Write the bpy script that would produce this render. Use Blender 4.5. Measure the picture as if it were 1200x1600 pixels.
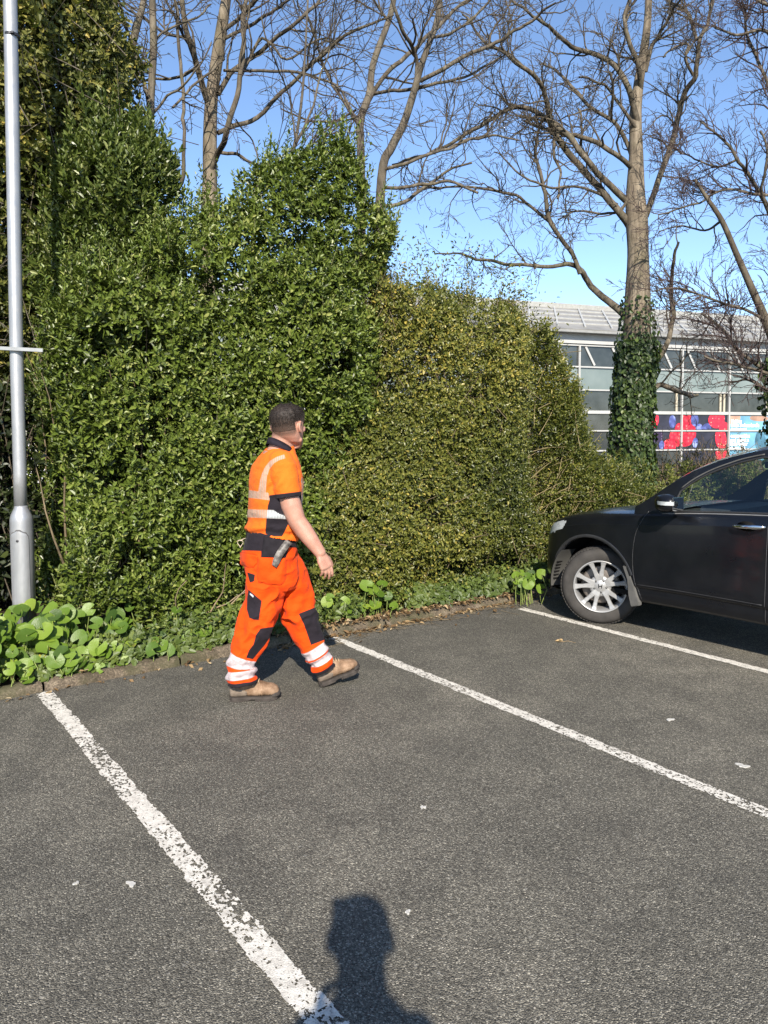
import bpy, bmesh, math, random
import numpy as np
from mathutils import Vector

for _o in list(bpy.data.objects):
    bpy.data.objects.remove(_o)
SC = bpy.context.scene
COL = SC.collection
rng = np.random.default_rng(7)
random.seed(7)

# ------------------------------------------------------------------ camera
F_PX, PX0, PY0 = 1150.0, 600.0, 720.0          # focal length and principal point in 1200x1600 pixels
PITCH, CAM_H = math.radians(2.4), 1.68
cam = bpy.data.cameras.new("camera")
cam_ob = bpy.data.objects.new("camera", cam)
COL.objects.link(cam_ob)
cam_ob.location = (0, 0, CAM_H)
cam_ob.rotation_euler = (math.pi / 2 - PITCH, 0, 0)
cam.sensor_fit = 'VERTICAL'
cam.sensor_height = 36.0
cam.lens = F_PX / 1600 * 36.0
cam.shift_y = -80.0 / 1600.0
cam.clip_start = 0.03
cam.clip_end = 3000
SC.camera = cam_ob

# ------------------------------------------------------------------ sky and sun
SUN_EL = math.radians(33)
SUN_T = Vector((-0.055 * math.cos(SUN_EL), math.cos(SUN_EL), -math.sin(SUN_EL))).normalized()  # way the light travels
world = bpy.data.worlds.new("World")
SC.world = world
world.use_nodes = True
wn = world.node_tree
wn.nodes.clear()
sky = wn.nodes.new("ShaderNodeTexSky")
sky.sky_type = 'NISHITA'
sky.sun_disc = False
sky.sun_elevation = SUN_EL
sky.sun_rotation = math.radians(177)
sky.air_density = 0.8
sky.dust_density = 0.25
sky.ozone_density = 2.9
bg = wn.nodes.new("ShaderNodeBackground")
bg.inputs[1].default_value = 0.126
wo = wn.nodes.new("ShaderNodeOutputWorld")
wn.links.new(sky.outputs[0], bg.inputs[0])
wn.links.new(bg.outputs[0], wo.inputs[0])

sun_d = bpy.data.lights.new("sun", 'SUN')
sun_d.energy = 4.7
sun_d.angle = math.radians(0.55)
sun_d.color = (1.0, 0.915, 0.79)
sun_ob = bpy.data.objects.new("sun", sun_d)
COL.objects.link(sun_ob)
sun_ob.rotation_euler = SUN_T.to_track_quat('-Z', 'Y').to_euler()

SC.view_settings.view_transform = 'Standard'
SC.view_settings.look = 'None'
SC.view_settings.gamma = 1.0
SC.view_settings.use_curve_mapping = False
SC.view_settings.exposure = 1.0
SC.cycles.max_bounces = 8
SC.cycles.diffuse_bounces = 4
SC.cycles.glossy_bounces = 4
SC.cycles.transmission_bounces = 6
SC.cycles.transparent_max_bounces = 12
SC.cycles.sample_clamp_indirect = 6.0

# ------------------------------------------------------------------ where things stand
def ray(x, y):
    xc, yc = (x - PX0) / F_PX, -(y - PY0) / F_PX
    return np.array([xc, math.cos(PITCH) + yc * math.sin(PITCH), -math.sin(PITCH) + yc * math.cos(PITCH)])
EYE = np.array([0, 0, CAM_H])
def at(x, y, d):
    r = ray(x, y)
    return EYE + r * (d / r[1])
def gnd(x, y, z=0.0):
    r = ray(x, y)
    return EYE + r * ((z - CAM_H) / r[2])
def survey(P):
    """positions in the photograph's survey coordinates, used to lay out patterns sewn on clothing"""
    P = np.asarray(P, float) - EYE
    f = P[:, 1] * math.cos(PITCH) - P[:, 2] * math.sin(PITCH)
    u = P[:, 1] * math.sin(PITCH) + P[:, 2] * math.cos(PITCH)
    return np.stack([PX0 + F_PX * P[:, 0] / f, PY0 - F_PX * u / f], 1)

KA = gnd(70, 1083)                                # where the first bay line meets the kerb
KD = np.array([0.8145, 0.580, 0]); KD /= np.linalg.norm(KD)     # along the kerb
KN = np.array([-KD[1], KD[0], 0])                 # from the kerb into the planting bed
LD = np.array([0.607, -0.795, 0]); LD /= np.linalg.norm(LD)     # along the bay lines, away from the kerb
UP = np.array([0, 0, 1.0])

# ------------------------------------------------------------------ numpy helpers
def unit(v):
    v = np.asarray(v, float)
    return v / np.maximum(np.linalg.norm(v, axis=-1, keepdims=True), 1e-9)

def _hash(i, j, k, seed):
    n = (i * 374761393 + j * 668265263 + k * 2147483647 + seed * 974634777) & 0xFFFFFFFF
    n = ((n ^ (n >> 13)) * 1274126177) & 0xFFFFFFFF
    n = n ^ (n >> 16)
    return (n & 0xFFFF) / 65535.0

def vnoise(P, seed=0):
    """value noise 0..1 on points (N,3)"""
    P = np.asarray(P, float)
    i = np.floor(P).astype(np.int64)
    f = P - i
    f = f * f * (3 - 2 * f)
    out = 0
    for dx in (0, 1):
        wx = f[:, 0] if dx else 1 - f[:, 0]
        for dy in (0, 1):
            wy = f[:, 1] if dy else 1 - f[:, 1]
            for dz in (0, 1):
                wz = f[:, 2] if dz else 1 - f[:, 2]
                out = out + wx * wy * wz * _hash(i[:, 0] + dx, i[:, 1] + dy, i[:, 2] + dz, seed)
    return out

def fbm(P, seed=0, octaves=3):
    P = np.asarray(P, float)
    s, a, t = 0, 1.0, 0
    for o in range(octaves):
        s = s + a * vnoise(P * (2 ** o) + 17.3 * o, seed + o)
        t += a
        a *= 0.5
    return s / t

def poly_sd(pts, poly):
    """signed distance to a closed polygon, positive inside; pts (N,2)"""
    pts = np.asarray(pts, float)
    poly = np.asarray(poly, float)
    n = len(poly)
    d2 = np.full(len(pts), 1e18)
    inside = np.zeros(len(pts), bool)
    for a in range(n):
        p, q = poly[a], poly[(a + 1) % n]
        e = q - p
        w = pts - p
        t = np.clip((w @ e) / max(e @ e, 1e-12), 0, 1)
        dd = w - t[:, None] * e
        d2 = np.minimum(d2, (dd * dd).sum(1))
        c = (p[1] > pts[:, 1]) != (q[1] > pts[:, 1])
        with np.errstate(divide='ignore', invalid='ignore'):
            xi = (q[0] - p[0]) * (pts[:, 1] - p[1]) / (q[1] - p[1]) + p[0]
        inside ^= c & (pts[:, 0] < xi)
    return np.where(inside, 1, -1) * np.sqrt(d2)

# ------------------------------------------------------------------ object helpers
def props(o, label=None, cat=None, group=None, kind=None):
    if label: o["label"] = label
    if cat: o["category"] = cat
    if group: o["group"] = group
    if kind: o["kind"] = kind
    return o

def thing(name, label, cat, loc=(0, 0, 0), group=None):
    o = bpy.data.objects.new(name, None)
    COL.objects.link(o)
    o.location = loc
    o.empty_display_size = 0.2
    return props(o, label, cat, group)

def link(name, me, mat=None, parent=None, smooth=None):
    o = bpy.data.objects.new(name, me)
    COL.objects.link(o)
    if mat is not None:
        for m in (mat if isinstance(mat, (list, tuple)) else [mat]):
            me.materials.append(m)
    if smooth is not None:
        me.polygons.foreach_set("use_smooth", np.full(len(me.polygons), smooth))
    if parent is not None:
        o.parent = parent
        root = parent
        off = np.zeros(3)
        while root is not None:
            off += np.array(root.location)
            root = root.parent
        o.location = Vector(-off)               # meshes are written in world coordinates
    return o

def mesh_np(name, V, loops_per_face, faces, attrs=None):
    """fast mesh from arrays; faces (M,k) all of one size"""
    me = bpy.data.meshes.new(name)
    V = np.ascontiguousarray(V, np.float32)
    Fa = np.ascontiguousarray(faces, np.int32)
    me.vertices.add(len(V))
    me.vertices.foreach_set("co", V.ravel())
    me.loops.add(Fa.size)
    me.loops.foreach_set("vertex_index", Fa.ravel())
    me.polygons.add(len(Fa))
    me.polygons.foreach_set("loop_start", np.arange(len(Fa), dtype=np.int32) * loops_per_face)
    me.polygons.foreach_set("loop_total", np.full(len(Fa), loops_per_face, np.int32))
    for k, a in (attrs or {}).items():
        at_ = me.attributes.new(k, 'FLOAT', 'POINT')
        at_.data.foreach_set("value", np.ascontiguousarray(a, np.float32))
    me.update(calc_edges=True)
    return me

class MB:
    """collects polygons into one mesh"""
    def __init__(s):
        s.v, s.f = [], []
    def add(s, V, Fs):
        b = len(s.v)
        s.v += [tuple(map(float, p)) for p in V]
        s.f += [tuple(int(i) + b for i in f) for f in Fs]
    def box(s, c, ax, ay, az, hx, hy, hz):
        c, ax, ay, az = (np.asarray(q, float) for q in (c, ax, ay, az))
        V = [c + sx * hx * ax + sy * hy * ay + sz * hz * az for sz in (-1, 1) for sy in (-1, 1) for sx in (-1, 1)]
        s.add(V, [(0, 2, 3, 1), (4, 5, 7, 6), (0, 1, 5, 4), (2, 6, 7, 3), (0, 4, 6, 2), (1, 3, 7, 5)])
    def prism(s, poly, o, ax, ay, depth):
        """polygon in the plane (ax, ay) at o, pushed along the vector depth"""
        o, ax, ay, depth = (np.asarray(q, float) for q in (o, ax, ay, depth))
        n = len(poly)
        V = [o + x * ax + y * ay for x, y in poly] + [o + x * ax + y * ay + depth for x, y in poly]
        s.add(V, [tuple(range(n))[::-1], tuple(range(n, 2 * n))] + [(i, (i + 1) % n, n + (i + 1) % n, n + i) for i in range(n)])
    def loft(s, rings, cap=True, closed=True):
        n = len(rings[0])
        V = [p for r in rings for p in r]
        Fs = []
        for a in range(len(rings) - 1):
            for i in range(n if closed else n - 1):
                j = (i + 1) % n
                Fs.append((a * n + i, a * n + j, (a + 1) * n + j, (a + 1) * n + i))
        if cap:
            Fs.append(tuple(range(n))[::-1])
            Fs.append(tuple(range((len(rings) - 1) * n, len(rings) * n)))
        s.add(V, Fs)
    def tube(s, pts, r, sides=8, cap=True):
        V, Fs = tube_arrays([(np.asarray(pts, float), np.broadcast_to(np.asarray(r, float), (len(pts),)))], sides)
        s.add(V, Fs)
        if cap:
            b = len(s.v) - len(V)
            s.f.append(tuple(range(b, b + sides))[::-1])
            s.f.append(tuple(range(b + len(V) - sides, b + len(V))))
    def lathe(s, prof, o, axis, ref, seg=48, close=False):
        """profile (radius, height) turned about axis"""
        o = np.asarray(o, float); axis = unit(axis)
        u = unit(np.cross(axis, ref)); w = np.cross(axis, u)
        rings = []
        for k in range(seg):
            a = 2 * math.pi * k / seg
            d = math.cos(a) * u + math.sin(a) * w
            rings.append([o + r * d + h * axis for r, h in prof])
        m = len(prof)
        V = [p for r in rings for p in r]
        Fs = []
        for k in range(seg):
            l = (k + 1) % seg
            for i in range(m if close else m - 1):
                j = (i + 1) % m
                Fs.append((k * m + i, l * m + i, l * m + j, k * m + j))
        s.add(V, Fs)
    def mesh(s, name):
        me = bpy.data.meshes.new(name)
        me.from_pydata(s.v, [], s.f)
        me.update()
        return me
    def build(s, name, mat, parent=None, smooth=False, bevel=0.0, seg=2, fix=True):
        me = s.mesh(name)
        if fix or bevel:
            bm = bmesh.new(); bm.from_mesh(me)
            if fix:
                bmesh.ops.recalc_face_normals(bm, faces=bm.faces)
            if bevel:
                ed = [e for e in bm.edges if len(e.link_faces) == 2 and e.calc_face_angle(0) > 0.5]
                bmesh.ops.bevel(bm, geom=ed, offset=bevel, segments=seg, affect='EDGES', clamp_overlap=True)
            bm.to_mesh(me); bm.free()
        return link(name, me, mat, parent, smooth)

def tube_arrays(lines, sides):
    """[(pts (n,3), radii (n,))] -> vertices, quad faces"""
    Vs, Fs, b = [], [], 0
    ang = np.arange(sides) * 2 * math.pi / sides
    ca, sa = np.cos(ang), np.sin(ang)
    for P, R in lines:
        n = len(P)
        T = np.empty_like(P)
        T[1:-1] = P[2:] - P[:-2]
        T[0] = P[1] - P[0]
        T[-1] = P[-1] - P[-2]
        T = unit(T)
        m = unit(T.mean(0))
        ref = np.array([0.0, 0, 1]) if abs(m[2]) < 0.8 else np.array([1.0, 0, 0])
        U = unit(np.cross(T, ref))
        W = np.cross(T, U)
        ring = P[:, None, :] + R[:, None, None] * (ca[None, :, None] * U[:, None, :] + sa[None, :, None] * W[:, None, :])
        Vs.append(ring.reshape(-1, 3))
        i = np.arange(n - 1)[:, None] * sides + np.arange(sides)[None, :]
        j = np.arange(n - 1)[:, None] * sides + (np.arange(sides)[None, :] + 1) % sides
        Fs.append(np.stack([i, j, j + sides, i + sides], -1).reshape(-1, 4) + b)
        b += n * sides
    return np.concatenate(Vs), np.concatenate(Fs)

def tubes_obj(name, lines, sides, mat, parent=None, smooth=True):
    V, Fa = tube_arrays(lines, sides)
    return link(name, mesh_np(name, V, 4, Fa), mat, parent, smooth)

def smooth_path(pts, n):
    """Catmull-Rom through pts (m,k), n samples"""
    P = np.asarray(pts, float)
    m = len(P)
    Q = np.vstack([2 * P[0] - P[1], P, 2 * P[-1] - P[-2]])
    t = np.linspace(0, m - 1, n)
    i = np.minimum(t.astype(int), m - 2)
    f = (t - i)[:, None]
    a, b, c, d = Q[i], Q[i + 1], Q[i + 2], Q[i + 3]
    return 0.5 * (2 * b + (c - a) * f + (2 * a - 5 * b + 4 * c - d) * f ** 2 + (3 * b - a - 3 * c + d) * f ** 3)

# ------------------------------------------------------------------ material helpers
class NT:
    def __init__(s, name):
        s.m = bpy.data.materials.new(name)
        s.m.use_nodes = True
        s.t = s.m.node_tree
        s.t.nodes.clear()
        s.out = s.n("ShaderNodeOutputMaterial")
    def n(s, typ, **kw):
        nd = s.t.nodes.new(typ)
        for k, v in kw.items():
            setattr(nd, k, v)
        return nd
    def l(s, a, b):
        s.t.links.new(a, b)
    def val(s, node, **kw):
        for k, v in kw.items():
            node.inputs[k.replace('_', ' ')].default_value = v
        return node
    def coord(s, scale=1.0, kind='Object', vec=None):
        tc = s.n("ShaderNodeTexCoord")
        mp = s.n("ShaderNodeMapping")
        mp.inputs['Scale'].default_value = vec or (scale, scale, scale)
        s.l(tc.outputs[kind], mp.inputs[0])
        return mp.outputs[0]
    def noise(s, vec, scale, detail=3, rough=0.55, dist=0.0):
        nd = s.n("ShaderNodeTexNoise")
        s.val(nd, Scale=scale, Detail=detail, Roughness=rough, Distortion=dist)
        s.l(vec, nd.inputs['Vector'])
        return nd.outputs[0]
    def voro(s, vec, scale, feature='F1', out=0, rand=1.0):
        nd = s.n("ShaderNodeTexVoronoi", feature=feature)
        s.val(nd, Scale=scale, Randomness=rand)
        s.l(vec, nd.inputs['Vector'])
        return nd.outputs[out]
    def ramp(s, fac, stops, interp='LINEAR'):
        nd = s.n("ShaderNodeValToRGB")
        cr = nd.color_ramp
        cr.interpolation = interp
        while len(cr.elements) > 1:
            cr.elements.remove(cr.elements[-1])
        for k, (p, c) in enumerate(stops):
            e = cr.elements[0] if k == 0 else cr.elements.new(p)
            e.position = p
            c = (c, c, c) if isinstance(c, (int, float)) else c
            e.color = (*c[:3], 1)
        s.l(fac, nd.inputs[0])
        return nd.outputs[0]
    def mix(s, fac, a, b, mode='MIX'):
        nd = s.n("ShaderNodeMix", data_type='RGBA', blend_type=mode)
        for sock, v in ((nd.inputs[0], fac), (nd.inputs[6], a), (nd.inputs[7], b)):
            if hasattr(v, 'links'):
                s.l(v, sock)
            elif isinstance(v, (int, float)):
                sock.default_value = v if sock.type == 'VALUE' else (v, v, v, 1)
            else:
                sock.default_value = (*v[:3], 1)
        return nd.outputs[2]
    def math(s, op, a, b=0.0, clamp=False):
        nd = s.n("ShaderNodeMath", operation=op, use_clamp=clamp)
        for sock, v in ((nd.inputs[0], a), (nd.inputs[1], b)):
            if hasattr(v, 'links'): s.l(v, sock)
            else: sock.default_value = v
        return nd.outputs[0]
    def attr(s, name):
        return s.n("ShaderNodeAttribute", attribute_name=name).outputs['Fac']
    def bump(s, h, strength=0.3, dist=0.01, normal=None):
        nd = s.n("ShaderNodeBump")
        s.val(nd, Strength=strength, Distance=dist)
        s.l(h, nd.inputs['Height'])
        if normal is not None: s.l(normal, nd.inputs['Normal'])
        return nd.outputs[0]
    def bsdf(s, color, rough=0.6, spec=0.5, metal=0.0, normal=None, **kw):
        b = s.n("ShaderNodeBsdfPrincipled")
        for nm, v in (('Base Color', color), ('Roughness', rough), ('Specular IOR Level', spec), ('Metallic', metal)):
            sock = b.inputs[nm]
            if hasattr(v, 'links'): s.l(v, sock)
            elif nm == 'Base Color': sock.default_value = (*v[:3], 1)
            else: sock.default_value = v
        if normal is not None: s.l(normal, b.inputs['Normal'])
        for k, v in kw.items():
            b.inputs[k.replace('_', ' ')].default_value = v
        return b.outputs[0]
    def done(s, shader):
        s.l(shader, s.out.inputs[0])
        return s.m

def simple(name, color, rough=0.6, spec=0.5, metal=0.0, var=0.15, scale=8.0, bump=0.0, bscale=60.0, bdist=0.004, **kw):
    """a plain material with some mottling and fine relief"""
    t = NT(name)
    c = t.coord()
    n1 = t.noise(c, scale, 4)
    lo = tuple(max(0, q * (1 - var)) for q in color)
    hi = tuple(min(1, q * (1 + var)) for q in color)
    colr = t.ramp(n1, [(0.3, lo), (0.7, hi)])
    nm = t.bump(t.noise(c, bscale, 3), bump, bdist) if bump else None
    return t.done(t.bsdf(colr, rough, spec, metal, nm, **kw))

def leaf_material(name, stops, rough=0.4, spec=0.5, trans=0.25, tcol=(0.12, 0.2, 0.02)):
    t = NT(name)
    col = t.ramp(t.attr("tint"), stops)
    sh = t.bsdf(col, rough, spec)
    tr = t.n("ShaderNodeBsdfTranslucent")
    t.l(t.mix(0.6, col, tcol), tr.inputs[0])
    mx = t.n("ShaderNodeMixShader")
    mx.inputs[0].default_value = trans
    t.l(sh, mx.inputs[1]); t.l(tr.outputs[0], mx.inputs[2])
    return t.done(mx.outputs[0])
# ================================================================== setting: ground, bed, kerb, bay lines
def asphalt_material():
    t = NT("asphalt")
    c = t.coord()
    big = t.noise(c, 0.62, 5, 0.62)
    mid = t.noise(c, 3.0, 4, 0.6)
    base = t.mix(t.ramp(big, [(0.35, 0.0), (0.68, 1.0)]), (0.106, 0.099, 0.080), (0.164, 0.151, 0.121))
    base = t.mix(t.ramp(mid, [(0.38, 0.0), (0.66, 0.8)]), base, (0.088, 0.082, 0.067))
    # stone chips: each cell its own grey, some pale
    cell = t.n("ShaderNodeTexVoronoi"); t.val(cell, Scale=205.0); t.l(c, cell.inputs['Vector'])
    sep = t.n("ShaderNodeSeparateColor"); t.l(cell.outputs['Color'], sep.inputs[0])
    chip = t.ramp(sep.outputs[0], [(0.0, 0.32), (0.3, 0.75), (0.6, 1.0), (0.8, 1.35), (0.92, 2.0), (1.0, 3.0)])
    col = t.mix(1.0, base, chip, 'MULTIPLY')
    cell2 = t.n("ShaderNodeTexVoronoi"); t.val(cell2, Scale=62.0); t.l(c, cell2.inputs['Vector'])
    sep2 = t.n("ShaderNodeSeparateColor"); t.l(cell2.outputs['Color'], sep2.inputs[0])
    pale = t.math('MULTIPLY', t.ramp(sep2.outputs[1], [(0.955, 0.0), (0.97, 1.0)]), t.ramp(cell2.outputs['Distance'], [(0.25, 1.0), (0.42, 0.0)]))
    col = t.mix(t.math('MULTIPLY', pale, 0.6), col, (0.30, 0.285, 0.25))
    # greasy darker strip along the kerb where leaves rot and wash
    geo = t.n("ShaderNodeNewGeometry")
    dot = t.n("ShaderNodeVectorMath", operation='DOT_PRODUCT')
    sub = t.n("ShaderNodeVectorMath", operation='SUBTRACT')
    t.l(geo.outputs['Position'], sub.inputs[0]); sub.inputs[1].default_value = tuple(KA)
    t.l(sub.outputs[0], dot.inputs[0]); dot.inputs[1].default_value = tuple(-KN)
    d = t.math('ADD', dot.outputs['Value'], t.math('MULTIPLY', t.math('SUBTRACT', big, 0.5), 1.6))
    dirt = t.ramp(t.math('MULTIPLY', d, 0.5), [(0.0, 0.62), (0.3, 0.42), (0.75, 0.0)])
    col = t.mix(dirt, col, t.mix(0.55, (0.036, 0.034, 0.031), col))
    stain = t.ramp(t.noise(t.coord(vec=(1.1, 1.1, 1)), 1.0, 6, 0.7, 1.2), [(0.58, 0.0), (0.70, 0.5)])
    col = t.mix(stain, col, t.mix(0.5, (0.052, 0.049, 0.043), col))
    drip = t.ramp(t.noise(c, 5.5, 2, 0.5), [(0.73, 0.0), (0.78, 0.55)])
    col = t.mix(drip, col, (0.045, 0.043, 0.040))
    h = t.math('ADD', t.math('MULTIPLY', cell.outputs['Distance'], -1.0), t.math('MULTIPLY', t.noise(c, 320, 2), 0.5))
    nm = t.bump(h, 0.9, 0.006)
    return t.done(t.bsdf(col, 0.86, 0.35, 0, nm))
M_ASPHALT = asphalt_material()

def sheet(name, pts, mat, z, kind='structure'):
    mb = MB(); mb.add([(p[0], p[1], z) for p in pts], [tuple(range(len(pts)))])
    o = mb.build(name, mat, fix=False)
    return props(o, kind=kind)
sheet("ground", [(-700, -700), (700, -700), (700, 900), (-700, 900)], M_ASPHALT, 0.0)

M_SOIL = (lambda t: t.done(t.bsdf(t.ramp(t.noise(t.coord(), 9, 5, 0.65), [(0.3, (0.018, 0.013, 0.009)), (0.55, (0.045, 0.032, 0.020)), (0.75, (0.085, 0.062, 0.040))]), 0.95, 0.2, 0,
                                  t.bump(t.noise(t.coord(), 45, 5, 0.7), 0.9, 0.02))))(NT("soil"))
def soil_bed():
    nu, nv = 260, 70
    us = np.linspace(-5.5, 9.0, nu); vs = np.concatenate([np.linspace(0.10, 1.2, 40), np.linspace(1.3, 9.0, 30)])
    U, Vv = np.meshgrid(us, vs, indexing='ij')
    P = KA[None, None] + U[..., None] * KD + Vv[..., None] * KN
    z = 0.040 + 0.06 * np.clip((Vv - 0.1) / 0.8, 0, 1) + 0.06 * (fbm(P.reshape(-1, 3) * 3.0, 3) - 0.5).reshape(U.shape) * np.clip((Vv - 0.1) * 4, 0.1, 1)
    P[..., 2] = z
    i = np.arange(nu - 1)[:, None] * nv + np.arange(nv - 1)[None]
    Fa = np.stack([i, i + nv, i + nv + 1, i + 1], -1).reshape(-1, 4)
    props(link("soil_bed", mesh_np("soil_bed", P.reshape(-1, 3), 4, Fa), M_SOIL, None, True), kind='structure')
soil_bed()

def kerb():
    t = NT("kerb_concrete"); c = t.coord()
    col = t.ramp(t.noise(c, 6, 5, 0.65), [(0.25, (0.045, 0.034, 0.024)), (0.5, (0.105, 0.083, 0.058)), (0.75, (0.185, 0.15, 0.108))])
    vo = t.n("ShaderNodeTexVoronoi"); t.val(vo, Scale=120.0); t.l(c, vo.inputs['Vector'])
    sp = t.n("ShaderNodeSeparateColor"); t.l(vo.outputs['Color'], sp.inputs[0])
    col = t.mix(1.0, col, t.ramp(sp.outputs[0], [(0.0, 0.6), (0.6, 1.0), (1.0, 1.6)]), 'MULTIPLY')
    moss = t.ramp(t.noise(c, 2.2, 4, 0.7), [(0.46, 0.0), (0.62, 0.8)])
    col = t.mix(moss, col, (0.055, 0.055, 0.026))
    m = t.done(t.bsdf(col, 0.9, 0.25, 0, t.bump(t.noise(c, 70, 4, 0.7), 0.8, 0.008)))
    allV, allF, b = [], [], 0
    u = -5.4
    r = np.random.default_rng(3)
    while u < 8.8:
        L = 0.9
        prof = np.array([(-0.006, -0.03), (0.002, 0.030), (0.012, 0.046), (0.036, 0.058), (0.07, 0.061), (0.115, 0.058), (0.125, 0.045), (0.125, -0.03)])
        n = 46
        dz, dn, tl = r.normal(0, 0.006), r.normal(0, 0.006), r.normal(0, 0.006)
        us = np.linspace(u + 0.006, u + L - 0.006, n)
        us[0] += 0; pinch = np.ones(n); pinch[[0, -1]] = 0.93
        V = []
        for k in range(n):
            for (y, z) in prof:
                p = KA + us[k] * KD + (y * pinch[k] + dn + 0.03) * KN + np.array([0, 0, z * pinch[k] + dz + tl * (k / n - .5)])
                V.append(p)
        V = np.array(V)
        nz = fbm(V * 14, 5, 3) - 0.5
        V += -KN[None] * (nz * 0.045)[:, None] * (V[:, 2:3] > 0) + UP[None] * ((fbm(V * 9, 9, 3) - 0.5) * 0.030)[:, None] * (V[:, 2:3] > 0.03)
        m_ = len(prof)
        i = np.arange(n - 1)[:, None] * m_ + np.arange(m_ - 1)[None]
        Fa = np.stack([i, i + m_, i + m_ + 1, i + 1], -1).reshape(-1, 4)
        allV.append(V); allF.append(Fa + b); b += len(V)
        u += L
    props(link("kerb", mesh_np("kerb", np.concatenate(allV), 4, np.concatenate(allF)), m, None, True), kind='structure')
kerb()

def bay_line(start, length, name, wear, seed, width=0.095, cell=0.0042):
    """worn thermoplastic: a sheet of small cells, the worn-off ones missing"""
    nu, nv = int(length / cell), int(width / cell) + 4
    us = (np.arange(nu + 1)) * cell; vs = (np.arange(nv + 1) - nv / 2) * cell
    U, Vv = np.meshgrid(us, vs, indexing='ij')
    side = np.array([-LD[1], LD[0], 0])
    P = start[None, None] + U[..., None] * LD + Vv[..., None] * side
    P[..., 2] = 0.004
    jit = (vnoise(P.reshape(-1, 3) * 90, seed).reshape(U.shape) - 0.5)
    P += jit[..., None] * side * 0.004
    Uc, Vc = U[:-1, :-1] + cell / 2, Vv[:-1, :-1] + cell / 2
    C = np.stack([Uc.ravel(), Vc.ravel(), np.full(Uc.size, seed * 3.1)], 1)
    fine = fbm(C * np.array([85, 115, 1]), seed, 3)
    blot = fbm(C * np.array([2.6, 14, 1]), seed + 5, 3)
    edge = (width / 2 - np.abs(C[:, 1])) + (fbm(C * np.array([18, 18, 1]), seed + 9, 3) - 0.5) * 0.026
    keep = (edge > 0) & (fine > 0.30 + wear * (blot - 0.30) - 0.9 * np.clip(0.012 - edge, 0, 1) * 0) & (C[:, 0] > 0.02 * blot)
    keep = keep.reshape(Uc.shape)
    i = (np.arange(nu)[:, None] * (nv + 1) + np.arange(nv)[None])
    Fa = np.stack([i, i + nv + 1, i + nv + 2, i + 1], -1)[keep]
    used, inv = np.unique(Fa, return_inverse=True)
    t = bpy.data.materials.get("bay_line_paint")
    if t is None:
        q = NT("bay_line_paint"); c = q.coord()
        col = q.ramp(q.noise(c, 22, 5, 0.65), [(0.25, (0.34, 0.32, 0.28)), (0.45, (0.56, 0.53, 0.47)), (0.7, (0.70, 0.67, 0.60))])
        col = q.mix(q.ramp(q.noise(c, 160, 3, 0.7), [(0.35, 0.55), (0.5, 0.0)]), col, (0.16, 0.15, 0.135))
        t = q.done(q.bsdf(col, 0.8, 0.3, 0, q.bump(q.noise(c, 240, 3), 0.7, 0.004)))
    me = mesh_np(name, P.reshape(-1, 3)[used], 4, inv.reshape(-1, 4))
    return props(link(name, me, t), kind='structure')
B0 = gnd(519, 996); C0 = gnd(813, 951)
bay_line(KA - LD * 0.02, 5.6, "parking_line", 0.55, 11)
bay_line(B0, 5.4, "parking_line", 0.40, 23, 0.085, 0.006)
bay_line(C0, 5.2, "parking_line", 0.30, 37, 0.085, 0.006)
# ================================================================== hedges, ground plants
def leaf_arrays(pos, axis, normal, L, W, fold=0.22, droop=0.12):
    """folded oval leaves: 6 vertices, 2 quads each"""
    N = len(pos)
    axis = unit(axis)
    side = unit(np.cross(axis, normal))
    nrm = np.cross(side, axis)
    L = np.broadcast_to(L, (N,))[:, None]; W = np.broadcast_to(W, (N,))[:, None]
    V = np.empty((N, 6, 3))
    V[:, 0] = pos
    V[:, 1] = pos + axis * L * 0.32 + side * W * 0.46 + nrm * W * fold
    V[:, 2] = pos + axis * L * 0.72 + side * W * 0.38 + nrm * W * fold * 0.6 - nrm * L * droop * 0.4
    V[:, 3] = pos + axis * L - nrm * L * droop
    V[:, 4] = pos + axis * L * 0.72 - side * W * 0.38 + nrm * W * fold * 0.6 - nrm * L * droop * 0.4
    V[:, 5] = pos + axis * L * 0.32 - side * W * 0.46 + nrm * W * fold
    b = np.arange(N)[:, None] * 6
    Fa = np.concatenate([b + np.array([0, 1, 2, 3]), b + np.array([0, 3, 4, 5])])
    return V.reshape(-1, 3), Fa

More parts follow.
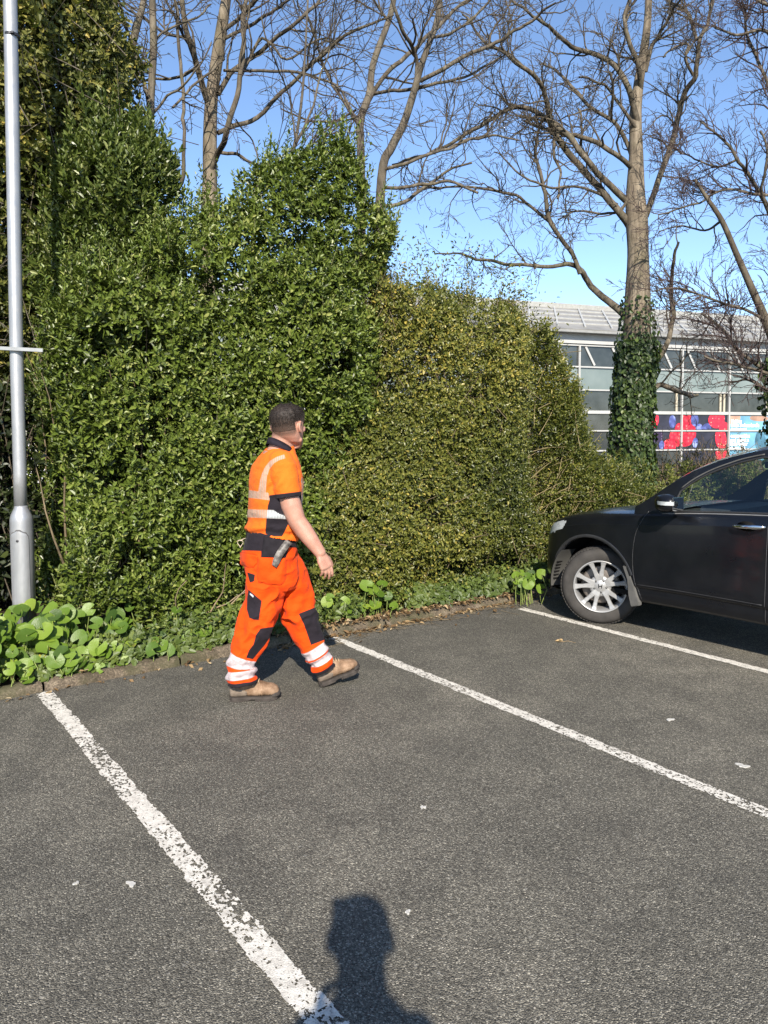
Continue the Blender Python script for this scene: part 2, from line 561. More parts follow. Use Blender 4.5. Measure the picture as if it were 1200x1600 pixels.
def sprigs(O, D, r, n_leaf=9, stem=0.11, L=(0.035, 0.055), ratio=0.45, spread=(75, 22), tint=None, tvar=0.16, droop=0.12):
    """leafy shoots: leaves spiral round each stem and open towards its tip"""
    N = len(O)
    D = unit(D)
    ref = np.where(np.abs(D[:, 2:3]) < 0.9, UP[None], np.array([[1.0, 0, 0]]))
    A = unit(np.cross(D, ref)); B = np.cross(D, A)
    j = np.tile(np.arange(n_leaf), N)
    s = np.repeat(np.arange(N), n_leaf)
    t = (j + r.random(len(j)) * 0.8) / n_leaf
    phi = np.radians(spread[0] + (spread[1] - spread[0]) * t + r.normal(0, 10, len(j)))
    th = np.repeat(r.random(N) * 6.28, n_leaf) + j * 2.399 + r.normal(0, 0.25, len(j))
    R = np.cos(th)[:, None] * A[s] + np.sin(th)[:, None] * B[s]
    ax = D[s] * np.cos(phi)[:, None] + R * np.sin(phi)[:, None]
    nm = D[s] * np.sin(phi)[:, None] - R * np.cos(phi)[:, None]
    nm = unit(nm + r.normal(0, 0.25, nm.shape))
    pos = O[s] + D[s] * (t * np.repeat(stem * (0.7 + 0.6 * r.random(N)), n_leaf))[:, None]
    size = (L[0] + (L[1] - L[0]) * r.random(len(j))) * (1.0 - 0.35 * t ** 2) * np.repeat(0.8 + 0.4 * r.random(N), n_leaf)
    V, Fa = leaf_arrays(pos, ax, nm, size, size * ratio * (0.85 + 0.3 * r.random(len(j))), droop=droop)
    tb = (np.full(N, 0.5) if tint is None else tint)[s] + r.normal(0, tvar, len(j)) + 0.12 * (t - 0.5)
    return V, Fa, np.repeat(np.clip(tb, 0, 1), 6)

def leaves_obj(name, parts, mat, parent=None):
    V = np.concatenate([p[0] for p in parts])
    b = np.cumsum([0] + [len(p[0]) for p in parts[:-1]])
    Fa = np.concatenate([p[1] + o for p, o in zip(parts, b)])
    T = np.concatenate([p[2] for p in parts])
    return link(name, mesh_np(name, V, 4, Fa, {"tint": T}), mat, parent, False)

M_STEM = simple("shrub_stem", (0.13, 0.10, 0.06), 0.8, 0.3, var=0.4, scale=14, bump=0.4)
M_PALESTEM = simple("young_stem", (0.22, 0.22, 0.10), 0.6, 0.4, var=0.3, scale=14)

def plane_uz(x, y, off):
    """a surveyed point as (along kerb, height) on the upright plane 'off' metres behind the kerb"""
    r_ = ray(x, y)
    t = (np.dot(KA - EYE, KN) + off) / np.dot(r_, KN)
    p = EYE + r_ * t
    return np.dot(p - KA, KD), p[2]

def hedge_volume(outline, off, n, r, thick, front=0.75, bulge=0.16, bseed=0, gap=0.32, gscale=2.6, zmin=0.1, decay=0.055, ragged=0.30):
    """shoot origins in a hedge: most in the trimmed front skin, some through the depth and along the top"""
    poly = np.array([plane_uz(x, y, off) for x, y in outline])
    lo, hi = poly.min(0), poly.max(0)
    out = []
    have = 0
    while have < n:
        q = lo + (hi - lo) * r.random((n * 2, 2))
        q[:, 1] = np.maximum(q[:, 1], zmin)
        sd = poly_sd(q, poly)
        isfront = r.random(len(q)) < front
        w = np.where(isfront, r.exponential(decay, len(q)), np.minimum(0.22, thick * .3) + r.random(len(q)) * (thick - 0.22))
        near_edge = (~isfront) & (r.random(len(q)) < 0.5)
        w = np.where(near_edge & (sd < 0.35), r.random(len(q)) * thick, w)
        p3 = np.stack([q[:, 0] * 1.0, q[:, 1] * 1.0, w], 1)
        rag = (fbm(p3 * 3.1, bseed + 40, 3) - 0.56) * ragged * 2
        keep = (sd + rag > 0.02) & (w < thick)
        den = fbm(p3 * gscale, bseed + 80, 3)
        keep &= den > gap * (0.7 + 0.6 * r.random(len(q)))
        # rounded edges: the skin falls back towards the outline
        back = 0.65 * np.exp(-np.clip(sd, 0, 9) / 0.30) * np.clip((q[:, 1] - 0.5) / 0.8, 0.15, 1)
        face = bulge * (fbm(np.stack([q[:, 0], q[:, 1], q[:, 0] * 0], 1) * 1.3, bseed, 3) - 0.5) * 2
        w2 = w + np.maximum(back, 0) + face
        P = KA + q[:, :1] * KD + (off + w2)[:, None] * KN
        P[:, 2] = q[:, 1]
        out.append(np.column_stack([P, w, sd])[keep])
        have += keep.sum()
    return np.concatenate(out)[:n]

def hedge_dirs(n, r, up=0.75, outw=0.8, jit=0.5):
    return unit(-KN[None] * outw + UP[None] * up + r.normal(0, jit, (n, 3)))

def stems_for(name, pts, dirs, r, length, mat, parent, rad=0.003, sides=4, bend=0.25):
    lines = []
    for p, d in zip(pts, dirs):
        L = length * (0.6 + 0.8 * r.random())
        k = r.normal(0, bend, 3)
        ts = np.linspace(0, 1, 5)[:, None]
        P = p + d * (ts - 0.75) * L + k * (ts ** 2) * L * 0.4
        lines.append((P, np.linspace(rad * 1.3, rad * 0.6, 5)))
    return props(tubes_obj(name, lines, sides, mat, parent), kind='stuff')

def core_twigs(outline, off, n, r, thick, mat, parent, name="branch"):
    """woody branches that rise from the bed inside the hedge"""
    poly = np.array([plane_uz(x, y, off) for x, y in outline])
    u0, u1 = poly[:, 0].min() + 0.15, poly[:, 0].max() - 0.15
    lines = []
    for _ in range(n):
        u = u0 + (u1 - u0) * r.random(); w = off + 0.50 + r.random() * thick * 0.5
        p = KA + u * KD + w * KN; p[2] = 0.04
        d = unit(np.array([r.normal(0, .22), r.normal(0, .15), 1.0]))
        P = [p]
        m = 9 + int(r.random() * 6)
        for k in range(m):
            d = unit(d + r.normal(0, 0.16, 3) + UP * 0.1)
            P.append(P[-1] + d * 0.22)
        P = np.array(P)
        dpt = (P - KA) @ KN - (off + 0.45)
        P -= KN[None] * np.minimum(dpt, 0)[:, None]
        uz = np.stack([(P - KA) @ KD, P[:, 2]], 1)
        ok = poly_sd(uz, poly) > -0.1
        ok[:3] = True
        m = int(np.argmin(ok)) if not ok.all() else len(P)
        if m < 3: continue
        lines.append((P[:m], np.linspace(0.009 + 0.008 * r.random(), 0.003, m)))
    return props(tubes_obj(name, lines, 6, mat, parent), kind='stuff')

HEDGE0 = [(78, 930), (80, 700), (78, 560), (70, 430), (66, 340), (76, 250), (92, 185), (128, 142), (165, 116), (200, 152), (235, 180), (272, 200), (300, 240), (312, 290), (322, 340), (330, 420), (330, 930)]
HEDGE1 = [(108, 985), (118, 880), (106, 800), (98, 740), (102, 690), (96, 600), (90, 520), (92, 470), (108, 430), (145, 408), (185, 398), (230, 388), (262, 348), (300, 322), (340, 312), (380, 298), (410, 258), (438, 224), (470, 222), (500, 202), (545, 190),
          (580, 210), (600, 258), (610, 305), (640, 325), (664, 362), (668, 430), (655, 520), (640, 600), (630, 700), (610, 985)]
HEDGE2 = [(470, 985), (488, 850), (505, 765), (560, 690), (590, 610), (620, 520), (632, 440), (650, 408), (690, 412), (730, 425), (775, 438), (820, 446), (855, 468),
          (876, 515), (884, 580), (878, 650), (870, 720), (860, 800), (850, 880), (842, 960), (760, 985)]

def build_hedges():
    r = np.random.default_rng(21)
    # ---- the tall glossy hedge
    m1 = leaf_material("glossy_hedge_leaf", [(0.0, (0.024, 0.036, 0.007)), (0.35, (0.058, 0.080, 0.012)), (0.62, (0.090, 0.128, 0.018)), (0.85, (0.148, 0.190, 0.032)), (1.0, (0.24, 0.26, 0.075))], 0.42, 0.40, 0.16)
    root = thing("hedge", "tall glossy dark green hedge with upright shoots rising highest behind the walking man", "hedge", tuple(KA + 1.4 * KD + 1.0 * KN))
    H = hedge_volume(HEDGE1, 0.62, 14500, r, 1.3, 0.53, 0.30, 1, 0.415, 3.1)
    P = H[:, :3]
    D = hedge_dirs(len(P), r, 0.8, 0.85, 0.55)
    top = H[:, 4] < 0.25
    D[top] = unit(D[top] + UP * 1.0 + r.normal(0, 0.3, (top.sum(), 3)))
    tint = 0.44 + 0.5 * (fbm(P * 1.5, 5, 3) - 0.5) + 0.10 * np.exp(-H[:, 3] / 0.15)
    parts = [sprigs(P, D, r, 8, 0.12, (0.044, 0.074), 0.50, (80, 24), tint + 0.10, 0.2)]
    # looser long shoots that stand out of the trimmed face and the top
    k = np.flatnonzero((r.random(len(P)) < 0.022) | (top & (r.random(len(P)) < 0.12)))
    S = P[k]; SD = unit(UP * 1.0 - KN * 0.25 + r.normal(0, 0.22, (len(k), 3)))
    for stp in range(3):
        parts.append(sprigs(S + SD * 0.12 * stp, SD, r, 7, 0.14, (0.035, 0.058), 0.42, (55, 18), np.full(len(k), 0.66) + r.normal(0, .08, len(k))))
    leaves_obj("foliage", parts, m1, root)
    stems_for("shoot", (S + SD * 0.14)[::2], SD[::2], r, 0.24, M_PALESTEM, root, 0.0024)
    core_twigs(HEDGE1, 0.62, 40, r, 1.0, M_STEM, root)
    # bare woody feet where the hedge has thinned at the bottom
    lines = []
    for x in (250, 262, 296, 318, 345):
        p = gnd(x + r.normal(0, 4), 1000) ; u, _ = plane_uz(x, 950, 0.6)
        q = KA + u * KD + (0.60 + 0.12 * r.random()) * KN; q[2] = 0.05
        d = unit(np.array([r.normal(0, .35), r.normal(0, .1), 1.0]))
        L = [q]
        for _ in range(7):
            d = unit(d + r.normal(0, .25, 3)); L.append(L[-1] + d * 0.10)
        lines.append((np.array(L), np.linspace(0.008, 0.003, 8)))
    tubes_obj("bare_stem", lines, 6, simple("bare_hedge_stem", (0.22, 0.165, 0.105), 0.85, 0.25, var=0.35, scale=20, bump=0.5), root)

    # ---- taller darker hedge standing behind its left half
    m0 = leaf_material("broad_hedge_leaf", [(0.0, (0.020, 0.032, 0.009)), (0.35, (0.046, 0.070, 0.014)), (0.62, (0.080, 0.108, 0.020)), (0.85, (0.135, 0.165, 0.036)), (1.0, (0.23, 0.25, 0.09))], 0.38, 0.45, 0.18)
    root = thing("hedge", "darker taller hedge with broad upright leaves behind the left half of the glossy hedge", "hedge", tuple(KA + 0.9 * KD + 1.9 * KN))
    H = hedge_volume(HEDGE0, 1.45, 9000, r, 1.1, 0.58, 0.25, 61, 0.38, 2.2, ragged=0.45)
    P = H[:, :3]
    D = hedge_dirs(len(P), r, 1.1, 0.6, 0.45)
    tint = 0.58 + 0.6 * (fbm(P * 1.6, 65, 3) - 0.5)
    parts = [sprigs(P, D, r, 8, 0.15, (0.050, 0.088), 0.42, (62, 16), tint, 0.2)]
    k = np.flatnonzero((H[:, 4] < 0.3) & (r.random(len(P)) < 0.16))
    S = P[k]; SD = unit(UP + r.normal(0, 0.2, (len(k), 3)))
    for stp in range(3):
        parts.append(sprigs(S + SD * 0.12 * stp, SD, r, 6, 0.14, (0.05, 0.085), 0.40, (55, 15), np.full(len(k), 0.62) + r.normal(0, .1, len(k))))
    leaves_obj("foliage", parts, m0, root)
    stems_for("shoot", (S + SD * 0.14)[::2], SD[::2], r, 0.26, M_PALESTEM, root, 0.0026)
    core_twigs(HEDGE0, 1.45, 40, r, 0.8, M_STEM, root)

    # ---- the olive, looser hedge
    m2 = leaf_material("olive_hedge_leaf", [(0.0, (0.028, 0.038, 0.008)), (0.35, (0.074, 0.088, 0.016)), (0.6, (0.128, 0.138, 0.024)), (0.85, (0.20, 0.192, 0.040)), (1.0, (0.36, 0.29, 0.06))], 0.42, 0.45, 0.24)
    root = thing("hedge", "lower olive-yellow hedge with small leaves between the tall glossy hedge and the dark car", "hedge", tuple(KA + 3.4 * KD + 0.8 * KN))
    H = hedge_volume(HEDGE2, 0.36, 18500, r, 1.25, 0.54, 0.22, 7, 0.40, 3.4, ragged=0.62)
    P = H[:, :3]
    u = (P - KA) @ KD
    D = hedge_dirs(len(P), r, 0.55, 0.9, 0.7)
    # greener to the lower right, yellower up and to the left
    uz = np.stack([u, P[:, 2]], 1)
    c = np.array(plane_uz(800, 800, 0.36))
    green = np.clip(1.25 - np.linalg.norm((uz - c) / np.array([1.0, 1.1]), axis=1), 0, 1)
    tint = 0.56 - 0.26 * green + 0.55 * (fbm(P * 1.7, 15, 3) - 0.5) + 0.06 * np.exp(-H[:, 3] / 0.15)
    parts = [sprigs(P, D, r, 8, 0.13, (0.028, 0.050), 0.60, (85, 35), tint - 0.02, 0.2)]
    top = (H[:, 4] < 0.22) & (P[:, 2] > 1.6)
    k = np.flatnonzero(top & (r.random(len(P)) < 0.30))
    S = P[k]; SD = unit(UP * 0.9 + KD * 0.35 + r.normal(0, 0.35, (len(k), 3)))
    for stp in range(5):
        parts.append(sprigs(S + SD * 0.13 * stp, SD, r, 2, 0.13, (0.03, 0.052), 0.5, (70, 30), np.full(len(k), 0.62) + r.normal(0, .12, len(k))))
    leaves_obj("foliage", parts, m2, root)
    stems_for("shoot", S + SD * 0.2, SD, r, 0.5, M_STEM, root, 0.0024)
    k = np.flatnonzero(r.random(len(P)) < 0.10)
    stems_for("twig", P[k], D[k], r, 0.30, M_STEM, root, 0.0030)
    core_twigs(HEDGE2, 0.36, 30, r, 1.0, M_STEM, root)

    # ---- pale airy shrub behind the car's nose, leaning up to the right
    m3 = leaf_material("pale_shrub_leaf", [(0.0, (0.040, 0.050, 0.012)), (0.35, (0.095, 0.110, 0.024)), (0.6, (0.155, 0.165, 0.036)), (0.85, (0.23, 0.22, 0.06)), (1.0, (0.36, 0.31, 0.11))], 0.5, 0.4, 0.28)
    root = thing("shrub", "pale yellow-green airy shrub with dry stems behind the front of the dark car", "shrub", tuple(KA + 4.3 * KD + 0.9 * KN))
    out3 = [(840, 960), (842, 840), (846, 700), (850, 560), (858, 470), (880, 474), (906, 505), (930, 552), (950, 605), (962, 655), (980, 712), (1010, 742), (1045, 758), (1045, 940)]
    H = hedge_volume(out3, 0.52, 11500, r, 1.1, 0.6, 0.25, 17, 0.34, 2.4, decay=0.16, ragged=0.4)
    P = H[:, :3]
    D = unit(UP * 0.8 + KD * 0.5 - KN * 0.3 + r.normal(0, 0.5, (len(P), 3)))
    tint = 0.42 + 0.6 * (fbm(P * 1.9, 25, 3) - 0.5)
    leaves_obj("foliage", [sprigs(P, D, r, 8, 0.15, (0.030, 0.054), 0.55, (80, 32), tint + 0.16 * np.clip((P[:, 2] - 1.2) / 1.2, -.4, 1), 0.2)], m2, root)
    k = np.flatnonzero(r.random(len(P)) < np.where(P[:, 2] < 1.5, 0.13, 0.04))
    stems_for("stem", P[k], D[k], r, 0.48, simple("dry_stem", (0.22, 0.175, 0.09), 0.8, 0.3, var=0.35, scale=12), root, 0.0034)
    core_twigs(out3, 0.62, 16, r, 0.8, M_STEM, root)

    # ---- low bright shrub between the ivy trunk and the car bonnet
    root = thing("shrub", "low bright green shrub at the foot of the ivy-clad tree above the car bonnet", "shrub", tuple(KA + 5.4 * KD + 1.8 * KN))
    out4 = [(930, 850), (930, 760), (960, 722), (1000, 715), (1040, 724), (1068, 736), (1090, 738), (1180, 732), (1300, 740), (1300, 880)]
    H = hedge_volume(out4, 1.7, 4200, r, 1.3, 0.6, 0.22, 27, 0.36, 2.2, decay=0.15)
    P = H[:, :3]
    D = hedge_dirs(len(P), r, 0.9, 0.5, 0.6)
    tint = 0.46 + 0.6 * (fbm(P * 1.9, 35, 3) - 0.5)
    leaves_obj("foliage", [sprigs(P, D, r, 9, 0.16, (0.05, 0.08), 0.5, (75, 25), tint, 0.17)], m3, root)
    core_twigs(out4, 1.7, 14, r, 0.9, M_STEM, root)

    # ---- brown twiggy bush in front of the shop front
    root = thing("shrub", "brown twiggy nearly leafless bush below the berry posters", "shrub", tuple(at(1090, 760, 13.5)))
    lines = []
    for _ in range(420):
        p = at(1020 + 190 * r.random(), 780, 12.8 + 1.8 * r.random()); p[2] = 0.15
        d = unit(np.array([r.normal(0, .35), r.normal(0, .3), 1.0]))
        L = [p]
        H_ = 0.75 + 0.65 * r.random()
        for _k in range(9):
            d = unit(d + r.normal(0, .22, 3)); L.append(L[-1] + d * H_ / 8)
        lines.append((np.array(L), np.linspace(0.009, 0.004, 10)))
    tubes_obj("branch", lines, 4, simple("brown_twig", (0.16, 0.115, 0.075), 0.85, 0.2, var=0.3), root)
    P = np.concatenate([l[0][4:] for l in lines]); P = P[r.random(len(P)) < 0.55]
    leaves_obj("foliage", [sprigs(P, unit(r.normal(0, 1, (len(P), 3)) + UP * 0.6), r, 4, 0.10, (0.03, 0.055), 0.5, (70, 30), np.full(len(P), 0.25) + 0.3 * r.random(len(P)), 0.15)],
               leaf_material("brown_bush_leaf", [(0.0, (0.03, 0.03, 0.012)), (0.5, (0.085, 0.070, 0.03)), (1.0, (0.17, 0.15, 0.05))], 0.6, 0.3, 0.2), root)
build_hedges()

# ------------------------------------------------------------------ round-leaved plants and ivy on the bed
def round_leaves(C, Nrm, Fwd, R, r, cup=0.16):
    """kidney-shaped leaves with a notch at the stalk: a fan of 11 rim points"""
    n = 12
    ang = np.linspace(math.radians(28), math.radians(332), n)
    ang = np.concatenate([[0.0], ang])
    N = len(C)
    Nrm = unit(Nrm)
    X = unit(Fwd - (Fwd * Nrm).sum(1, keepdims=True) * Nrm); Y = np.cross(Nrm, X)
    V = np.empty((N, n + 1, 3))
    V[:, 0] = C - Nrm * (R * cup)[:, None] * 0.8
    for k in range(1, n + 1):
        a = ang[k]
        rr = R * (1.0 + 0.06 * np.sin(3 * a + r.random(N) * 6)) * (1 - 0.14 * abs(math.cos(a / 2)) ** 6)
        wave = R * cup * (0.3 + 0.5 * np.sin(2 * a + r.random(N) * 6.28))
        V[:, k] = C + X * (rr * math.cos(a))[:, None] + Y * (rr * math.sin(a))[:, None] + Nrm * wave[:, None]
    b = np.arange(N)[:, None] * (n + 1)
    Fa = np.concatenate([b + np.array([0, k, k + 1, k + 2]) for k in range(1, n - 1, 2)] + [b + np.array([0, n - 1, n, n])[:4]])
    Fa = np.concatenate([b + np.array([[0, k, k + 1]]) for k in range(1, n)])
    return V.reshape(-1, 3), Fa, n + 1

M_ROUND = (lambda: (lambda t: (lambda col: (lambda sh, tr, mx: (t.l(t.mix(0.5, col, (0.22, 0.34, 0.02)), tr.inputs[0]), t.l(sh, mx.inputs[1]), t.l(tr.outputs[0], mx.inputs[2]), mx.inputs[0].__setattr__('default_value', 0.30), t.done(mx.outputs[0]))[-1])(
    t.bsdf(col, 0.45, 0.45, 0, t.bump(t.voro(t.coord(), 70, 'DISTANCE_TO_EDGE'), 0.35, 0.004)), t.n("ShaderNodeBsdfTranslucent"), t.n("ShaderNodeMixShader")))(
    t.ramp(t.attr("tint"), [(0.0, (0.035, 0.070, 0.010)), (0.35, (0.085, 0.150, 0.016)), (0.65, (0.145, 0.225, 0.024)), (0.88, (0.22, 0.29, 0.036)), (1.0, (0.36, 0.31, 0.05))])))(NT("round_leaf")))()
M_STALK = simple("leaf_stalk", (0.16, 0.20, 0.05), 0.6, 0.4, var=0.3)

def round_patch(name, label, spots, r, root_at, kind=None, cat=None, group=None):
    """spots: (x, y-ground, distance range ...) already in world: (point, height, radius)"""
    root = thing(name, label, cat, tuple(root_at), group) if kind is None else None
    C = np.array([s[0] for s in spots]); hgt = np.array([s[1] for s in spots]); R = np.array([s[2] for s in spots])
    top = C.copy(); top[:, 2] += hgt
    N = unit(UP[None] * 0.75 - np.array([[0.0, 0.75, 0]]) + r.normal(0, 0.28, C.shape))
    Fw = r.normal(0, 1, C.shape)
    V, Fa, k = round_leaves(top, N, Fw, R, r)
    tint = np.clip(0.42 + r.normal(0, 0.21, len(C)), 0, 1)
    me = mesh_np("foliage", V, 3, Fa, {"tint": np.repeat(tint, k)})
    lines = []
    for a, b in zip(C, top):
        m = (a + b) / 2 + r.normal(0, 0.02, 3)
        lines.append((np.array([[a[0], a[1], 0.02], m, b]), np.array([0.004, 0.0035, 0.003])))
    o = link("foliage", me, M_ROUND, root, True)
    props(tubes_obj("stalk", lines, 5, M_STALK, root), kind="stuff")
    return root

def build_ground_plants():
    r = np.random.default_rng(5)
    spots = []
    K0 = KA
    for _ in range(1400):
        u = -3.2 + 4.7 * r.random(); w = 0.10 + 0.85 * r.random() ** 1.1
        p = K0 + u * KD + w * KN
        if fbm(np.array([[p[0] * 2.4, p[1] * 2.4, 0.3]]), 77, 2)[0] < 0.40: continue
        if u > 0.25 and r.random() < (u - 0.25) * 0.95: continue
        p[2] = 0.06
        spots.append((p, 0.08 + 0.26 * r.random() * min(1, w / 0.35), 0.038 + 0.036 * r.random()))
        if len(spots) > 520: break
    # low leaves that hang over the kerb
    for _ in range(230):
        q = K0 + (-3.0 + 3.9 * r.random()) * KD + (0.05 + 0.22 * r.random()) * KN
        if q[0] > K0[0] + 0.9 and r.random() < 0.5: continue
        q[2] = 0.05
        spots.append((q, 0.03 + 0.10 * r.random(), 0.028 + 0.032 * r.random()))
    # thicker heap beside the lamp post
    for _ in range(170):
        q = K0 + (-0.55 + r.normal(0, 0.42)) * KD + (0.40 + r.normal(0, 0.14)) * KN
        if np.dot(q - K0, KN) < 0.12: continue
        q[2] = 0.06
        spots.append((q, 0.16 + 0.2 * r.random(), 0.045 + 0.034 * r.random()))
    round_patch("round_leaf_plant", "large patch of bright round green leaves around the foot of the lamp post", spots, r, K0 + 0.4 * KN, cat="plant")
    for (x, y, n, lab) in ((578, 952, 13, "small clump of round green leaves just right of the walking man"),
                           (824, 925, 15, "small clump of round green leaves beside the front of the dark car"),
                           (515, 962, 8, "few round green leaves behind the man's forward leg")):
        g = gnd(x, y + 22)
        sp = []
        for _ in range(n):
            p = g + np.array([r.normal(0, .085), r.normal(0, .06), 0]); p[2] = 0.06
            sp.append((p, 0.06 + 0.22 * r.random(), 0.034 + 0.030 * r.random()))
        round_patch("round_leaf_plant", lab, sp, r, g, cat="plant")
    # ivy carpet: lobed leaves as two crossing blades
    m = leaf_material("ivy_leaf", [(0.0, (0.020, 0.034, 0.008)), (0.4, (0.055, 0.082, 0.016)), (0.75, (0.105, 0.135, 0.028)), (1.0, (0.20, 0.19, 0.05))], 0.48, 0.35, 0.12)
    N = 11000
    u = -3.4 + 9.4 * r.random(N); w = 0.05 + np.abs(r.normal(0, 0.26, N)) + 0.02
    P = K0 + u[:, None] * KD + w[:, None] * KN
    keep = (fbm(P * 2.2, 55, 3) > 0.30) & ((w > 0.13) | (fbm(P * 5, 66, 2) > 0.50)) & (w < 0.95) 
    bare = (u > 1.9) & (w < 0.16) & (r.random(N) < 0.8)
    P = P[keep & ~bare]
    w = w[keep & ~bare]
    P[:, 2] = 0.075 + 0.16 * r.random(len(P)) * np.clip(w / 0.3, 0.15, 1)
    parts = []
    nm = unit(UP * 0.6 - np.array([0, 0.8, 0]) + r.normal(0, 0.35, P.shape))
    ax0 = unit(np.cross(nm, r.normal(0, 1, P.shape)))
    for a in (-0.75, 0, 0.75):
        sd = np.cross(nm, ax0)
        ax = ax0 * math.cos(a) + sd * math.sin(a)
        L = (0.042 + 0.032 * r.random(len(P))) * (1.0 if a == 0 else 0.75)
        V, Fa = leaf_arrays(P - ax * 0.008 + nm * (0.002 if a == 0 else 0), ax, nm, L, L * 0.55, 0.1, 0.1)
        parts.append((V, Fa, np.repeat(np.clip(0.45 + 0.5 * (fbm(P * 3, 8, 2) - 0.5) + r.normal(0, .1, len(P)), 0, 1), 6)))
    o = leaves_obj("ivy_ground_cover", parts, m)
    props(o, "low dark ivy carpet along the kerb under the hedges", "ivy", kind="stuff")
    # dry leaves washed against the kerb
    N = 1100
    u = np.concatenate([1.7 + 2.6 * r.random(800), -3 + 8 * r.random(300)])
    w = np.concatenate([-0.02 + np.abs(r.normal(0, 0.10, 800)), 0.02 + r.normal(0, 0.10, 300)])
    P = K0 + u[:, None] * KD + (w + 0.0)[:, None] * KN
    P[:, 2] = np.where(w < 0.03, 0.008, 0.066 + 0.02 * r.random(N)) + 0.01 * r.random(N)
    nm = unit(UP + r.normal(0, 0.35, P.shape)); ax = unit(np.cross(nm, r.normal(0, 1, P.shape)))
    L = 0.022 + 0.035 * r.random(N)
    V, Fa = leaf_arrays(P, ax, nm, L, L * 0.55, 0.25, 0.3)
    o = leaves_obj("dry_leaf_litter", [(V, Fa, np.repeat(r.random(N), 6))],
                   leaf_material("dry_leaf", [(0.0, (0.06, 0.035, 0.018)), (0.5, (0.17, 0.105, 0.05)), (0.85, (0.30, 0.21, 0.11)), (1.0, (0.46, 0.37, 0.24))], 0.8, 0.2, 0.15))
    props(o, "brown dry leaves lying along the kerb", "dry leaves", kind="stuff")
    # twigs in the litter
    lines = []
    for _ in range(140):
        uu = 1.8 + 2.6 * r.random(); ww = r.normal(0.0, 0.10)
        p = K0 + uu * KD + ww * KN; p[2] = 0.012 if ww < 0.03 else 0.072
        d = unit(np.array([r.normal(), r.normal(), 0])); L = 0.06 + 0.16 * r.random()
        lines.append((np.array([p, p + d * L / 2 + r.normal(0, .006, 3) * [1, 1, .5], p + d * L]), np.array([0.0025, 0.002, 0.0015])))
    o = tubes_obj("twig_litter", lines, 4, M_STEM)
    props(o, "thin dry twigs scattered along the kerb", "twigs", kind="stuff")
build_ground_plants()
def bed_weeds():
    r = np.random.default_rng(88)
    u = -3.2 + 8.4 * r.random(1500); w = 0.16 + np.abs(r.normal(0, 0.30, 1500))
    P = KA + u[:, None] * KD + w[:, None] * KN
    P = P[(fbm(P * 2.7, 91, 3) > 0.46) & (w < 0.85)]
    P[:, 2] = 0.07 + 0.16 * r.random(len(P))
    D = unit(UP + r.normal(0, .45, P.shape) - KN * .3)
    o = leaves_obj("bed_weeds", [sprigs(P, D, r, 7, 0.10, (0.028, 0.058), 0.48, (85, 40), 0.45 + .4 * (r.random(len(P)) - .5), 0.2)],
                   leaf_material("weed_leaf", [(0.0, (0.03, 0.05, 0.01)), (0.5, (0.085, 0.125, 0.020)), (0.85, (0.16, 0.19, 0.035)), (1.0, (0.28, 0.24, 0.07))], 0.5, 0.35, 0.2))
    props(o, "small mixed green weeds growing through the planting bed", "weeds", kind="stuff")
bed_weeds()
# ================================================================== bare trees
def bark_material(name, dark, mid, pale, green=0.3, stretch=(14, 14, 3)):
    t = NT(name)
    c = t.coord(vec=stretch)
    c1 = t.coord()
    col = t.ramp(t.noise(c, 1.0, 5, 0.65), [(0.28, dark), (0.5, mid), (0.74, pale)])
    alg = t.ramp(t.noise(c1, 3.1, 4, 0.7), [(0.5, 0.0), (0.72, green)])
    col = t.mix(alg, col, (0.10, 0.105, 0.045))
    return t.done(t.bsdf(col, 0.85, 0.25, 0, t.bump(t.noise(c, 2.4, 4, 0.7), 0.7, 0.02)))
M_BARK = bark_material("grey_bark", (0.038, 0.031, 0.023), (0.095, 0.080, 0.060), (0.19, 0.165, 0.125))
M_PALEBARK = bark_material("pale_bark", (0.055, 0.044, 0.032), (0.15, 0.122, 0.088), (0.28, 0.235, 0.175), 0.25)
M_LIMB = bark_material("limb_bark", (0.030, 0.024, 0.017), (0.085, 0.070, 0.051), (0.19, 0.162, 0.12))
M_TWIG = bark_material("twig_bark", (0.034, 0.027, 0.019), (0.078, 0.063, 0.044), (0.15, 0.125, 0.09), 0.12)
M_REDTWIG = bark_material("reddish_twig_bark", (0.032, 0.021, 0.020), (0.066, 0.046, 0.042), (0.12, 0.088, 0.08), 0.05)

def limb3d(pts, d0, r, wob=0.25, n_per=5, dd=0.0, wk=1.0):
    """pts: (x, y, width) surveyed along a limb; it wanders in depth around d0"""
    P = []
    m = len(pts)
    ph = r.random(2) * 6.28
    for k, (x, y, w) in enumerate(pts):
        d = d0 + dd * k / max(m - 1, 1) + (wob * math.sin(ph[0] + k * 0.9) * min(1, k / 2.0))
        p = at(x, y, d)
        P.append(np.append(p, w * wk * d / F_PX / 2))
    Q = smooth_path(P, (m - 1) * n_per + 1)
    return Q[:, :3], np.maximum(Q[:, 3], 0.004)

def walk(p, d, L, r0, r, kink=0.35, seg=0.09, grav=0.0, r1=0.0035):
    n = max(3, int(L / seg))
    P = [p]
    step = L / n
    bend = r.normal(0, 0.12, 3)
    for k in range(n):
        d = unit(d + r.normal(0, kink, 3) * 0.75 + bend * 0.5 + np.array([0, 0, grav]))
        P.append(P[-1] + d * step)
    return np.array(P), np.linspace(r0, r1, n + 1)

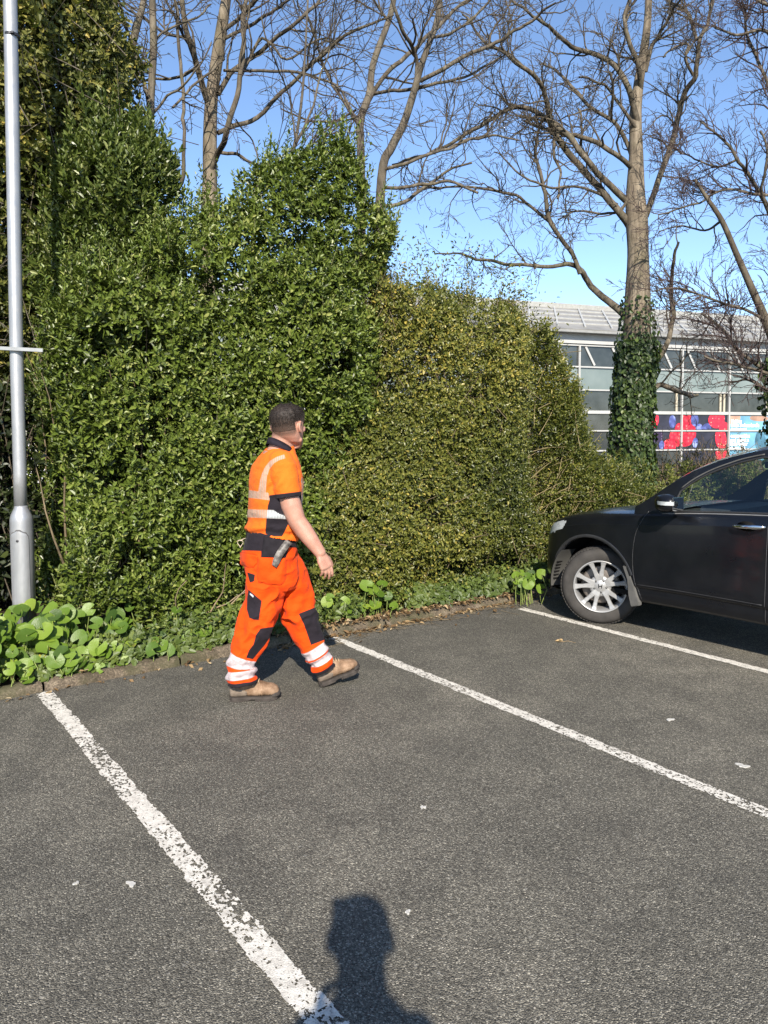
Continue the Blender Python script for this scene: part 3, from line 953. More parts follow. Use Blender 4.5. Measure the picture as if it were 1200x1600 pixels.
def ramify(lines, r, specs, kink, out=None, level=0, grav=0.03, rmin=0.0032, upb=0.25):
    """grow side shoots on every line, then on those, and so on"""
    out = [] if out is None else out
    if level >= len(specs): return out
    every, L0, L1, ang = specs[level]
    new = []
    for P, R in lines:
        seg = np.linalg.norm(np.diff(P, axis=0), axis=1)
        cum = np.concatenate([[0], np.cumsum(seg)])
        tot = cum[-1]
        n = r.poisson(tot / every)
        for _ in range(n):
            s = tot * (0.12 + 0.88 * r.random() ** 0.8)
            k = min(np.searchsorted(cum, s), len(P) - 1); k = max(k, 1)
            f = (s - cum[k - 1]) / max(seg[k - 1], 1e-6)
            p = P[k - 1] + (P[k] - P[k - 1]) * f
            t = unit(P[k] - P[k - 1])
            q = r.normal(0, 1, 3); q -= t * (q @ t); q = unit(q + np.array([0, 0, upb]))
            a = ang * (0.7 + 0.6 * r.random())
            d = unit(t * math.cos(a) + q * math.sin(a))
            L = (L0 + (L1 - L0) * r.random()) * (1.0 - 0.45 * s / tot)
            rr = min(R[k] * 0.62, 0.006 + 0.011 * L)
            new.append(walk(p, d, L, max(rr, rmin), r, kink, 0.06 + 0.05 * L, grav, rmin))
    out += new
    return ramify(new, r, specs, kink, out, level + 1, grav, rmin, upb)

def bare_tree(label, d0, trunk, limbs, seed, specs, kink=0.33, bark=None, twig=None, wob=0.3, group=None, grav=0.02, name="bare_tree", upb=0.25, free=(), slim=0.74, limbmat=None):
    r = np.random.default_rng(seed)
    base = at(trunk[0][0], trunk[0][1], d0)
    root = thing(name, label, "tree", (base[0], base[1], 0), group)
    tr = limb3d(trunk, d0, r, 0.05)
    tubes_obj("trunk", [tr], 14, bark or M_BARK, root)
    ls = [limb3d(l, d0, r, wob, dd=(r.random() - 0.5) * 1.6, wk=slim) for l in limbs]
    # bends: growers kink at every old bud
    for P_, R_ in ls:
        nzz = np.stack([fbm(P_ * 4.5 + 31 * a_, 90 + a_, 2) - .5 for a_ in range(3)], 1)
        P_ += nzz * 0.10 * np.linspace(0, 1, len(P_))[:, None] ** .5
    tubes_obj("limb", ls, 9, limbmat or M_LIMB, root)
    tw = ramify(ls + list(free), r, specs, kink, grav=grav, upb=upb)
    if tw:
        tubes_obj("crown", tw, 4, twig or M_TWIG, root)
    return root, tr, ls, r

def ivy_on(line, r, n, parent, mat, rad_add=0.06, name="ivy", s0=0.0, s1=1.0, L=(0.055, 0.095)):
    P, R = line
    k = r.random(n) * (s1 - s0) * (len(P) - 1) + s0 * (len(P) - 1)
    i = np.minimum(k.astype(int), len(P) - 2); f = (k - i)[:, None]
    C = P[i] * (1 - f) + P[i + 1] * f
    Rr = R[i] * (1 - f[:, 0]) + R[i + 1] * f[:, 0]
    a = r.random(n) * 6.283
    rad = np.stack([np.cos(a), np.sin(a), np.zeros(n)], 1)
    lump = fbm(np.column_stack([np.cos(a) * 1.2, np.sin(a) * 1.2, C[:, 2] * 1.8]), 3, 3)
    C = C + rad * (Rr + rad_add * (0.2 + 1.7 * lump * r.random(n)))[:, None]
    nm = unit(rad + UP * 0.35 + r.normal(0, 0.35, (n, 3)))
    ax = unit(-UP * 0.8 + np.cross(nm, r.normal(0, 1, (n, 3))) * 0.7 + nm * 0.25)
    Ls = L[0] + (L[1] - L[0]) * r.random(n)
    V, Fa = leaf_arrays(C, ax, nm, Ls, Ls * 0.85, 0.12, 0.2)
    return leaves_obj(name, [(V, Fa, np.repeat(np.clip(0.4 + 0.5 * (lump - 0.5) + r.normal(0, .17, n), 0, 1), 6))], mat, parent)

M_IVY = leaf_material("tree_ivy_leaf", [(0.0, (0.014, 0.026, 0.008)), (0.45, (0.034, 0.058, 0.014)), (0.75, (0.075, 0.110, 0.024)), (1.0, (0.15, 0.17, 0.045))], 0.45, 0.35, 0.12)

def build_trees():
    # ---- the big bare tree with ivy round its lower trunk
    T1 = [(986, 835, 56), (986, 740, 52), (990, 640, 46), (994, 560, 43), (996, 480, 40), (997, 400, 32), (995, 345, 33), (993, 300, 28), (994, 240, 21), (993, 180, 18), (998, 130, 15), (1006, 80, 13), (1012, 30, 11), (1016, -60, 9), (1024, -160, 6)]
    L1 = [
        [(984, 352, 17), (960, 322, 15), (920, 275, 14), (882, 232, 13), (861, 194, 12), (850, 140, 10), (828, 112, 9), (798, 92, 8), (755, 62, 6), (722, 22, 4)],
        [(983, 318, 14), (948, 284, 13), (910, 241, 12), (877, 202, 12), (834, 174, 10), (800, 168, 9), (750, 197, 8), (690, 230, 7), (657, 243, 6), (612, 257, 5)],
        [(990, 265, 11), (967, 245, 10), (933, 223, 10), (890, 210, 9), (862, 203, 7), (820, 190, 5)],
        [(1000, 285, 9), (982, 232, 9), (958, 190, 8), (918, 163, 7), (880, 118, 6), (850, 100, 4)],
        [(1009, 338, 13), (1033, 273, 12), (1053, 213, 12), (1067, 153, 11), (1086, 117, 10), (1093, 67, 8), (1107, 27, 7), (1116, -30, 6), (1130, -90, 4)],
        [(996, 190, 13), (982, 138, 12), (960, 101, 11), (927, 84, 10), (893, 73, 9), (867, 50, 8), (840, 28, 6), (800, 0, 5), (770, -40, 4)],
        [(1001, 138, 11), (996, 100, 10), (981, 58, 9), (977, 18, 8), (992, -30, 6), (1000, -90, 4)],
        [(1008, 112, 10), (1018, 72, 8), (1030, 56, 7), (1047, 26, 6), (1060, 0, 5), (1078, -50, 4)],
        [(1088, 62, 7), (1077, 25, 7), (1048, 4, 6), (1030, -10, 5)],
        [(1083, 118, 6), (1070, 90, 6), (1076, 70, 5), (1050, 75, 4), (1035, 92, 3)],
        [(982, 497, 17), (953, 473, 15), (924, 447, 13), (908, 424, 12), (893, 412, 10), (852, 416, 8), (793, 413, 7), (752, 406, 6), (715, 396, 4), (680, 398, 3)],
        [(906, 428, 9), (896, 398, 9), (861, 348, 9), (851, 292, 8), (836, 232, 6), (845, 190, 4)],
        [(861, 348, 8), (828, 322, 6), (798, 302, 6), (740, 292, 5), (690, 292, 4), (640, 290, 3)],
        [(1016, 578, 12), (1040, 543, 11), (1049, 512, 10), (1051, 470, 9), (1048, 440, 8), (1052, 412, 7), (1058, 380, 5)],
        [(1006, 622, 12), (1030, 602, 11), (1048, 606, 11), (1070, 616, 9), (1090, 617, 6)],
        [(997, 205, 8), (975, 172, 7), (958, 150, 6), (940, 130, 5), (905, 120, 4)],
        [(992, 290, 8), (968, 330, 6), (945, 332, 5), (905, 330, 4), (870, 342, 3)],
        [(965, 320, 6), (930, 300, 6), (890, 290, 5), (855, 293, 5), (810, 270, 4), (780, 240, 3)],
        [(955, 190, 6), (957, 150, 6), (956, 112, 5)],
        [(905, 240, 7), (908, 205, 5), (905, 170, 4)],
        [(868, 205, 7), (866, 240, 6), (876, 270, 5), (868, 310, 4)],
    ]
    root, tr, ls, r = bare_tree("large bare tree with ivy round its lower trunk beside the shop building", 12.0, T1, L1, 41,
                                [(0.19, 0.55, 1.45, 0.9), (0.14, 0.2, 0.65, 0.85), (0.13, 0.10, 0.28, 0.8)], 0.34, bark=M_PALEBARK)
    ivy_on(tr, r, 6500, root, M_IVY, 0.105, "ivy", 0.0, 0.24, (0.05, 0.095))
    ivy_on(tr, r, 420, root, M_IVY, 0.07, "ivy", 0.235, 0.30, (0.04, 0.075))

    # ---- right-hand tree, mostly outside the frame
    T2 = [(1238, 850, 40), (1236, 700, 36), (1226, 600, 30), (1212, 540, 18), (1192, 490, 13), (1172, 445, 11), (1150, 395, 9), (1128, 345, 8), (1105, 310, 6), (1085, 280, 4)]
    L2 = [
        [(1210, 545, 12), (1197, 575, 9), (1170, 560, 9), (1140, 530, 8), (1118, 505, 7), (1098, 490, 5)],
        [(1195, 500, 8), (1160, 482, 7), (1120, 470, 6), (1085, 460, 5), (1052, 450, 4), (1020, 456, 3)],
        [(1222, 590, 10), (1190, 580, 8), (1160, 572, 7), (1130, 566, 6), (1100, 556, 5)],
        [(1226, 600, 18), (1232, 500, 15), (1222, 400, 13), (1205, 340, 11), (1180, 290, 9), (1155, 250, 8), (1125, 215, 6), (1095, 190, 5)],
        [(1232, 470, 12), (1240, 330, 10), (1215, 200, 9), (1195, 120, 8), (1172, 60, 7), (1160, 5, 5)],
        [(1205, 340, 8), (1190, 300, 7), (1200, 250, 6), (1190, 205, 5)],
        [(1235, 300, 8), (1190, 305, 7), (1140, 298, 6), (1090, 315, 5), (1030, 335, 4)],
        [(1240, 120, 9), (1200, 50, 9), (1150, 55, 6), (1115, 40, 5)],
        [(1240, 20, 8), (1190, 5, 8), (1165, -20, 7)],
        [(1128, 345, 7), (1100, 360, 5), (1060, 352, 4), (1030, 360, 3)],
        [(1150, 250, 6), (1120, 260, 5), (1085, 250, 4), (1050, 232, 3)],
        [(1230, 640, 9), (1200, 610, 7), (1170, 595, 6), (1140, 600, 4)],
    ]
    root, tr, ls, r = bare_tree("bare tree with fine reddish twigs reaching in at the right edge", 11.0, T2, L2, 57,
                                [(0.15, 0.5, 1.1, 0.75), (0.10, 0.2, 0.6, 0.7), (0.09, 0.10, 0.28, 0.7)], 0.24, twig=M_REDTWIG, slim=0.62, bark=M_TWIG)  # trunk wears the darker twig bark, shade put into its colour
    ivy_on(tr, r, 1500, root, M_IVY, 0.16, "ivy", 0.0, 0.30, (0.07, 0.12))

    # ---- pale-trunked tree behind the tall hedge
    T3 = [(326, 800, 34), (326, 500, 28), (327, 333, 25), (328, 283, 22), (328, 217, 21), (331, 150, 19), (343, 67, 18), (353, 0, 15), (362, -80, 10), (366, -160, 6)]
    L3 = [
        [(324, 158, 13), (307, 102, 12), (290, 35, 11), (282, -20, 9), (270, -80, 5)],
        [(318, 292, 12), (337, 245, 12), (354, 212, 12), (367, 160, 11), (380, 95, 10), (383, 10, 9), (390, -70, 6)],
        [(340, 208, 10), (364, 197, 10), (402, 184, 9), (467, 120, 8), (512, 77, 7), (562, 42, 6), (615, 20, 4)],
        [(341, 147, 11), (364, 110, 10), (402, 84, 9), (444, 50, 8), (478, 20, 7), (520, -20, 5)],
        [(346, 50, 9), (372, 28, 8), (402, 0, 7), (430, -30, 5)],
        [(350, 110, 6), (400, 110, 6), (450, 111, 6), (500, 123, 5), (524, 131, 5), (551, 173, 5), (562, 196, 4)],
        [(334, 236, 8), (370, 242, 7), (410, 262, 5), (450, 250, 4)],
        [(352, 60, 7), (392, 40, 7), (430, 15, 6), (470, -10, 5)],
        [(309, 105, 7), (280, 120, 6), (245, 124, 5), (210, 130, 3)],
        [(296, 60, 6), (262, 52, 6), (225, 30, 5), (195, 10, 4)],
        [(376, 120, 7), (410, 60, 6), (450, 90, 5), (500, 60, 4), (540, 70, 3)],
    ]
    bare_tree("pale-trunked bare tree standing behind the tall glossy hedge", 9.2, T3, L3, 63,
              [(0.46, 1.0, 2.2, 0.7), (0.21, 0.4, 1.1, 0.8), (0.18, 0.15, 0.45, 0.8)], 0.25, bark=M_PALEBARK)

    # ---- two-stemmed tree further back, between hedge top and sky
    T4 = [(566, 850, 22), (564, 500, 18), (564, 260, 13), (563, 190, 12), (577, 147, 11), (583, 100, 10), (607, 33, 9), (617, -10, 8), (630, -90, 5)]
    L4 = [
        [(564, 180, 9), (598, 122, 9), (633, 90, 9), (667, 61, 8), (700, 27, 7), (742, -10, 5)],
        [(580, 147, 7), (615, 141, 7), (652, 139, 7), (700, 126, 6), (735, 116, 5), (780, 90, 4)],
        [(562, 200, 6), (540, 165, 6), (508, 110, 6), (490, 55, 5), (480, 20, 4)],
        [(607, 33, 6), (590, 10, 5), (575, -20, 4)],
        [(556, 172, 5), (520, 190, 5), (475, 185, 4), (440, 170, 3)],
    ]
    bare_tree("slender dark forked tree rising behind the highest point of the tall hedge", 11.0, T4, L4, 71,
              [(0.42, 0.9, 2.1, 0.75), (0.20, 0.4, 1.1, 0.8), (0.16, 0.15, 0.45, 0.8)], 0.28)
    T5 = [(585, 850, 24), (590, 500, 20), (596, 280, 14), (612, 230, 13), (630, 195, 12), (647, 143, 11), (656, 110, 10), (667, 77, 9), (684, 27, 9), (688, -30, 8), (695, -100, 5)]
    L5 = [
        [(652, 132, 9), (649, 90, 8), (633, 50, 8), (619, 18, 7), (610, -30, 5)],
        [(656, 127, 9), (700, 103, 9), (733, 84, 8), (783, 63, 7), (830, 30, 6), (870, 0, 4)],
        [(600, 265, 7), (640, 252, 7), (700, 230, 6), (760, 212, 5), (810, 220, 3)],
        [(590, 293, 7), (640, 292, 7), (690, 284, 6), (745, 300, 5)],
        [(592, 322, 7), (625, 318, 8), (660, 295, 7), (700, 265, 5), (740, 255, 4)],
        [(672, 60, 6), (710, 50, 6), (750, 20, 5), (780, -20, 4)],
    ]
    bare_tree("leaning bare tree whose branches cross the middle of the sky", 10.2, T5, L5, 77,
              [(0.42, 0.9, 2.1, 0.8), (0.20, 0.4, 1.1, 0.8), (0.16, 0.15, 0.45, 0.8)], 0.28)

    # ---- upright bare stems at the left, several from one stool
    T6 = [(238, 700, 18), (236, 400, 15), (235, 190, 12), (237, 133, 11), (240, 67, 11), (238, 0, 10), (240, -90, 6)]
    L6 = [
        [(232, 330, 9), (215, 240, 9), (190, 170, 9), (187, 117, 9), (180, 83, 8), (178, 0, 7), (172, -70, 5)],
        [(232, 165, 7), (228, 140, 8), (213, 87, 7), (197, 43, 7), (183, 0, 6), (170, -60, 4)],
        [(262, 310, 9), (283, 283, 9), (288, 215, 7), (287, 165, 7), (282, 100, 7), (273, 0, 6), (262, -60, 4)],
        [(245, 260, 8), (235, 190, 6), (200, 145, 6), (190, 110, 5), (160, 60, 4), (150, 30, 3)],
        [(237, 180, 6), (262, 150, 5), (300, 120, 4), (330, 70, 3)],
        [(240, 66, 5), (262, 45, 5), (300, 30, 4), (330, 10, 3)],
        [(270, 168, 5), (320, 120, 5), (350, 95, 4)],
    ]
    bare_tree("clump of upright bare stems in front of the dark evergreen tree", 8.4, T6, L6, 83,
              [(0.20, 0.3, 1.1, 0.75), (0.15, 0.15, 0.5, 0.8), (0.14, 0.08, 0.2, 0.8)], 0.24)
    # long diagonal branch and whips at the far left
    T7 = [(118, 700, 16), (116, 400, 14), (112, 160, 11), (103, 132, 10), (68, 88, 9), (32, 50, 8), (0, 17, 6), (-40, -20, 4)]
    L7 = [
        [(150, 150, 4), (102, 112, 4), (60, 82, 4), (20, 40, 3), (-5, 18, 3)],
        [(95, 205, 5), (60, 195, 5), (30, 190, 4), (0, 193, 3)],
        [(140, 110, 4), (100, 60, 4), (60, 40, 3), (30, 0, 3)],
        [(160, 100, 4), (120, 45, 4), (90, 0, 3)],
    ]
    bare_tree("bare leaning branch crossing behind the lamp post", 7.6, T7, L7, 89,
              [(0.16, 0.3, 0.9, 0.8), (0.14, 0.1, 0.35, 0.8)], 0.25)
    # whippy shrub that fans up out of the hedge top
    T8 = [(398, 700, 12), (396, 420, 9), (400, 297, 7), (428, 275, 6), (446, 255, 5), (460, 227, 5), (472, 150, 4), (478, 60, 3), (481, 0, 3)]
    L8 = [
        [(446, 258, 5), (480, 190, 5), (500, 130, 4), (517, 60, 3), (522, 0, 3)],
        [(440, 262, 4), (490, 225, 4), (530, 196, 4), (560, 180, 3)],
        [(415, 285, 4), (460, 250, 4), (505, 205, 3), (522, 190, 3)],
        [(462, 222, 4), (452, 150, 3), (425, 90, 3), (410, 30, 3)],
        [(398, 300, 4), (400, 250, 4), (392, 215, 3), (370, 190, 3)],
        [(470, 285, 5), (490, 250, 4), (508, 215, 3)],
    ]
    bare_tree("thin whippy shrub fanning up out of the top of the tall hedge", 7.9, T8, L8, 97,
              [(0.22, 0.2, 0.7, 0.5), (0.2, 0.1, 0.35, 0.6)], 0.16, twig=M_REDTWIG, name="bare_shrub")

    # ---- dark evergreen at the left: ivy-smothered trunk with broad leaves, hollow and shady below
    r = np.random.default_rng(101)
    root = thing("evergreen_tree", "dark evergreen tree with olive-brown leaves behind the lamp post", "tree", tuple(KA + 0.2 * KD + 3.6 * KN))
    off = 2.1
    outl = [(-330, 930), (-330, -260), (150, -260), (205, -80), (215, 40), (250, 130), (280, 230), (280, 330), (240, 420), (180, 520), (120, 610), (60, 640), (-20, 660), (-120, 760), (-200, 930)]
    H = hedge_volume(outl, off, 15000, r, 1.9, 0.55, 0.45, 37, 0.42, 1.6, decay=0.16, ragged=0.85)
    P = H[:, :3]
    D = unit(-KN * 0.6 + UP * 0.15 + r.normal(0, 0.6, P.shape))
    low = P[:, 2] < 4.2
    tint = 0.56 + 0.75 * (fbm(P * 1.15, 45, 3) - 0.5)
    m4 = leaf_material("olive_brown_leaf", [(0.0, (0.020, 0.023, 0.008)), (0.35, (0.060, 0.072, 0.016)), (0.6, (0.118, 0.125, 0.026)), (0.85, (0.20, 0.19, 0.042)), (1.0, (0.34, 0.27, 0.06))], 0.5, 0.35, 0.22)
    leaves_obj("crown", [sprigs(P, D, r, 8, 0.17, (0.045, 0.080), 0.62, (80, 40), tint, 0.2, 0.2)], m4, root)
    tl = limb3d([(150, 800, 62), (150, 600, 58), (152, 300, 50), (155, 120, 44), (157, 0, 40), (160, -150, 30)], 9.6, r, 0.05)
    tubes_obj("trunk", [tl], 14, M_BARK, root)
    ls = [limb3d(l, 9.4, r, 0.3) for l in ([(150, 300, 18), (100, 180, 14), (40, 60, 10), (-20, -40, 6)], [(152, 200, 16), (200, 90, 12), (230, -20, 8)], [(150, 420, 14), (80, 330, 10), (20, 280, 6)], [(150, 560, 14), (90, 500, 10), (30, 470, 6)])]
    tubes_obj("limb", ls, 9, M_BARK, root)
    k = np.flatnonzero(r.random(len(P)) < 0.09)
    stems_for("twig", P[k] - KN * .1, D[k] + UP * .5, r, 0.8, M_BARK, root, 0.004)
    # undergrowth added in the hollow, its leaf colour darkened to stand for shade
    root = thing("hollow_fill_bush", "added bush with leaves coloured dark for shade, filling the hollow between the lamp post and the tall hedge", "bush", tuple(KA + 0.2 * KD + 2.6 * KN))
    outl = [(-330, 960), (-330, 600), (-100, 560), (60, 590), (120, 600), (135, 720), (140, 960)]
    m5 = leaf_material("shade_darkened_leaf", [(0.0, (0.010, 0.014, 0.006)), (0.4, (0.022, 0.032, 0.010)), (0.7, (0.045, 0.060, 0.016)), (1.0, (0.10, 0.12, 0.03))], 0.4, 0.45, 0.12)
    H = hedge_volume(outl, 1.75, 3600, r, 1.0, 0.3, 0.4, 47, 0.45, 1.9, decay=0.45)
    P = H[:, :3]
    # leave one gap low down through which the pale wall beyond shows
    gp = np.stack(plane_uz(84, 735, 1.9)); uz = np.stack([(P - KA) @ KD, P[:, 2]], 1)
    P = P[np.linalg.norm((uz - gp) / np.array([0.20, 0.32]), axis=1) > 1 + 0.5 * (r.random(len(P)) - .5)]
    D = unit(UP * 0.5 + r.normal(0, 0.7, P.shape))
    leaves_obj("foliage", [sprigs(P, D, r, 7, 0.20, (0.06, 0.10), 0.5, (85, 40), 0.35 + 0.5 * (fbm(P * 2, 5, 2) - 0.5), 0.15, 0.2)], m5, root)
    k = np.flatnonzero(r.random(len(P)) < 0.12)
    stems_for("stem", P[k], unit(UP + r.normal(0, .3, (len(k), 3))), r, 0.9, M_TWIG, root, 0.006)
    # far belt of evergreens behind the hollow, in the same shade-darkened leaf colour
    root = thing("evergreen_bush", "far dark evergreen bush seen through the hollow behind the lamp post", "bush", tuple(KA - 0.3 * KD + 5.0 * KN))
    outl = [(-330, 930), (-330, 520), (40, 540), (180, 560), (330, 640), (330, 930)]
    H = hedge_volume(outl, 4.2, 4200, r, 0.9, 0.5, 0.3, 57, 0.30, 1.2, decay=0.35)
    P = H[:, :3]
    gp = np.stack(plane_uz(84, 735, 4.4)); uz = np.stack([(P - KA) @ KD, P[:, 2]], 1)
    P = P[np.linalg.norm((uz - gp) / np.array([0.30, 0.45]), axis=1) > 1]
    D = unit(UP * 0.4 - KN * 0.5 + r.normal(0, 0.6, P.shape))
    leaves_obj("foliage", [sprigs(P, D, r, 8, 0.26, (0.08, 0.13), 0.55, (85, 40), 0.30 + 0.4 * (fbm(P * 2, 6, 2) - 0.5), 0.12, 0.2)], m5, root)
    stems_for("stem", P[::25], unit(UP + r.normal(0, .3, (len(P[::25]), 3))), r, 1.2, M_TWIG, root, 0.008)
build_trees()
# ================================================================== lamp post
M_GALV = (lambda t: t.done(t.bsdf(t.ramp(t.noise(t.coord(vec=(9, 9, 1.2)), 2.0, 4, 0.6), [(0.3, (0.30, 0.305, 0.31)), (0.7, (0.40, 0.405, 0.41))]),
        t.ramp(t.noise(t.coord(), 20, 4), [(0.3, 0.36), (0.7, 0.52)]), 0.5, 0.55, t.bump(t.noise(t.coord(), 140, 2), 0.06, 0.003))))(NT("painted_galvanised_steel"))
M_DARKMETAL = simple("dark_metal", (0.05, 0.05, 0.055), 0.5, 0.5, 0.6)

def lamp_post():
    D = 5.57
    base = gnd(38, 1015)
    root = thing("lamp_post", "pale silver lamp post with a wide base door standing among round leaves", "lamp post", tuple(base))
    mb = MB()
    pts = [at(16.0, 0, D), at(25.5, 540, D), at(32.5, 792, D)]
    up = unit(pts[0] - pts[2]); low = at(32.6, 796, D)
    n = 26
    P = np.array([low + up * k for k in np.linspace(-0.01, 7.0, n)])
    # the shaft follows the surveyed lean
    cx = np.interp(P[:, 2], [pts[2][2], pts[1][2], pts[0][2], 9], [pts[2][0], pts[1][0], pts[0][0], pts[0][0] - 0.06])
    P[:, 0] = cx
    mb.tube(P, np.linspace(0.0465, 0.050, n), 32)
    mb.build("shaft", M_GALV, root, True)
    bx0, bx1 = at(33.0, 800, D), at(38.5, 960, D)
    ax = unit(bx0 - bx1)
    def cpt(z):
        return bx1 + ax * ((z - bx1[2]) / ax[2])
    mb = MB()
    prof = [(-0.2, 0.083), (0.9, 0.082), (0.985, 0.081), (1.01, 0.079), (1.03, 0.073), (1.075, 0.053), (1.085, 0.0485), (1.10, 0.047)]
    rings = []
    z_top = at(33, 790, D)[2]
    s = z_top - 1.10
    for z, rad in prof:
        c = cpt(z + s)
        rings.append([c + rad * np.array([math.cos(a), math.sin(a), 0]) for a in np.linspace(0, 2 * math.pi, 40, endpoint=False)])
    mb.loft(rings)
    mb.build("base_section", M_GALV, root, True)
    # the access door: a curved plate with rounded ends, a hair proud of the base
    def plate(name, hw, z0, z1, rad, th, mat, rnd=0.9, off=0.0):
        mbp = MB()
        nz, na = 26, 17
        V, idx = [], {}
        for iz in range(nz):
            z = z0 + (z1 - z0) * iz / (nz - 1)
            e = min(z - z0, z1 - z) / (hw * rnd)
            w = hw * math.sqrt(max(0.02, 1 - (1 - min(1, e)) ** 2))
            for ia in range(na):
                a = -math.pi / 2 + off + (ia / (na - 1) - 0.5) * 2 * w / rad
                c = cpt(z)
                V.append(c + (rad + th) * np.array([math.cos(a), math.sin(a), 0]))
        Fs = [(a * na + b, a * na + b + 1, (a + 1) * na + b + 1, (a + 1) * na + b) for a in range(nz - 1) for b in range(na - 1)]
        mbp.add(V, Fs)
        return mbp.build(name, mat, root, True)
    zt, zb = at(36, 828, D)[2], at(37, 946, D)[2]
    plate("door_frame", 0.076, zb - 0.012, zt + 0.012, 0.0825, 0.0012, simple("door_gap", (0.10, 0.10, 0.10), 0.8), off=0.14)
    d = plate("door", 0.071, zb, zt, 0.0825, 0.0045, M_GALV, off=0.14)
    mbk = MB()
    c = cpt(at(37, 843, D)[2]) + np.array([0.006, -0.0855, 0])
    mbk.lathe([(0.0, 0.006), (0.008, 0.006), (0.011, 0.0)], c, np.array([0.0, -1, 0]), UP, 16)
    mbk.build("lock", M_DARKMETAL, d, True)
    # strap band near the top
    mbb = MB()
    c = at(18, 56, D)
    mbb.lathe([(0.049, -0.009), (0.0535, -0.009), (0.0535, 0.009), (0.049, 0.009)], np.array([c[0] + 0.004, P[0][1], c[2]]), UP, np.array([1.0, 0, 0]), 32)
    mbb.box(np.array([c[0] + 0.03, P[0][1] - 0.05, c[2]]), (1, 0, 0), (0, 1, 0), UP, 0.012, 0.008, 0.007)
    mbb.build("strap", M_DARKMETAL, root, False)
    # sign channel clamped across the shaft
    mbc = MB()
    a, b = at(-12, 543.5, D - 0.062), at(68, 547.5, D - 0.062)
    m_ = (a + b) / 2; x = unit(b - a); z = unit(np.cross(x, np.array([0.0, 1, 0]))); z = z if z[2] > 0 else -z
    L = np.linalg.norm(b - a) / 2
    mbc.box(m_ + z * 0.011, x, (0, 1, 0), z, L, 0.011, 0.002)
    mbc.box(m_ - z * 0.011, x, (0, 1, 0), z, L, 0.011, 0.002)
    mbc.box(m_ + np.array([0, -0.0125, 0]), x, (0, 1, 0), z, L, 0.0015, 0.0128)
    mbc.build("sign_channel", simple("channel_metal", (0.30, 0.31, 0.31), 0.55, 0.5, 0.6), root, False)
    # lamp arm and head, above the frame
    mbh = MB()
    top = P[-1]
    mbh.tube([top - [0, 0, .05], top + [0, -0.12, .06], top + [0, -0.7, 0.16]], 0.03, 12)
    mbh.build("arm", M_GALV, root, True)
    mbl = MB()
    c = top + [0, -0.95, 0.19]
    prof = [(-0.30, 0.03, 0.03), (-0.22, 0.09, 0.05), (0.0, 0.13, 0.065), (0.22, 0.11, 0.05), (0.30, 0.04, 0.02)]
    mbl.loft([[c + np.array([hw * math.cos(q), -yy, hh * math.sin(q)]) for q in np.linspace(0, 2 * math.pi, 20, endpoint=False)] for yy, hw, hh in prof])
    mbl.build("lamp_head", M_GALV, root, True)
lamp_post()

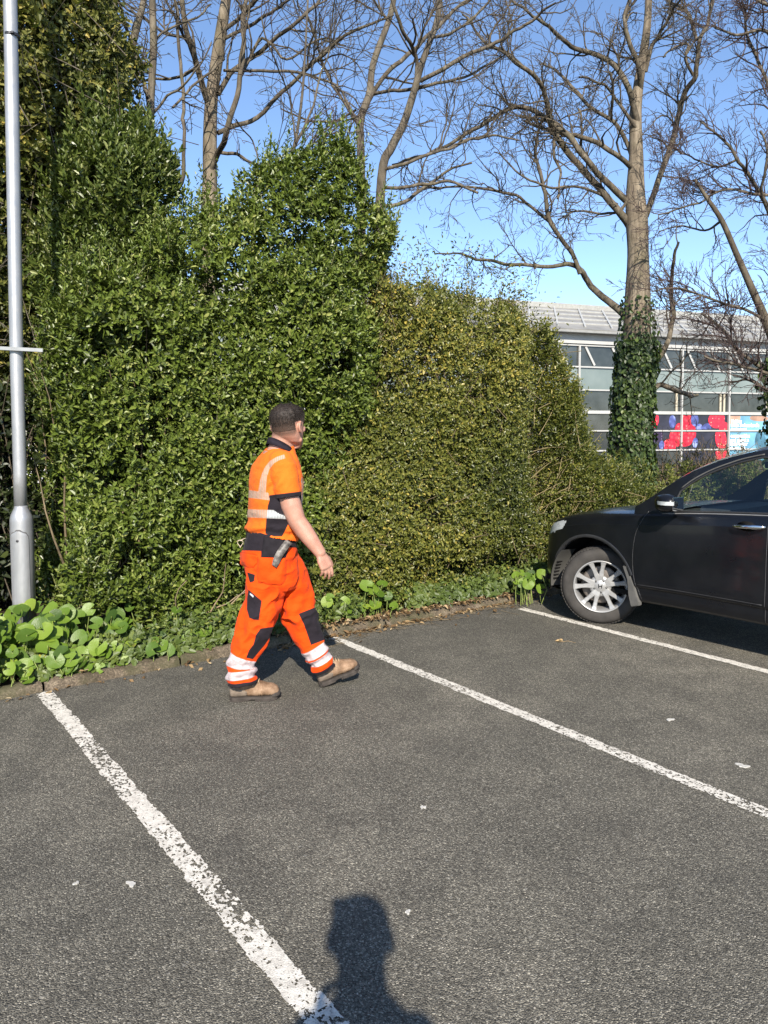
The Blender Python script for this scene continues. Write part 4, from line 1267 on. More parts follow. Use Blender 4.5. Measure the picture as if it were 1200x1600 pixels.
# ================================================================== shop building with the glass front
def shop_building():
    d0, d1 = 32.0, 36.0
    p0 = at(870, 672, d0); p1 = at(1200, 672, d1)
    p0[2] = p1[2] = 0
    X = unit(p1 - p0)
    Nb = np.array([-X[1], X[0], 0])          # into the building
    if Nb[1] < 0: Nb = -Nb
    def u_of(x, y=600):
        r_ = ray(x, y); t = np.dot(p0 - EYE, Nb) / np.dot(r_, Nb)
        return np.dot(EYE + r_ * t - p0, X)
    def z_of(x, y):
        r_ = ray(x, y); t = np.dot(p0 - EYE, Nb) / np.dot(r_, Nb)
        return (EYE + r_ * t)[2]
    u64, u138 = u_of(1065), u_of(1139)
    w = u138 - u64
    zs = [0.0] + [z_of(1139, y) for y in (702, 673, 646, 614, 581, 550)]
    zs = [max(0.25, z) if i else 0 for i, z in enumerate(zs)]
    eave = z_of(1139, 533)
    root = thing("shop_building", "white and glass shop building with a pale ribbed roof beyond the trees", "building", tuple(p0 + X * 4))
    wp = simple("white_frame_paint", (0.36, 0.36, 0.345), 0.45, 0.5, var=0.06, scale=2)
    def P(u, v, z): return p0 + X * u + Nb * v + UP * z
    k0, k1 = -9, 4
    us = [u64 + w * k for k in range(k0, k1 + 1)]
    # frame
    mb = MB()
    for u in us:
        mb.box(P(u, -0.03, (zs[-1]) / 2), X, Nb, UP, 0.036, 0.05, zs[-1] / 2)
    for i, z in enumerate(zs[1:]):
        mb.box(P((us[0] + us[-1]) / 2, -0.02, z), X, Nb, UP, (us[-1] - us[0]) / 2, 0.035, 0.07 if i == 2 else 0.032)
    mb.build("window_frame", wp, root)
    # panes
    t = NT("dark_shop_glass")
    gcol = t.ramp(t.noise(t.coord(), 1.1, 4), [(0.35, (0.022, 0.026, 0.026)), (0.7, (0.055, 0.062, 0.062))])
    mg = t.done(t.bsdf(gcol, 0.05, 0.6))
    t = NT("pale_shop_glass")
    gcol = t.ramp(t.noise(t.coord(), 0.5, 3), [(0.35, (0.12, 0.15, 0.145)), (0.7, (0.20, 0.235, 0.225))])
    mp = t.done(t.bsdf(gcol, 0.12, 0.6))
    for k in range(len(us) - 1):
        for i in range(len(zs) - 1):
            mbp = MB()
            a, b, z0, z1 = us[k] + 0.05, us[k + 1] - 0.05, zs[i] + 0.04, zs[i + 1] - 0.04
            mbp.box(P((a + b) / 2, 0.04, (z0 + z1) / 2), X, Nb, UP, (b - a) / 2, 0.01, (z1 - z0) / 2)
            mbp.build("window_pane", mp if i == 4 or (i == 5 and k < 6) else mg, root)
    # cream posts and fittings just behind the middle row, slanting braces behind the top row
    for u in (u64 + 0.82 * w, u64 + 0.90 * w, u64 - 0.1 * w, u64 - 1.15 * w, u64 + 1.85 * w):
        mb = MB()
        mb.box(P(u, -0.005, (zs[3] + zs[4]) / 2), X, Nb, UP, 0.05, 0.02, (zs[4] - zs[3]) / 2 - 0.06)
        mb.build("interior_post", bpy.data.materials.get("cream_post") or simple("cream_post", (0.40, 0.36, 0.27), 0.6), root)
    for k in range(-9, 4):
        for f in (0.12, 0.62):
            a, b = P(u64 + (k + f) * w, 0.0, zs[6] - 0.05), P(u64 + (k + f + 0.17) * w, 0.0, zs[5] + 0.08)
            mb = MB()
            mb.box((a + b) / 2, unit(b - a), Nb, unit(np.cross(unit(b - a), Nb)), np.linalg.norm(b - a) / 2, 0.02, 0.05)
            mb.build("brace", wp, root)
    # fascia, eave and ribbed roof
    mb = MB()
    mb.box(P((us[0] + us[-1]) / 2, -0.02, (zs[-1] + eave) / 2 + 0.03), X, Nb, UP, (us[-1] - us[0]) / 2 + 0.3, 0.10, (eave - zs[-1]) / 2 - 0.03)
    mb.build("fascia", simple("fascia_panel", (0.36, 0.36, 0.35), 0.5, var=0.08, scale=1.2), root)
    mb = MB()
    mb.box(P((us[0] + us[-1]) / 2, -0.22, eave + 0.02), X, Nb, UP, (us[-1] - us[0]) / 2 + 0.4, 0.32, 0.05)
    mb.build("gutter", simple("gutter_metal", (0.22, 0.22, 0.21), 0.5), root)
    rise, run = 1.75, 4.6
    sl = unit(np.array([0, 0, rise]) + Nb * run); nl = unit(np.cross(X, sl)); nl = nl if nl[2] > 0 else -nl
    L = math.hypot(rise, run)
    mb = MB()
    c = P((us[0] + us[-1]) / 2, -0.4, eave + 0.09) + sl * L / 2
    mb.box(c, X, sl, nl, (us[-1] - us[0]) / 2 + 0.5, L / 2, 0.04)
    ro = mb.build("roof", simple("roof_sheet", (0.21, 0.205, 0.19), 0.6, var=0.2, scale=0.8), root)
    mb = MB()
    for k in range(int((us[-1] - us[0]) / (w / 2)) + 2):
        mb.box(P(us[0] + k * w / 2, -0.4, eave + 0.09) + sl * L / 2 + nl * 0.08, X, unit(sl + X * .55), nl, 0.045, L / 2, 0.03)
    for f in (0.22, 0.42, 0.62, 0.82, 1.0):
        mb.box(P((us[0] + us[-1]) / 2, -0.4, eave + 0.09) + sl * L * f + nl * (0.06 if f < 1 else 0.12), X, sl, nl, (us[-1] - us[0]) / 2 + 0.5, 0.05 if f < 1 else 0.10, 0.03 if f < 1 else 0.12)
    mb.build("roof_rib", simple("roof_rib_white", (0.36, 0.36, 0.34), 0.45), ro)
    # body of the building behind
    mb = MB()
    mb.box(P((us[0] + us[-1]) / 2, 6.2, eave / 2), X, Nb, UP, (us[-1] - us[0]) / 2, 6.0, eave / 2 - 0.02)
    mb.build("wall", simple("building_wall", (0.34, 0.33, 0.31), 0.8), root)

    # ---------------- printed films on the lower panes
    def film(name, label, ua, ub, za, zb, shapes, base_mat, cat="poster"):
        o_ = thing(name, label, cat, tuple(P((ua + ub) / 2, -0.02, za)))
        mb = MB()
        mb.box(P((ua + ub) / 2, 0.018, (za + zb) / 2), X, Nb, UP, (ub - ua) / 2, 0.003, (zb - za) / 2)
        mb.build("backing", base_mat, o_)
        for k, (pn, mat, polys) in enumerate(shapes):
            for q, (cu, cz, ru, rz, rot, amp, sd) in enumerate(polys):
                mb = MB()
                rr = np.random.default_rng(sd)
                ph = rr.random(4) * 6.28
                pts = []
                for a in np.linspace(0, 2 * math.pi, 40, endpoint=False):
                    s_ = 1 + amp * (math.sin(2 * a + ph[0]) + 0.6 * math.sin(3 * a + ph[1]))
                    x_, y_ = ru * s_ * math.cos(a), rz * s_ * math.sin(a)
                    x2, y2 = x_ * math.cos(rot) - y_ * math.sin(rot), x_ * math.sin(rot) + y_ * math.cos(rot)
                    pts.append((min(max(ua + (ub - ua) * cu + x2, ua + 0.01), ub - 0.01), min(max(za + (zb - za) * cz + y2, za + 0.01), zb - 0.01)))
                off = 0.0135 - 0.0022 * (k * 8 + q) / 3
                V = [P(x_, off, y_) for x_, y_ in pts]
                mb.add(V, [tuple(range(len(V)))])
                mb.build(pn, mat, o_, fix=False)
        return o_
    dark = simple("film_dark", (0.022, 0.022, 0.034), 0.35, var=0.5, scale=1.6)
    t = NT("raspberry_print"); c = t.coord()
    vr = t.n("ShaderNodeTexVoronoi"); t.val(vr, Scale=5.5, Randomness=0.7); t.l(c, vr.inputs['Vector'])
    rasp = t.done(t.bsdf(t.ramp(vr.outputs['Distance'], [(0.0, (0.88, 0.30, 0.28)), (0.22, (0.72, 0.045, 0.06)), (0.6, (0.50, 0.012, 0.035)), (0.9, (0.22, 0.004, 0.016))]), 0.4))
    t = NT("strawberry_print"); c = t.coord()
    vr = t.n("ShaderNodeTexVoronoi"); t.val(vr, Scale=6.5, Randomness=0.6); t.l(c, vr.inputs['Vector'])
    straw = t.done(t.bsdf(t.ramp(vr.outputs['Distance'], [(0.0, (0.90, 0.62, 0.38)), (0.13, (0.85, 0.42, 0.30)), (0.2, (0.74, 0.030, 0.055)), (0.7, (0.64, 0.020, 0.045))]), 0.4))
    t = NT("blueberry_print"); c = t.coord()
    blue = t.done(t.bsdf(t.ramp(t.noise(c, 2.6, 4, 0.6), [(0.32, (0.020, 0.024, 0.075)), (0.52, (0.075, 0.095, 0.28)), (0.70, (0.26, 0.32, 0.56))]), 0.4))
    t = NT("blackberry_print"); c = t.coord()
    vr = t.n("ShaderNodeTexVoronoi"); t.val(vr, Scale=8.0, Randomness=0.3); t.l(c, vr.inputs['Vector'])
    black = t.done(t.bsdf(t.ramp(vr.outputs['Distance'], [(0.0, (0.42, 0.38, 0.46)), (0.14, (0.10, 0.07, 0.13)), (0.3, (0.030, 0.018, 0.045))]), 0.4))
    z1, z2, z3 = zs[1], zs[2], zs[3]
    # upper row
    film("berry_poster", "upper berry poster left of the bar, red fruit and one blueberry", u64 - w + .05, u64 - .05, z2 + .05, z3 - .1,
         [("strawberry_print", straw, [(0.40, 0.72, 0.42, 0.42, 0.2, 0.05, 1)]), ("blueberry_print", blue, [(0.84, 0.55, 0.20, 0.30, 0, 0.02, 2)]), ("raspberry_print", rasp, [(0.98, 0.0, 0.25, 0.30, 0, 0.03, 4)])], dark)
    film("berry_poster", "upper berry poster in the middle with two blueberries between red fruit", u64 + .05, u138 - .05, z2 + .05, z3 - .1,
         [("raspberry_print", rasp, [(0.10, 0.78, 0.30, 0.46, 0.2, 0.04, 11), (0.06, 0.06, 0.66, 0.26, 0, 0.03, 14)]), ("blueberry_print", blue, [(0.28, 0.68, 0.22, 0.30, 0, 0.02, 12), (0.55, 0.12, 0.26, 0.22, 0, 0.02, 15), (0.38, 0.15, 0.2, 0.18, 0, .02, 19)]),
          ("strawberry_print", straw, [(0.76, 0.72, 0.50, 0.40, 0.1, 0.04, 13), (0.93, 0.10, 0.32, 0.30, 0, 0.03, 16)])], dark)
    film("berry_poster", "lower berry poster left of the bar with a blackberry and a raspberry", u64 - w + .05, u64 - .05, z1 + .05, z2 - .05,
         [("blackberry_print", black, [(0.52, 0.85, 0.36, 0.36, 0, 0.03, 21)]), ("strawberry_print", straw, [(0.12, 0.66, 0.40, 0.32, 0, 0.08, 22)]), ("raspberry_print", rasp, [(0.95, 0.80, 0.46, 0.52, 0, 0.03, 23), (0.78, 0.16, 0.36, 0.34, 0, .03, 24)]), ("blueberry_print", blue, [(0.62, 0.22, 0.15, 0.22, 0, 0.02, 25)])], dark)
    film("berry_poster", "lower berry poster in the middle partly behind the brown bush", u64 + .05, u138 - .05, z1 + .05, z2 - .05,
         [("raspberry_print", rasp, [(0.10, 0.75, 0.60, 0.46, 0.2, 0.04, 31)]), ("blueberry_print", blue, [(0.30, 0.35, 0.16, 0.24, 0, 0.02, 32)]), ("strawberry_print", straw, [(0.86, 0.62, 0.32, 0.60, 0.1, 0.05, 33)])], dark)
    film("berry_poster", "lowest berry poster with a red fruit just above the car roof", u64 + .05, u138 - .05, zs[0] + .25, z1 - .05,
         [("strawberry_print", straw, [(0.88, 0.62, 0.34, 0.40, 0.1, 0.05, 41)])], dark)
    # the blue film with white lettering, bay to the right
    bluef = simple("film_blue", (0.13, 0.30, 0.42), 0.4, var=0.45, scale=0.8)
    skin = simple("film_warm", (0.36, 0.22, 0.16), 0.4, var=0.4, scale=1.5)
    ro_ = film("lettered_poster", "pale blue poster with white lettering right of the berry posters", u138 + .05, u138 + w - .25, z1 - .55, z3 - .1,
               [("warm_print", skin, [(0.10, 0.95, 0.45, 0.30, 0, 0.05, 51), (0.75, 0.95, 0.60, 0.16, 0, 0.05, 52)]), ("blue_shade", simple("film_deep_blue", (0.05, 0.13, 0.19), 0.4, var=0.5, scale=1.5), [(0.80, 0.42, 0.36, 0.50, 0.5, 0.08, 53)])], bluef)
    white = simple("white_lettering", (0.85, 0.87, 0.88), 0.5, var=0.03)
    lines = [("Making", 658), ("Little Switzerland's", 664), ("customers,", 670.2), ("communities", 680.5), ("and planet a", 687), ("little better", 693), ("every day.", 699)]
    for txt, y in lines:
        cu = bpy.data.curves.new("lettering", 'FONT')
        cu.body = txt; cu.size = 0.25; cu.resolution_u = 3; cu.extrude = 0.001; cu.offset = 0.011
        tmp = bpy.data.objects.new("tmp", cu); COL.objects.link(tmp)
        bpy.context.view_layer.update()
        me = bpy.data.meshes.new_from_object(tmp.evaluated_get(bpy.context.evaluated_depsgraph_get()))
        bpy.data.objects.remove(tmp); bpy.data.curves.remove(cu)
        n = len(me.vertices); co = np.empty(n * 3, np.float32); me.vertices.foreach_get("co", co); co = co.reshape(-1, 3).astype(float)
        W_ = [P(u138 + 0.16 + x * 0.92, -0.0035 - zz, z_of(1160, y + 3) + yy) for x, yy, zz in co]
        me.vertices.foreach_set("co", np.array(W_, np.float32).ravel()); me.update()
        me.materials.clear()
        link("lettering", me, white, ro_)
shop_building()

# pale wall glimpsed low down behind the hollow at the left
def white_wall():
    c = at(80, 735, 17.0)
    root = thing("white_building", "white wall seen through the gap in the dark bushes beside the lamp post", "building", (c[0] - 1.2, c[1], 0))
    mb = MB()
    mb.box((c[0] - 1.2, c[1] + 1.5, 1.3), (1, 0, 0), (0, 1, 0), UP, 3.4, 1.5, 1.3)
    mb.build("wall", simple("white_render", (0.5, 0.5, 0.52), 0.7, var=0.06), root)
    mb = MB()
    mb.prism([(-3.6, 2.62), (3.6, 2.62), (3.6, 2.72), (-3.6, 2.72)], np.array([c[0] - 1.2, c[1] - 0.15, 0]), (1, 0, 0), (0, 0, 1), (0, 3.3, 0))
    mb.build("roof", simple("flat_roof_grey", (0.25, 0.25, 0.26), 0.8), root)
white_wall()
# ================================================================== the dark car
def build_car():
    Wc = gnd(935, 977)
    S, N_ = LD, np.array([-LD[1], LD[0], 0])      # backwards along the car, inwards from its left side
    if N_[0] < 0: N_ = -N_
    HALF = 0.83
    def C(s, n, z):
        s, n, z = np.broadcast_arrays(np.asarray(s, float), np.asarray(n, float), np.asarray(z, float))
        return Wc + s[..., None] * S + n[..., None] * N_ + z[..., None] * UP
    def cpx(x, y, n0=0.0, k=0.0, zb=1.03):
        """surveyed point -> (s, z) on the car's side surface n = n0 + k*(z - zb)"""
        r_ = ray(x, y); n = n0
        for _ in range(6):
            t = (np.dot(Wc - EYE, N_) + n) / np.dot(r_, N_)
            p = EYE + r_ * t
            n = n0 + k * max(0.0, p[2] - zb)
        return np.dot(p - Wc, S), p[2]
    K_ = 0.30                                       # lean of the side glass
    root = thing("parked_car", "dark blue-black estate car parked nose-in against the shrubs with its front wheel turned", "car", tuple(Wc + S * 1.2 + N_ * HALF))

    FAR = {}
    # ---------------- materials
    t = NT("car_paint"); c = t.coord()
    dust = t.ramp(t.noise(c, 2.5, 5, 0.6), [(0.35, 0.0), (0.75, 0.07)])
    col = t.mix(dust, (0.0030, 0.0036, 0.0055), (0.05, 0.047, 0.042))
    paint = t.done(t.bsdf(col, t.ramp(t.noise(c, 5, 4), [(0.3, 0.26), (0.7, 0.42)]), 0.3, 0.0, t.bump(t.noise(c, 1.3, 2), 0.05, 0.02), Coat_Weight=0.32, Coat_Roughness=0.06))
    t = NT("car_glass")
    gl = t.n("ShaderNodeBsdfGlossy"); t.val(gl, Roughness=0.02, Color=(0.9, 0.95, 0.95, 1))
    tp = t.n("ShaderNodeBsdfTransparent"); tp.inputs[0].default_value = (0.80, 0.87, 0.83, 1)
    lw = t.n("ShaderNodeLayerWeight"); lw.inputs[0].default_value = 0.5
    refl = t.math("ADD", t.math("MULTIPLY", t.math("POWER", lw.outputs["Facing"], 5.0), 0.9), 0.05)
    mx = t.n("ShaderNodeMixShader"); t.l(refl, mx.inputs[0]); t.l(tp.outputs[0], mx.inputs[1]); t.l(gl.outputs[0], mx.inputs[2])
    glass = t.done(mx.outputs[0])
    rubber = simple("tyre_rubber", (0.038, 0.035, 0.032), 0.82, 0.3, var=0.25, scale=12, bump=0.25, bscale=120)
    trim = simple("black_plastic_trim", (0.022, 0.022, 0.023), 0.55, 0.4, var=0.3, scale=10, bump=0.15, bscale=300)
    flapm = simple("dusty_grey_plastic", (0.085, 0.083, 0.078), 0.7, 0.35, var=0.25, scale=9)
    dark = simple("dark_void", (0.010, 0.010, 0.010), 0.9, 0.1)
    chrome = simple("chrome", (0.62, 0.62, 0.62), 0.14, 0.5, 1.0, var=0.04)
    alloy = simple("alloy_wheel_paint", (0.30, 0.30, 0.298), 0.38, 0.5, 0.35, var=0.10, scale=14)
    seatm = simple("seat_cloth", (0.035, 0.036, 0.038), 0.9, 0.2, var=0.3, scale=30)
    lensm = simple("lamp_lens", (0.36, 0.38, 0.38), 0.12, 0.6, var=0.2, scale=30)

    # ---------------- curves that shape the body
    def cur(tab):
        a = np.array(tab, float)
        def f(s):
            s = np.asarray(s, float)
            m = len(a)
            i = np.clip(np.searchsorted(a[:, 0], s) - 1, 0, m - 2)
            h = a[i + 1, 0] - a[i, 0]; t_ = np.clip((s - a[i, 0]) / h, 0, 1)
            sl = np.gradient(a[:, 1], a[:, 0])
            t2, t3 = t_ * t_, t_ ** 3
            return (2 * t3 - 3 * t2 + 1) * a[i, 1] + (t3 - 2 * t2 + t_) * h * sl[i] + (-2 * t3 + 3 * t2) * a[i + 1, 1] + (t3 - t2) * h * sl[i + 1]
        return f
    inset = cur([(-.86, .70), (-.845, .50), (-.81, .35), (-.74, .215), (-.65, .125), (-.55, .068), (-.42, .030), (-.25, .008), (-.05, 0), (1.4, 0.0), (2.6, .004), (2.95, .03), (3.12, .09), (3.22, .2), (3.25, .45)])
    ztop = cur([(-.86, .66), (-.75, .75), (-.6, .835), (-.39, .902), (-.18, .942), (.145, .974), (.42, .998), (.77, 1.032), (1.4, 1.072), (2.4, 1.115), (2.95, 1.12), (3.12, 1.07), (3.25, 0.98)])
    zbot = cur([(-.86, .24), (-.6, .20), (-.3, .22), (0.4, .262), (1.4, .280), (2.2, .28), (2.8, .24), (3.25, .30)])
    def profile(s, nv=64):
        """outer skin from under the sill up to the shoulder, arrays (len(s), nv) of n and z"""
        n0, zt, zb = inset(s), ztop(s), zbot(s)
        ctl = [(n0 + .13, zb), (n0 + .035, zb + .012), (n0 + .012, zb + .06), (n0 + .012, zb + .13), (n0 - .004, zb + .155), (n0 + .000, zb + .30), (n0 + .006, .5 * zb + .5 * zt + .1), (n0 + .018, zt - .105), (n0 + .022, zt - .085), (n0 + .045, zt - .022), (n0 + .075, zt)]
        ctl = np.array([np.stack(np.broadcast_arrays(a, b), -1) for a, b in ctl])    # (k, ns, 2)
        tk = np.linspace(0, len(ctl) - 1, nv)
        i = np.minimum(tk.astype(int), len(ctl) - 2); f = (tk - i)[:, None, None]
        prev, nxt = np.maximum(i - 1, 0), np.minimum(i + 2, len(ctl) - 1)
        a, b, c_, d = ctl[prev], ctl[i], ctl[i + 1], ctl[nxt]
        q = 0.5 * (2 * b + (c_ - a) * f + (2 * a - 5 * b + 4 * c_ - d) * f ** 2 + (3 * b - a - 3 * c_ + d) * f ** 3)
        return q[..., 0].T, q[..., 1].T
    AX_F, AX_R = -0.10, 2.28
    ARC_Z, ARC_R = 0.295, 0.452
    ss = np.concatenate([np.linspace(-.86, -.60, 40), np.linspace(-.59, 3.25, 330)])
    pn, pz = profile(ss)
    SS = np.repeat(ss[:, None], pn.shape[1], 1)

    door_f = [cpx(x, y) for x, y in [(1006, 803), (1000, 815), (993, 832), (990, 850), (989, 870), (990, 892), (994, 913), (1002, 936)]]
    door_f[0] = (door_f[0][0], 1.02)
    dpoly = door_f + [(0.47, .285), (1.385, .30), (1.395, .60), (1.395, .80), (1.41, 1.2), (0.42, 1.2)]
    dpoly2 = [(1.405, .30), (1.92, .30), (2.02, .55), (2.22, .80), (2.30, 1.2), (1.42, 1.2), (1.405, .80)]
    hpoly = [(-.73, .72), (-.60, .808), (-.46, .852), (-.41, .852), (-.44, .79), (-.56, .745), (-.70, .70)]

    def grid_faces(ni, nj):
        i = np.arange(ni - 1)[:, None] * nj + np.arange(nj - 1)[None]
        return np.stack([i, i + nj, i + nj + 1, i + 1], -1).reshape(-1, 4)
    def patch(name, mat, n, s, z, keep, parent, smooth=True):
        """grid surface limited to faces with keep; mirrored to the right side too"""
        Fa = grid_faces(*n.shape)
        Fa = Fa[keep]
        used, inv = np.unique(Fa, return_inverse=True)
        Fa = inv.reshape(-1, 4)
        L = C(s, n, z).reshape(-1, 3)[used]
        R = C(s, 2 * HALF - n, z).reshape(-1, 3)[used]
        o = link(name, mesh_np(name, L, 4, Fa), mat, parent, smooth)
        o2 = link(name, mesh_np(name, R, 4, Fa[:, ::-1]), mat, FAR.get(parent.name, parent), smooth)
        FAR[o.name] = o2
        return o
    def cen(a):
        return ((a[:-1, :-1] + a[1:, :-1] + a[1:, 1:] + a[:-1, 1:]) / 4).ravel()
    cs, cz = cen(SS), cen(pz)
    in_arch = (np.hypot((cs - AX_F), (cz - ARC_Z) * 1.0) < ARC_R) | (np.hypot(cs - AX_R, cz - ARC_Z) < ARC_R - 0.02)
    sz = np.stack([cs, cz], 1)
    d1, d2, dh = poly_sd(sz, dpoly), poly_sd(sz, dpoly2), poly_sd(sz, hpoly)
    body_keep = ~in_arch & (d1 < 0.003) & (d2 < 0.003) & (dh < 0.0)
    body = patch("body", paint, pn, SS, pz, body_keep, root)
    fd = patch("door", paint, pn - .0015, SS, pz, (d1 > 0.003) & ~in_arch, root)
    rd = patch("door", paint, pn - .0015, SS, pz, (d2 > 0.003) & ~in_arch, root)
    patch("headlight", lensm, pn - .002, SS, pz, dh > -0.006, root)
    # dark shuts behind the door gaps
    patch("door_shut", dark, pn + .012, SS, pz, ((np.abs(d1) < 0.03) | (np.abs(d2) < 0.03)) & ~in_arch, body)

    # grey tubes standing in for lit edges: door shut lines, sill moulding
    seamm = simple("shut_line_highlight", (0.040, 0.040, 0.042), 0.5, 0.4)
    for side in (0, 1):
        f_ = (lambda n: n) if side == 0 else (lambda n: 2 * HALF - n)
        def skin(s_, z_, d=.0):
            k_ = int(np.argmin(np.abs(ss - s_)))
            return C(s_, f_(float(np.interp(z_, pz[k_], pn[k_])) - d), z_)
        par = fd if side == 0 else FAR[fd.name]
        mb = MB(); mb.tube([skin(a_, b_, .0) for a_, b_ in smooth_path(door_f, 40)], .0024, 6)
        mb.build("shut_line", seamm, par, True)
        mb = MB(); mb.tube([skin(a_, float(zbot(np.array(a_))) + .158, .001) for a_ in np.linspace(.375, 1.38, 24)], .0022, 6)
        mb.build("sill_line", seamm, par, True)
        mb = MB(); mb.tube([skin(1.398, b_, .0005) for b_ in np.linspace(.31, 1.03, 30)], .0024, 6)
        mb.build("shut_line", seamm, par, True)
    # bonnet, nose, tail between the shoulders
    zc = cur([(-.86, .71), (-.75, .80), (-.6, .875), (-.39, .932), (-.18, .974), (.145, 1.016), (.42, 1.046), (.62, 1.056)])
    sb = np.linspace(-.86, .62, 90); v = np.linspace(0, 1, 40)
    nl = inset(sb) + .075; zt = ztop(sb)
    Nn = nl[:, None] + (2 * (HALF - nl))[:, None] * v[None]
    edge = 1 - np.abs(2 * v - 1) ** 4
    Zz = zt[:, None] + (zc(sb) - zt)[:, None] * edge[None] - 0.006 * np.exp(-((v - .5) / .03) ** 2)[None] * 0
    sbow = -0.10 * (1 - (2 * v - 1) ** 2)[None] * np.clip((sb - (-.2)) / .8, 0, 1)[:, None] * 0
    V = C(sb[:, None] + sbow, Nn, Zz).reshape(-1, 3)
    link("bonnet", mesh_np("bonnet", V, 4, grid_faces(90, 40)), paint, root, True)
    mb = MB()   # front face closed between the corners
    a = [C(-.86, n, z) for n, z in zip(pn[0], pz[0])]; b = [C(-.86 - .02, HALF, z) for z in pz[0]]; c2 = [C(-.86, 2 * HALF - n, z) for n, z in zip(pn[0], pz[0])]
    mb.loft([a, b, c2], cap=False, closed=False)
    mb.build("front_bumper", paint, root, True)
    mb = MB()
    for z in (.50, .55, .60):
        mb.box(C(-.885, HALF, z), S, N_, UP, .012, .34, .012)
    mb.build("grille", chrome, root, False, 0.004)
    a = [C(3.25, n, z) for n, z in zip(pn[-1], pz[-1])]; b = [C(3.27, HALF, z) for z in pz[-1]]; c2 = [C(3.25, 2 * HALF - n, z) for n, z in zip(pn[-1], pz[-1])]
    mb = MB(); mb.loft([a, b, c2], cap=False, closed=False)
    mb.build("tailgate", paint, root, True)
    # floor and wheel housings keep daylight out
    mb = MB()
    mb.box(C(1.2, HALF, .30), S, N_, UP, 1.9, HALF - .13, .02)
    mb.box(C(.28 + .10, HALF, .65), S, N_, UP, .02, HALF - .08, .33)
    mb.build("underbody", dark, root, fix=False)
    for ax, rr in ((AX_F, ARC_R + .004), (AX_R, ARC_R - .016)):
        for sg in (0, 1):
            mb = MB()
            rings = []
            for n in (0.03, 0.42):
                nn = n if sg == 0 else 2 * HALF - n
                rings.append([C(ax + rr * math.cos(a), nn, ARC_Z + rr * math.sin(a)) for a in np.linspace(-.15, math.pi + .15, 40)])
            mb.loft(rings, cap=False, closed=False)
            nn = 0.42 if sg == 0 else 2 * HALF - .42
            mb.add([C(ax + rr * math.cos(a), nn, ARC_Z + rr * math.sin(a)) for a in np.linspace(-.15, math.pi + .15, 40)], [tuple(range(40))])
            mb.build("wheel_housing", dark, root, True, fix=False)
    # bumper liner with slots ahead of the wheel
    mb = MB()
    lp = [C(AX_F - (ARC_R - .012) * math.cos(a), .02, ARC_Z + (ARC_R - .012) * math.sin(a)) for a in np.linspace(-.10, .75, 14)]
    lq = [p + N_ * .17 + S * .03 for p in lp]
    mb.loft([lp, lq], cap=False, closed=False)
    ln = mb.build("arch_liner", simple("arch_liner_plastic", (0.055, 0.054, 0.05), 0.7), root, True)
    mb = MB()
    for k in range(6):
        a = .05 + k * .075
        p = C(AX_F - (ARC_R - .016) * math.cos(a), .09, ARC_Z + (ARC_R - .016) * math.sin(a))
        mb.box(p + S * .006, N_, unit(C(AX_F, .1, ARC_Z) - p), unit(np.cross(N_, unit(C(AX_F, .1, ARC_Z) - p))), .045, .006, .007)
    mb.build("slot", dark, ln)
    # wheel-arch lips
    for ax, rr, a0, a1 in ((AX_F, ARC_R, 0.42, math.pi - .1), (AX_R, ARC_R - .02, .05, math.pi - .05)):
        for sg in (0, 1):
            pts_in, pts_out, pts_back = [], [], []
            for a in np.linspace(a0, a1, 44):
                s_, z_ = ax + rr * math.cos(a), ARC_Z + rr * math.sin(a)
                # skin depth here
                k = np.argmin(np.abs(ss - s_)); n_ = np.interp(z_, pz[k], pn[k])
                s2, z2 = ax + (rr + .026) * math.cos(a), ARC_Z + (rr + .026) * math.sin(a)
                k2 = np.argmin(np.abs(ss - s2)); n2 = np.interp(z2, pz[k2], pn[k2])
                f = (lambda n: n) if sg == 0 else (lambda n: 2 * HALF - n)
                pts_out.append(C(s2, f(n2 - .003), z2)); pts_in.append(C(s_, f(n_ - .011), z_)); pts_back.append(C(s_, f(n_ + .05), z_))
            mb = MB(); mb.loft([pts_out, pts_in, pts_back], cap=False, closed=False)
            mb.build("arch_lip", simple("arch_lip_paint", (0.028, 0.029, 0.032), 0.32, 0.6, var=0.2) if "arch_lip_paint" not in bpy.data.materials else bpy.data.materials["arch_lip_paint"], root, True)
    # mud flap that continues the arch moulding
    fl = [cpx(x, y, -.012) for x, y in [(973, 884), (979, 884), (989, 911), (998, 941), (998, 946.5), (986, 948), (982, 930), (980, 905)]]
    mb = MB(); mb.prism(fl, Wc - N_ * .018, S, UP, N_ * .05)
    mb.build("mud_flap", flapm, root, False, 0.004)

    # ---------------- glasshouse
    sil = np.array([cpx(x, y, .075, K_) for x, y in [(1004, 785), (1020, 775), (1040, 762), (1060, 749), (1080, 738), (1100, 729.5), (1120, 722), (1140, 715.5), (1160, 710), (1180, 706), (1200, 702.5)]])
    sil = np.vstack([[sil[0, 0] - .06, sil[0, 1] - .035], sil, [(1.75, 1.562), (2.2, 1.566), (2.6, 1.545), (2.85, 1.50), (3.0, 1.42), (3.12, 1.25), (3.2, 1.10)]])
    win1 = [cpx(x, y, .075, K_) for x, y in [(1052, 800), (1064, 767.5), (1078, 757), (1092, 748.5), (1108, 740.5), (1125, 733.5), (1141, 728), (1158, 722.5), (1180, 717.5), (1196, 714.5)]]
    s_last = win1[-1][0]
    zb_ = lambda s: float(ztop(np.array(s))) + .012
    win1 = win1 + [(1.40, win1[-1][1] - .01), (1.42, zb_(1.42)), (1.1, zb_(1.1)), (.9, zb_(.9)), (win1[0][0], zb_(.7))]
    win1[0] = (win1[0][0] - .02, zb_(.7) + .002)
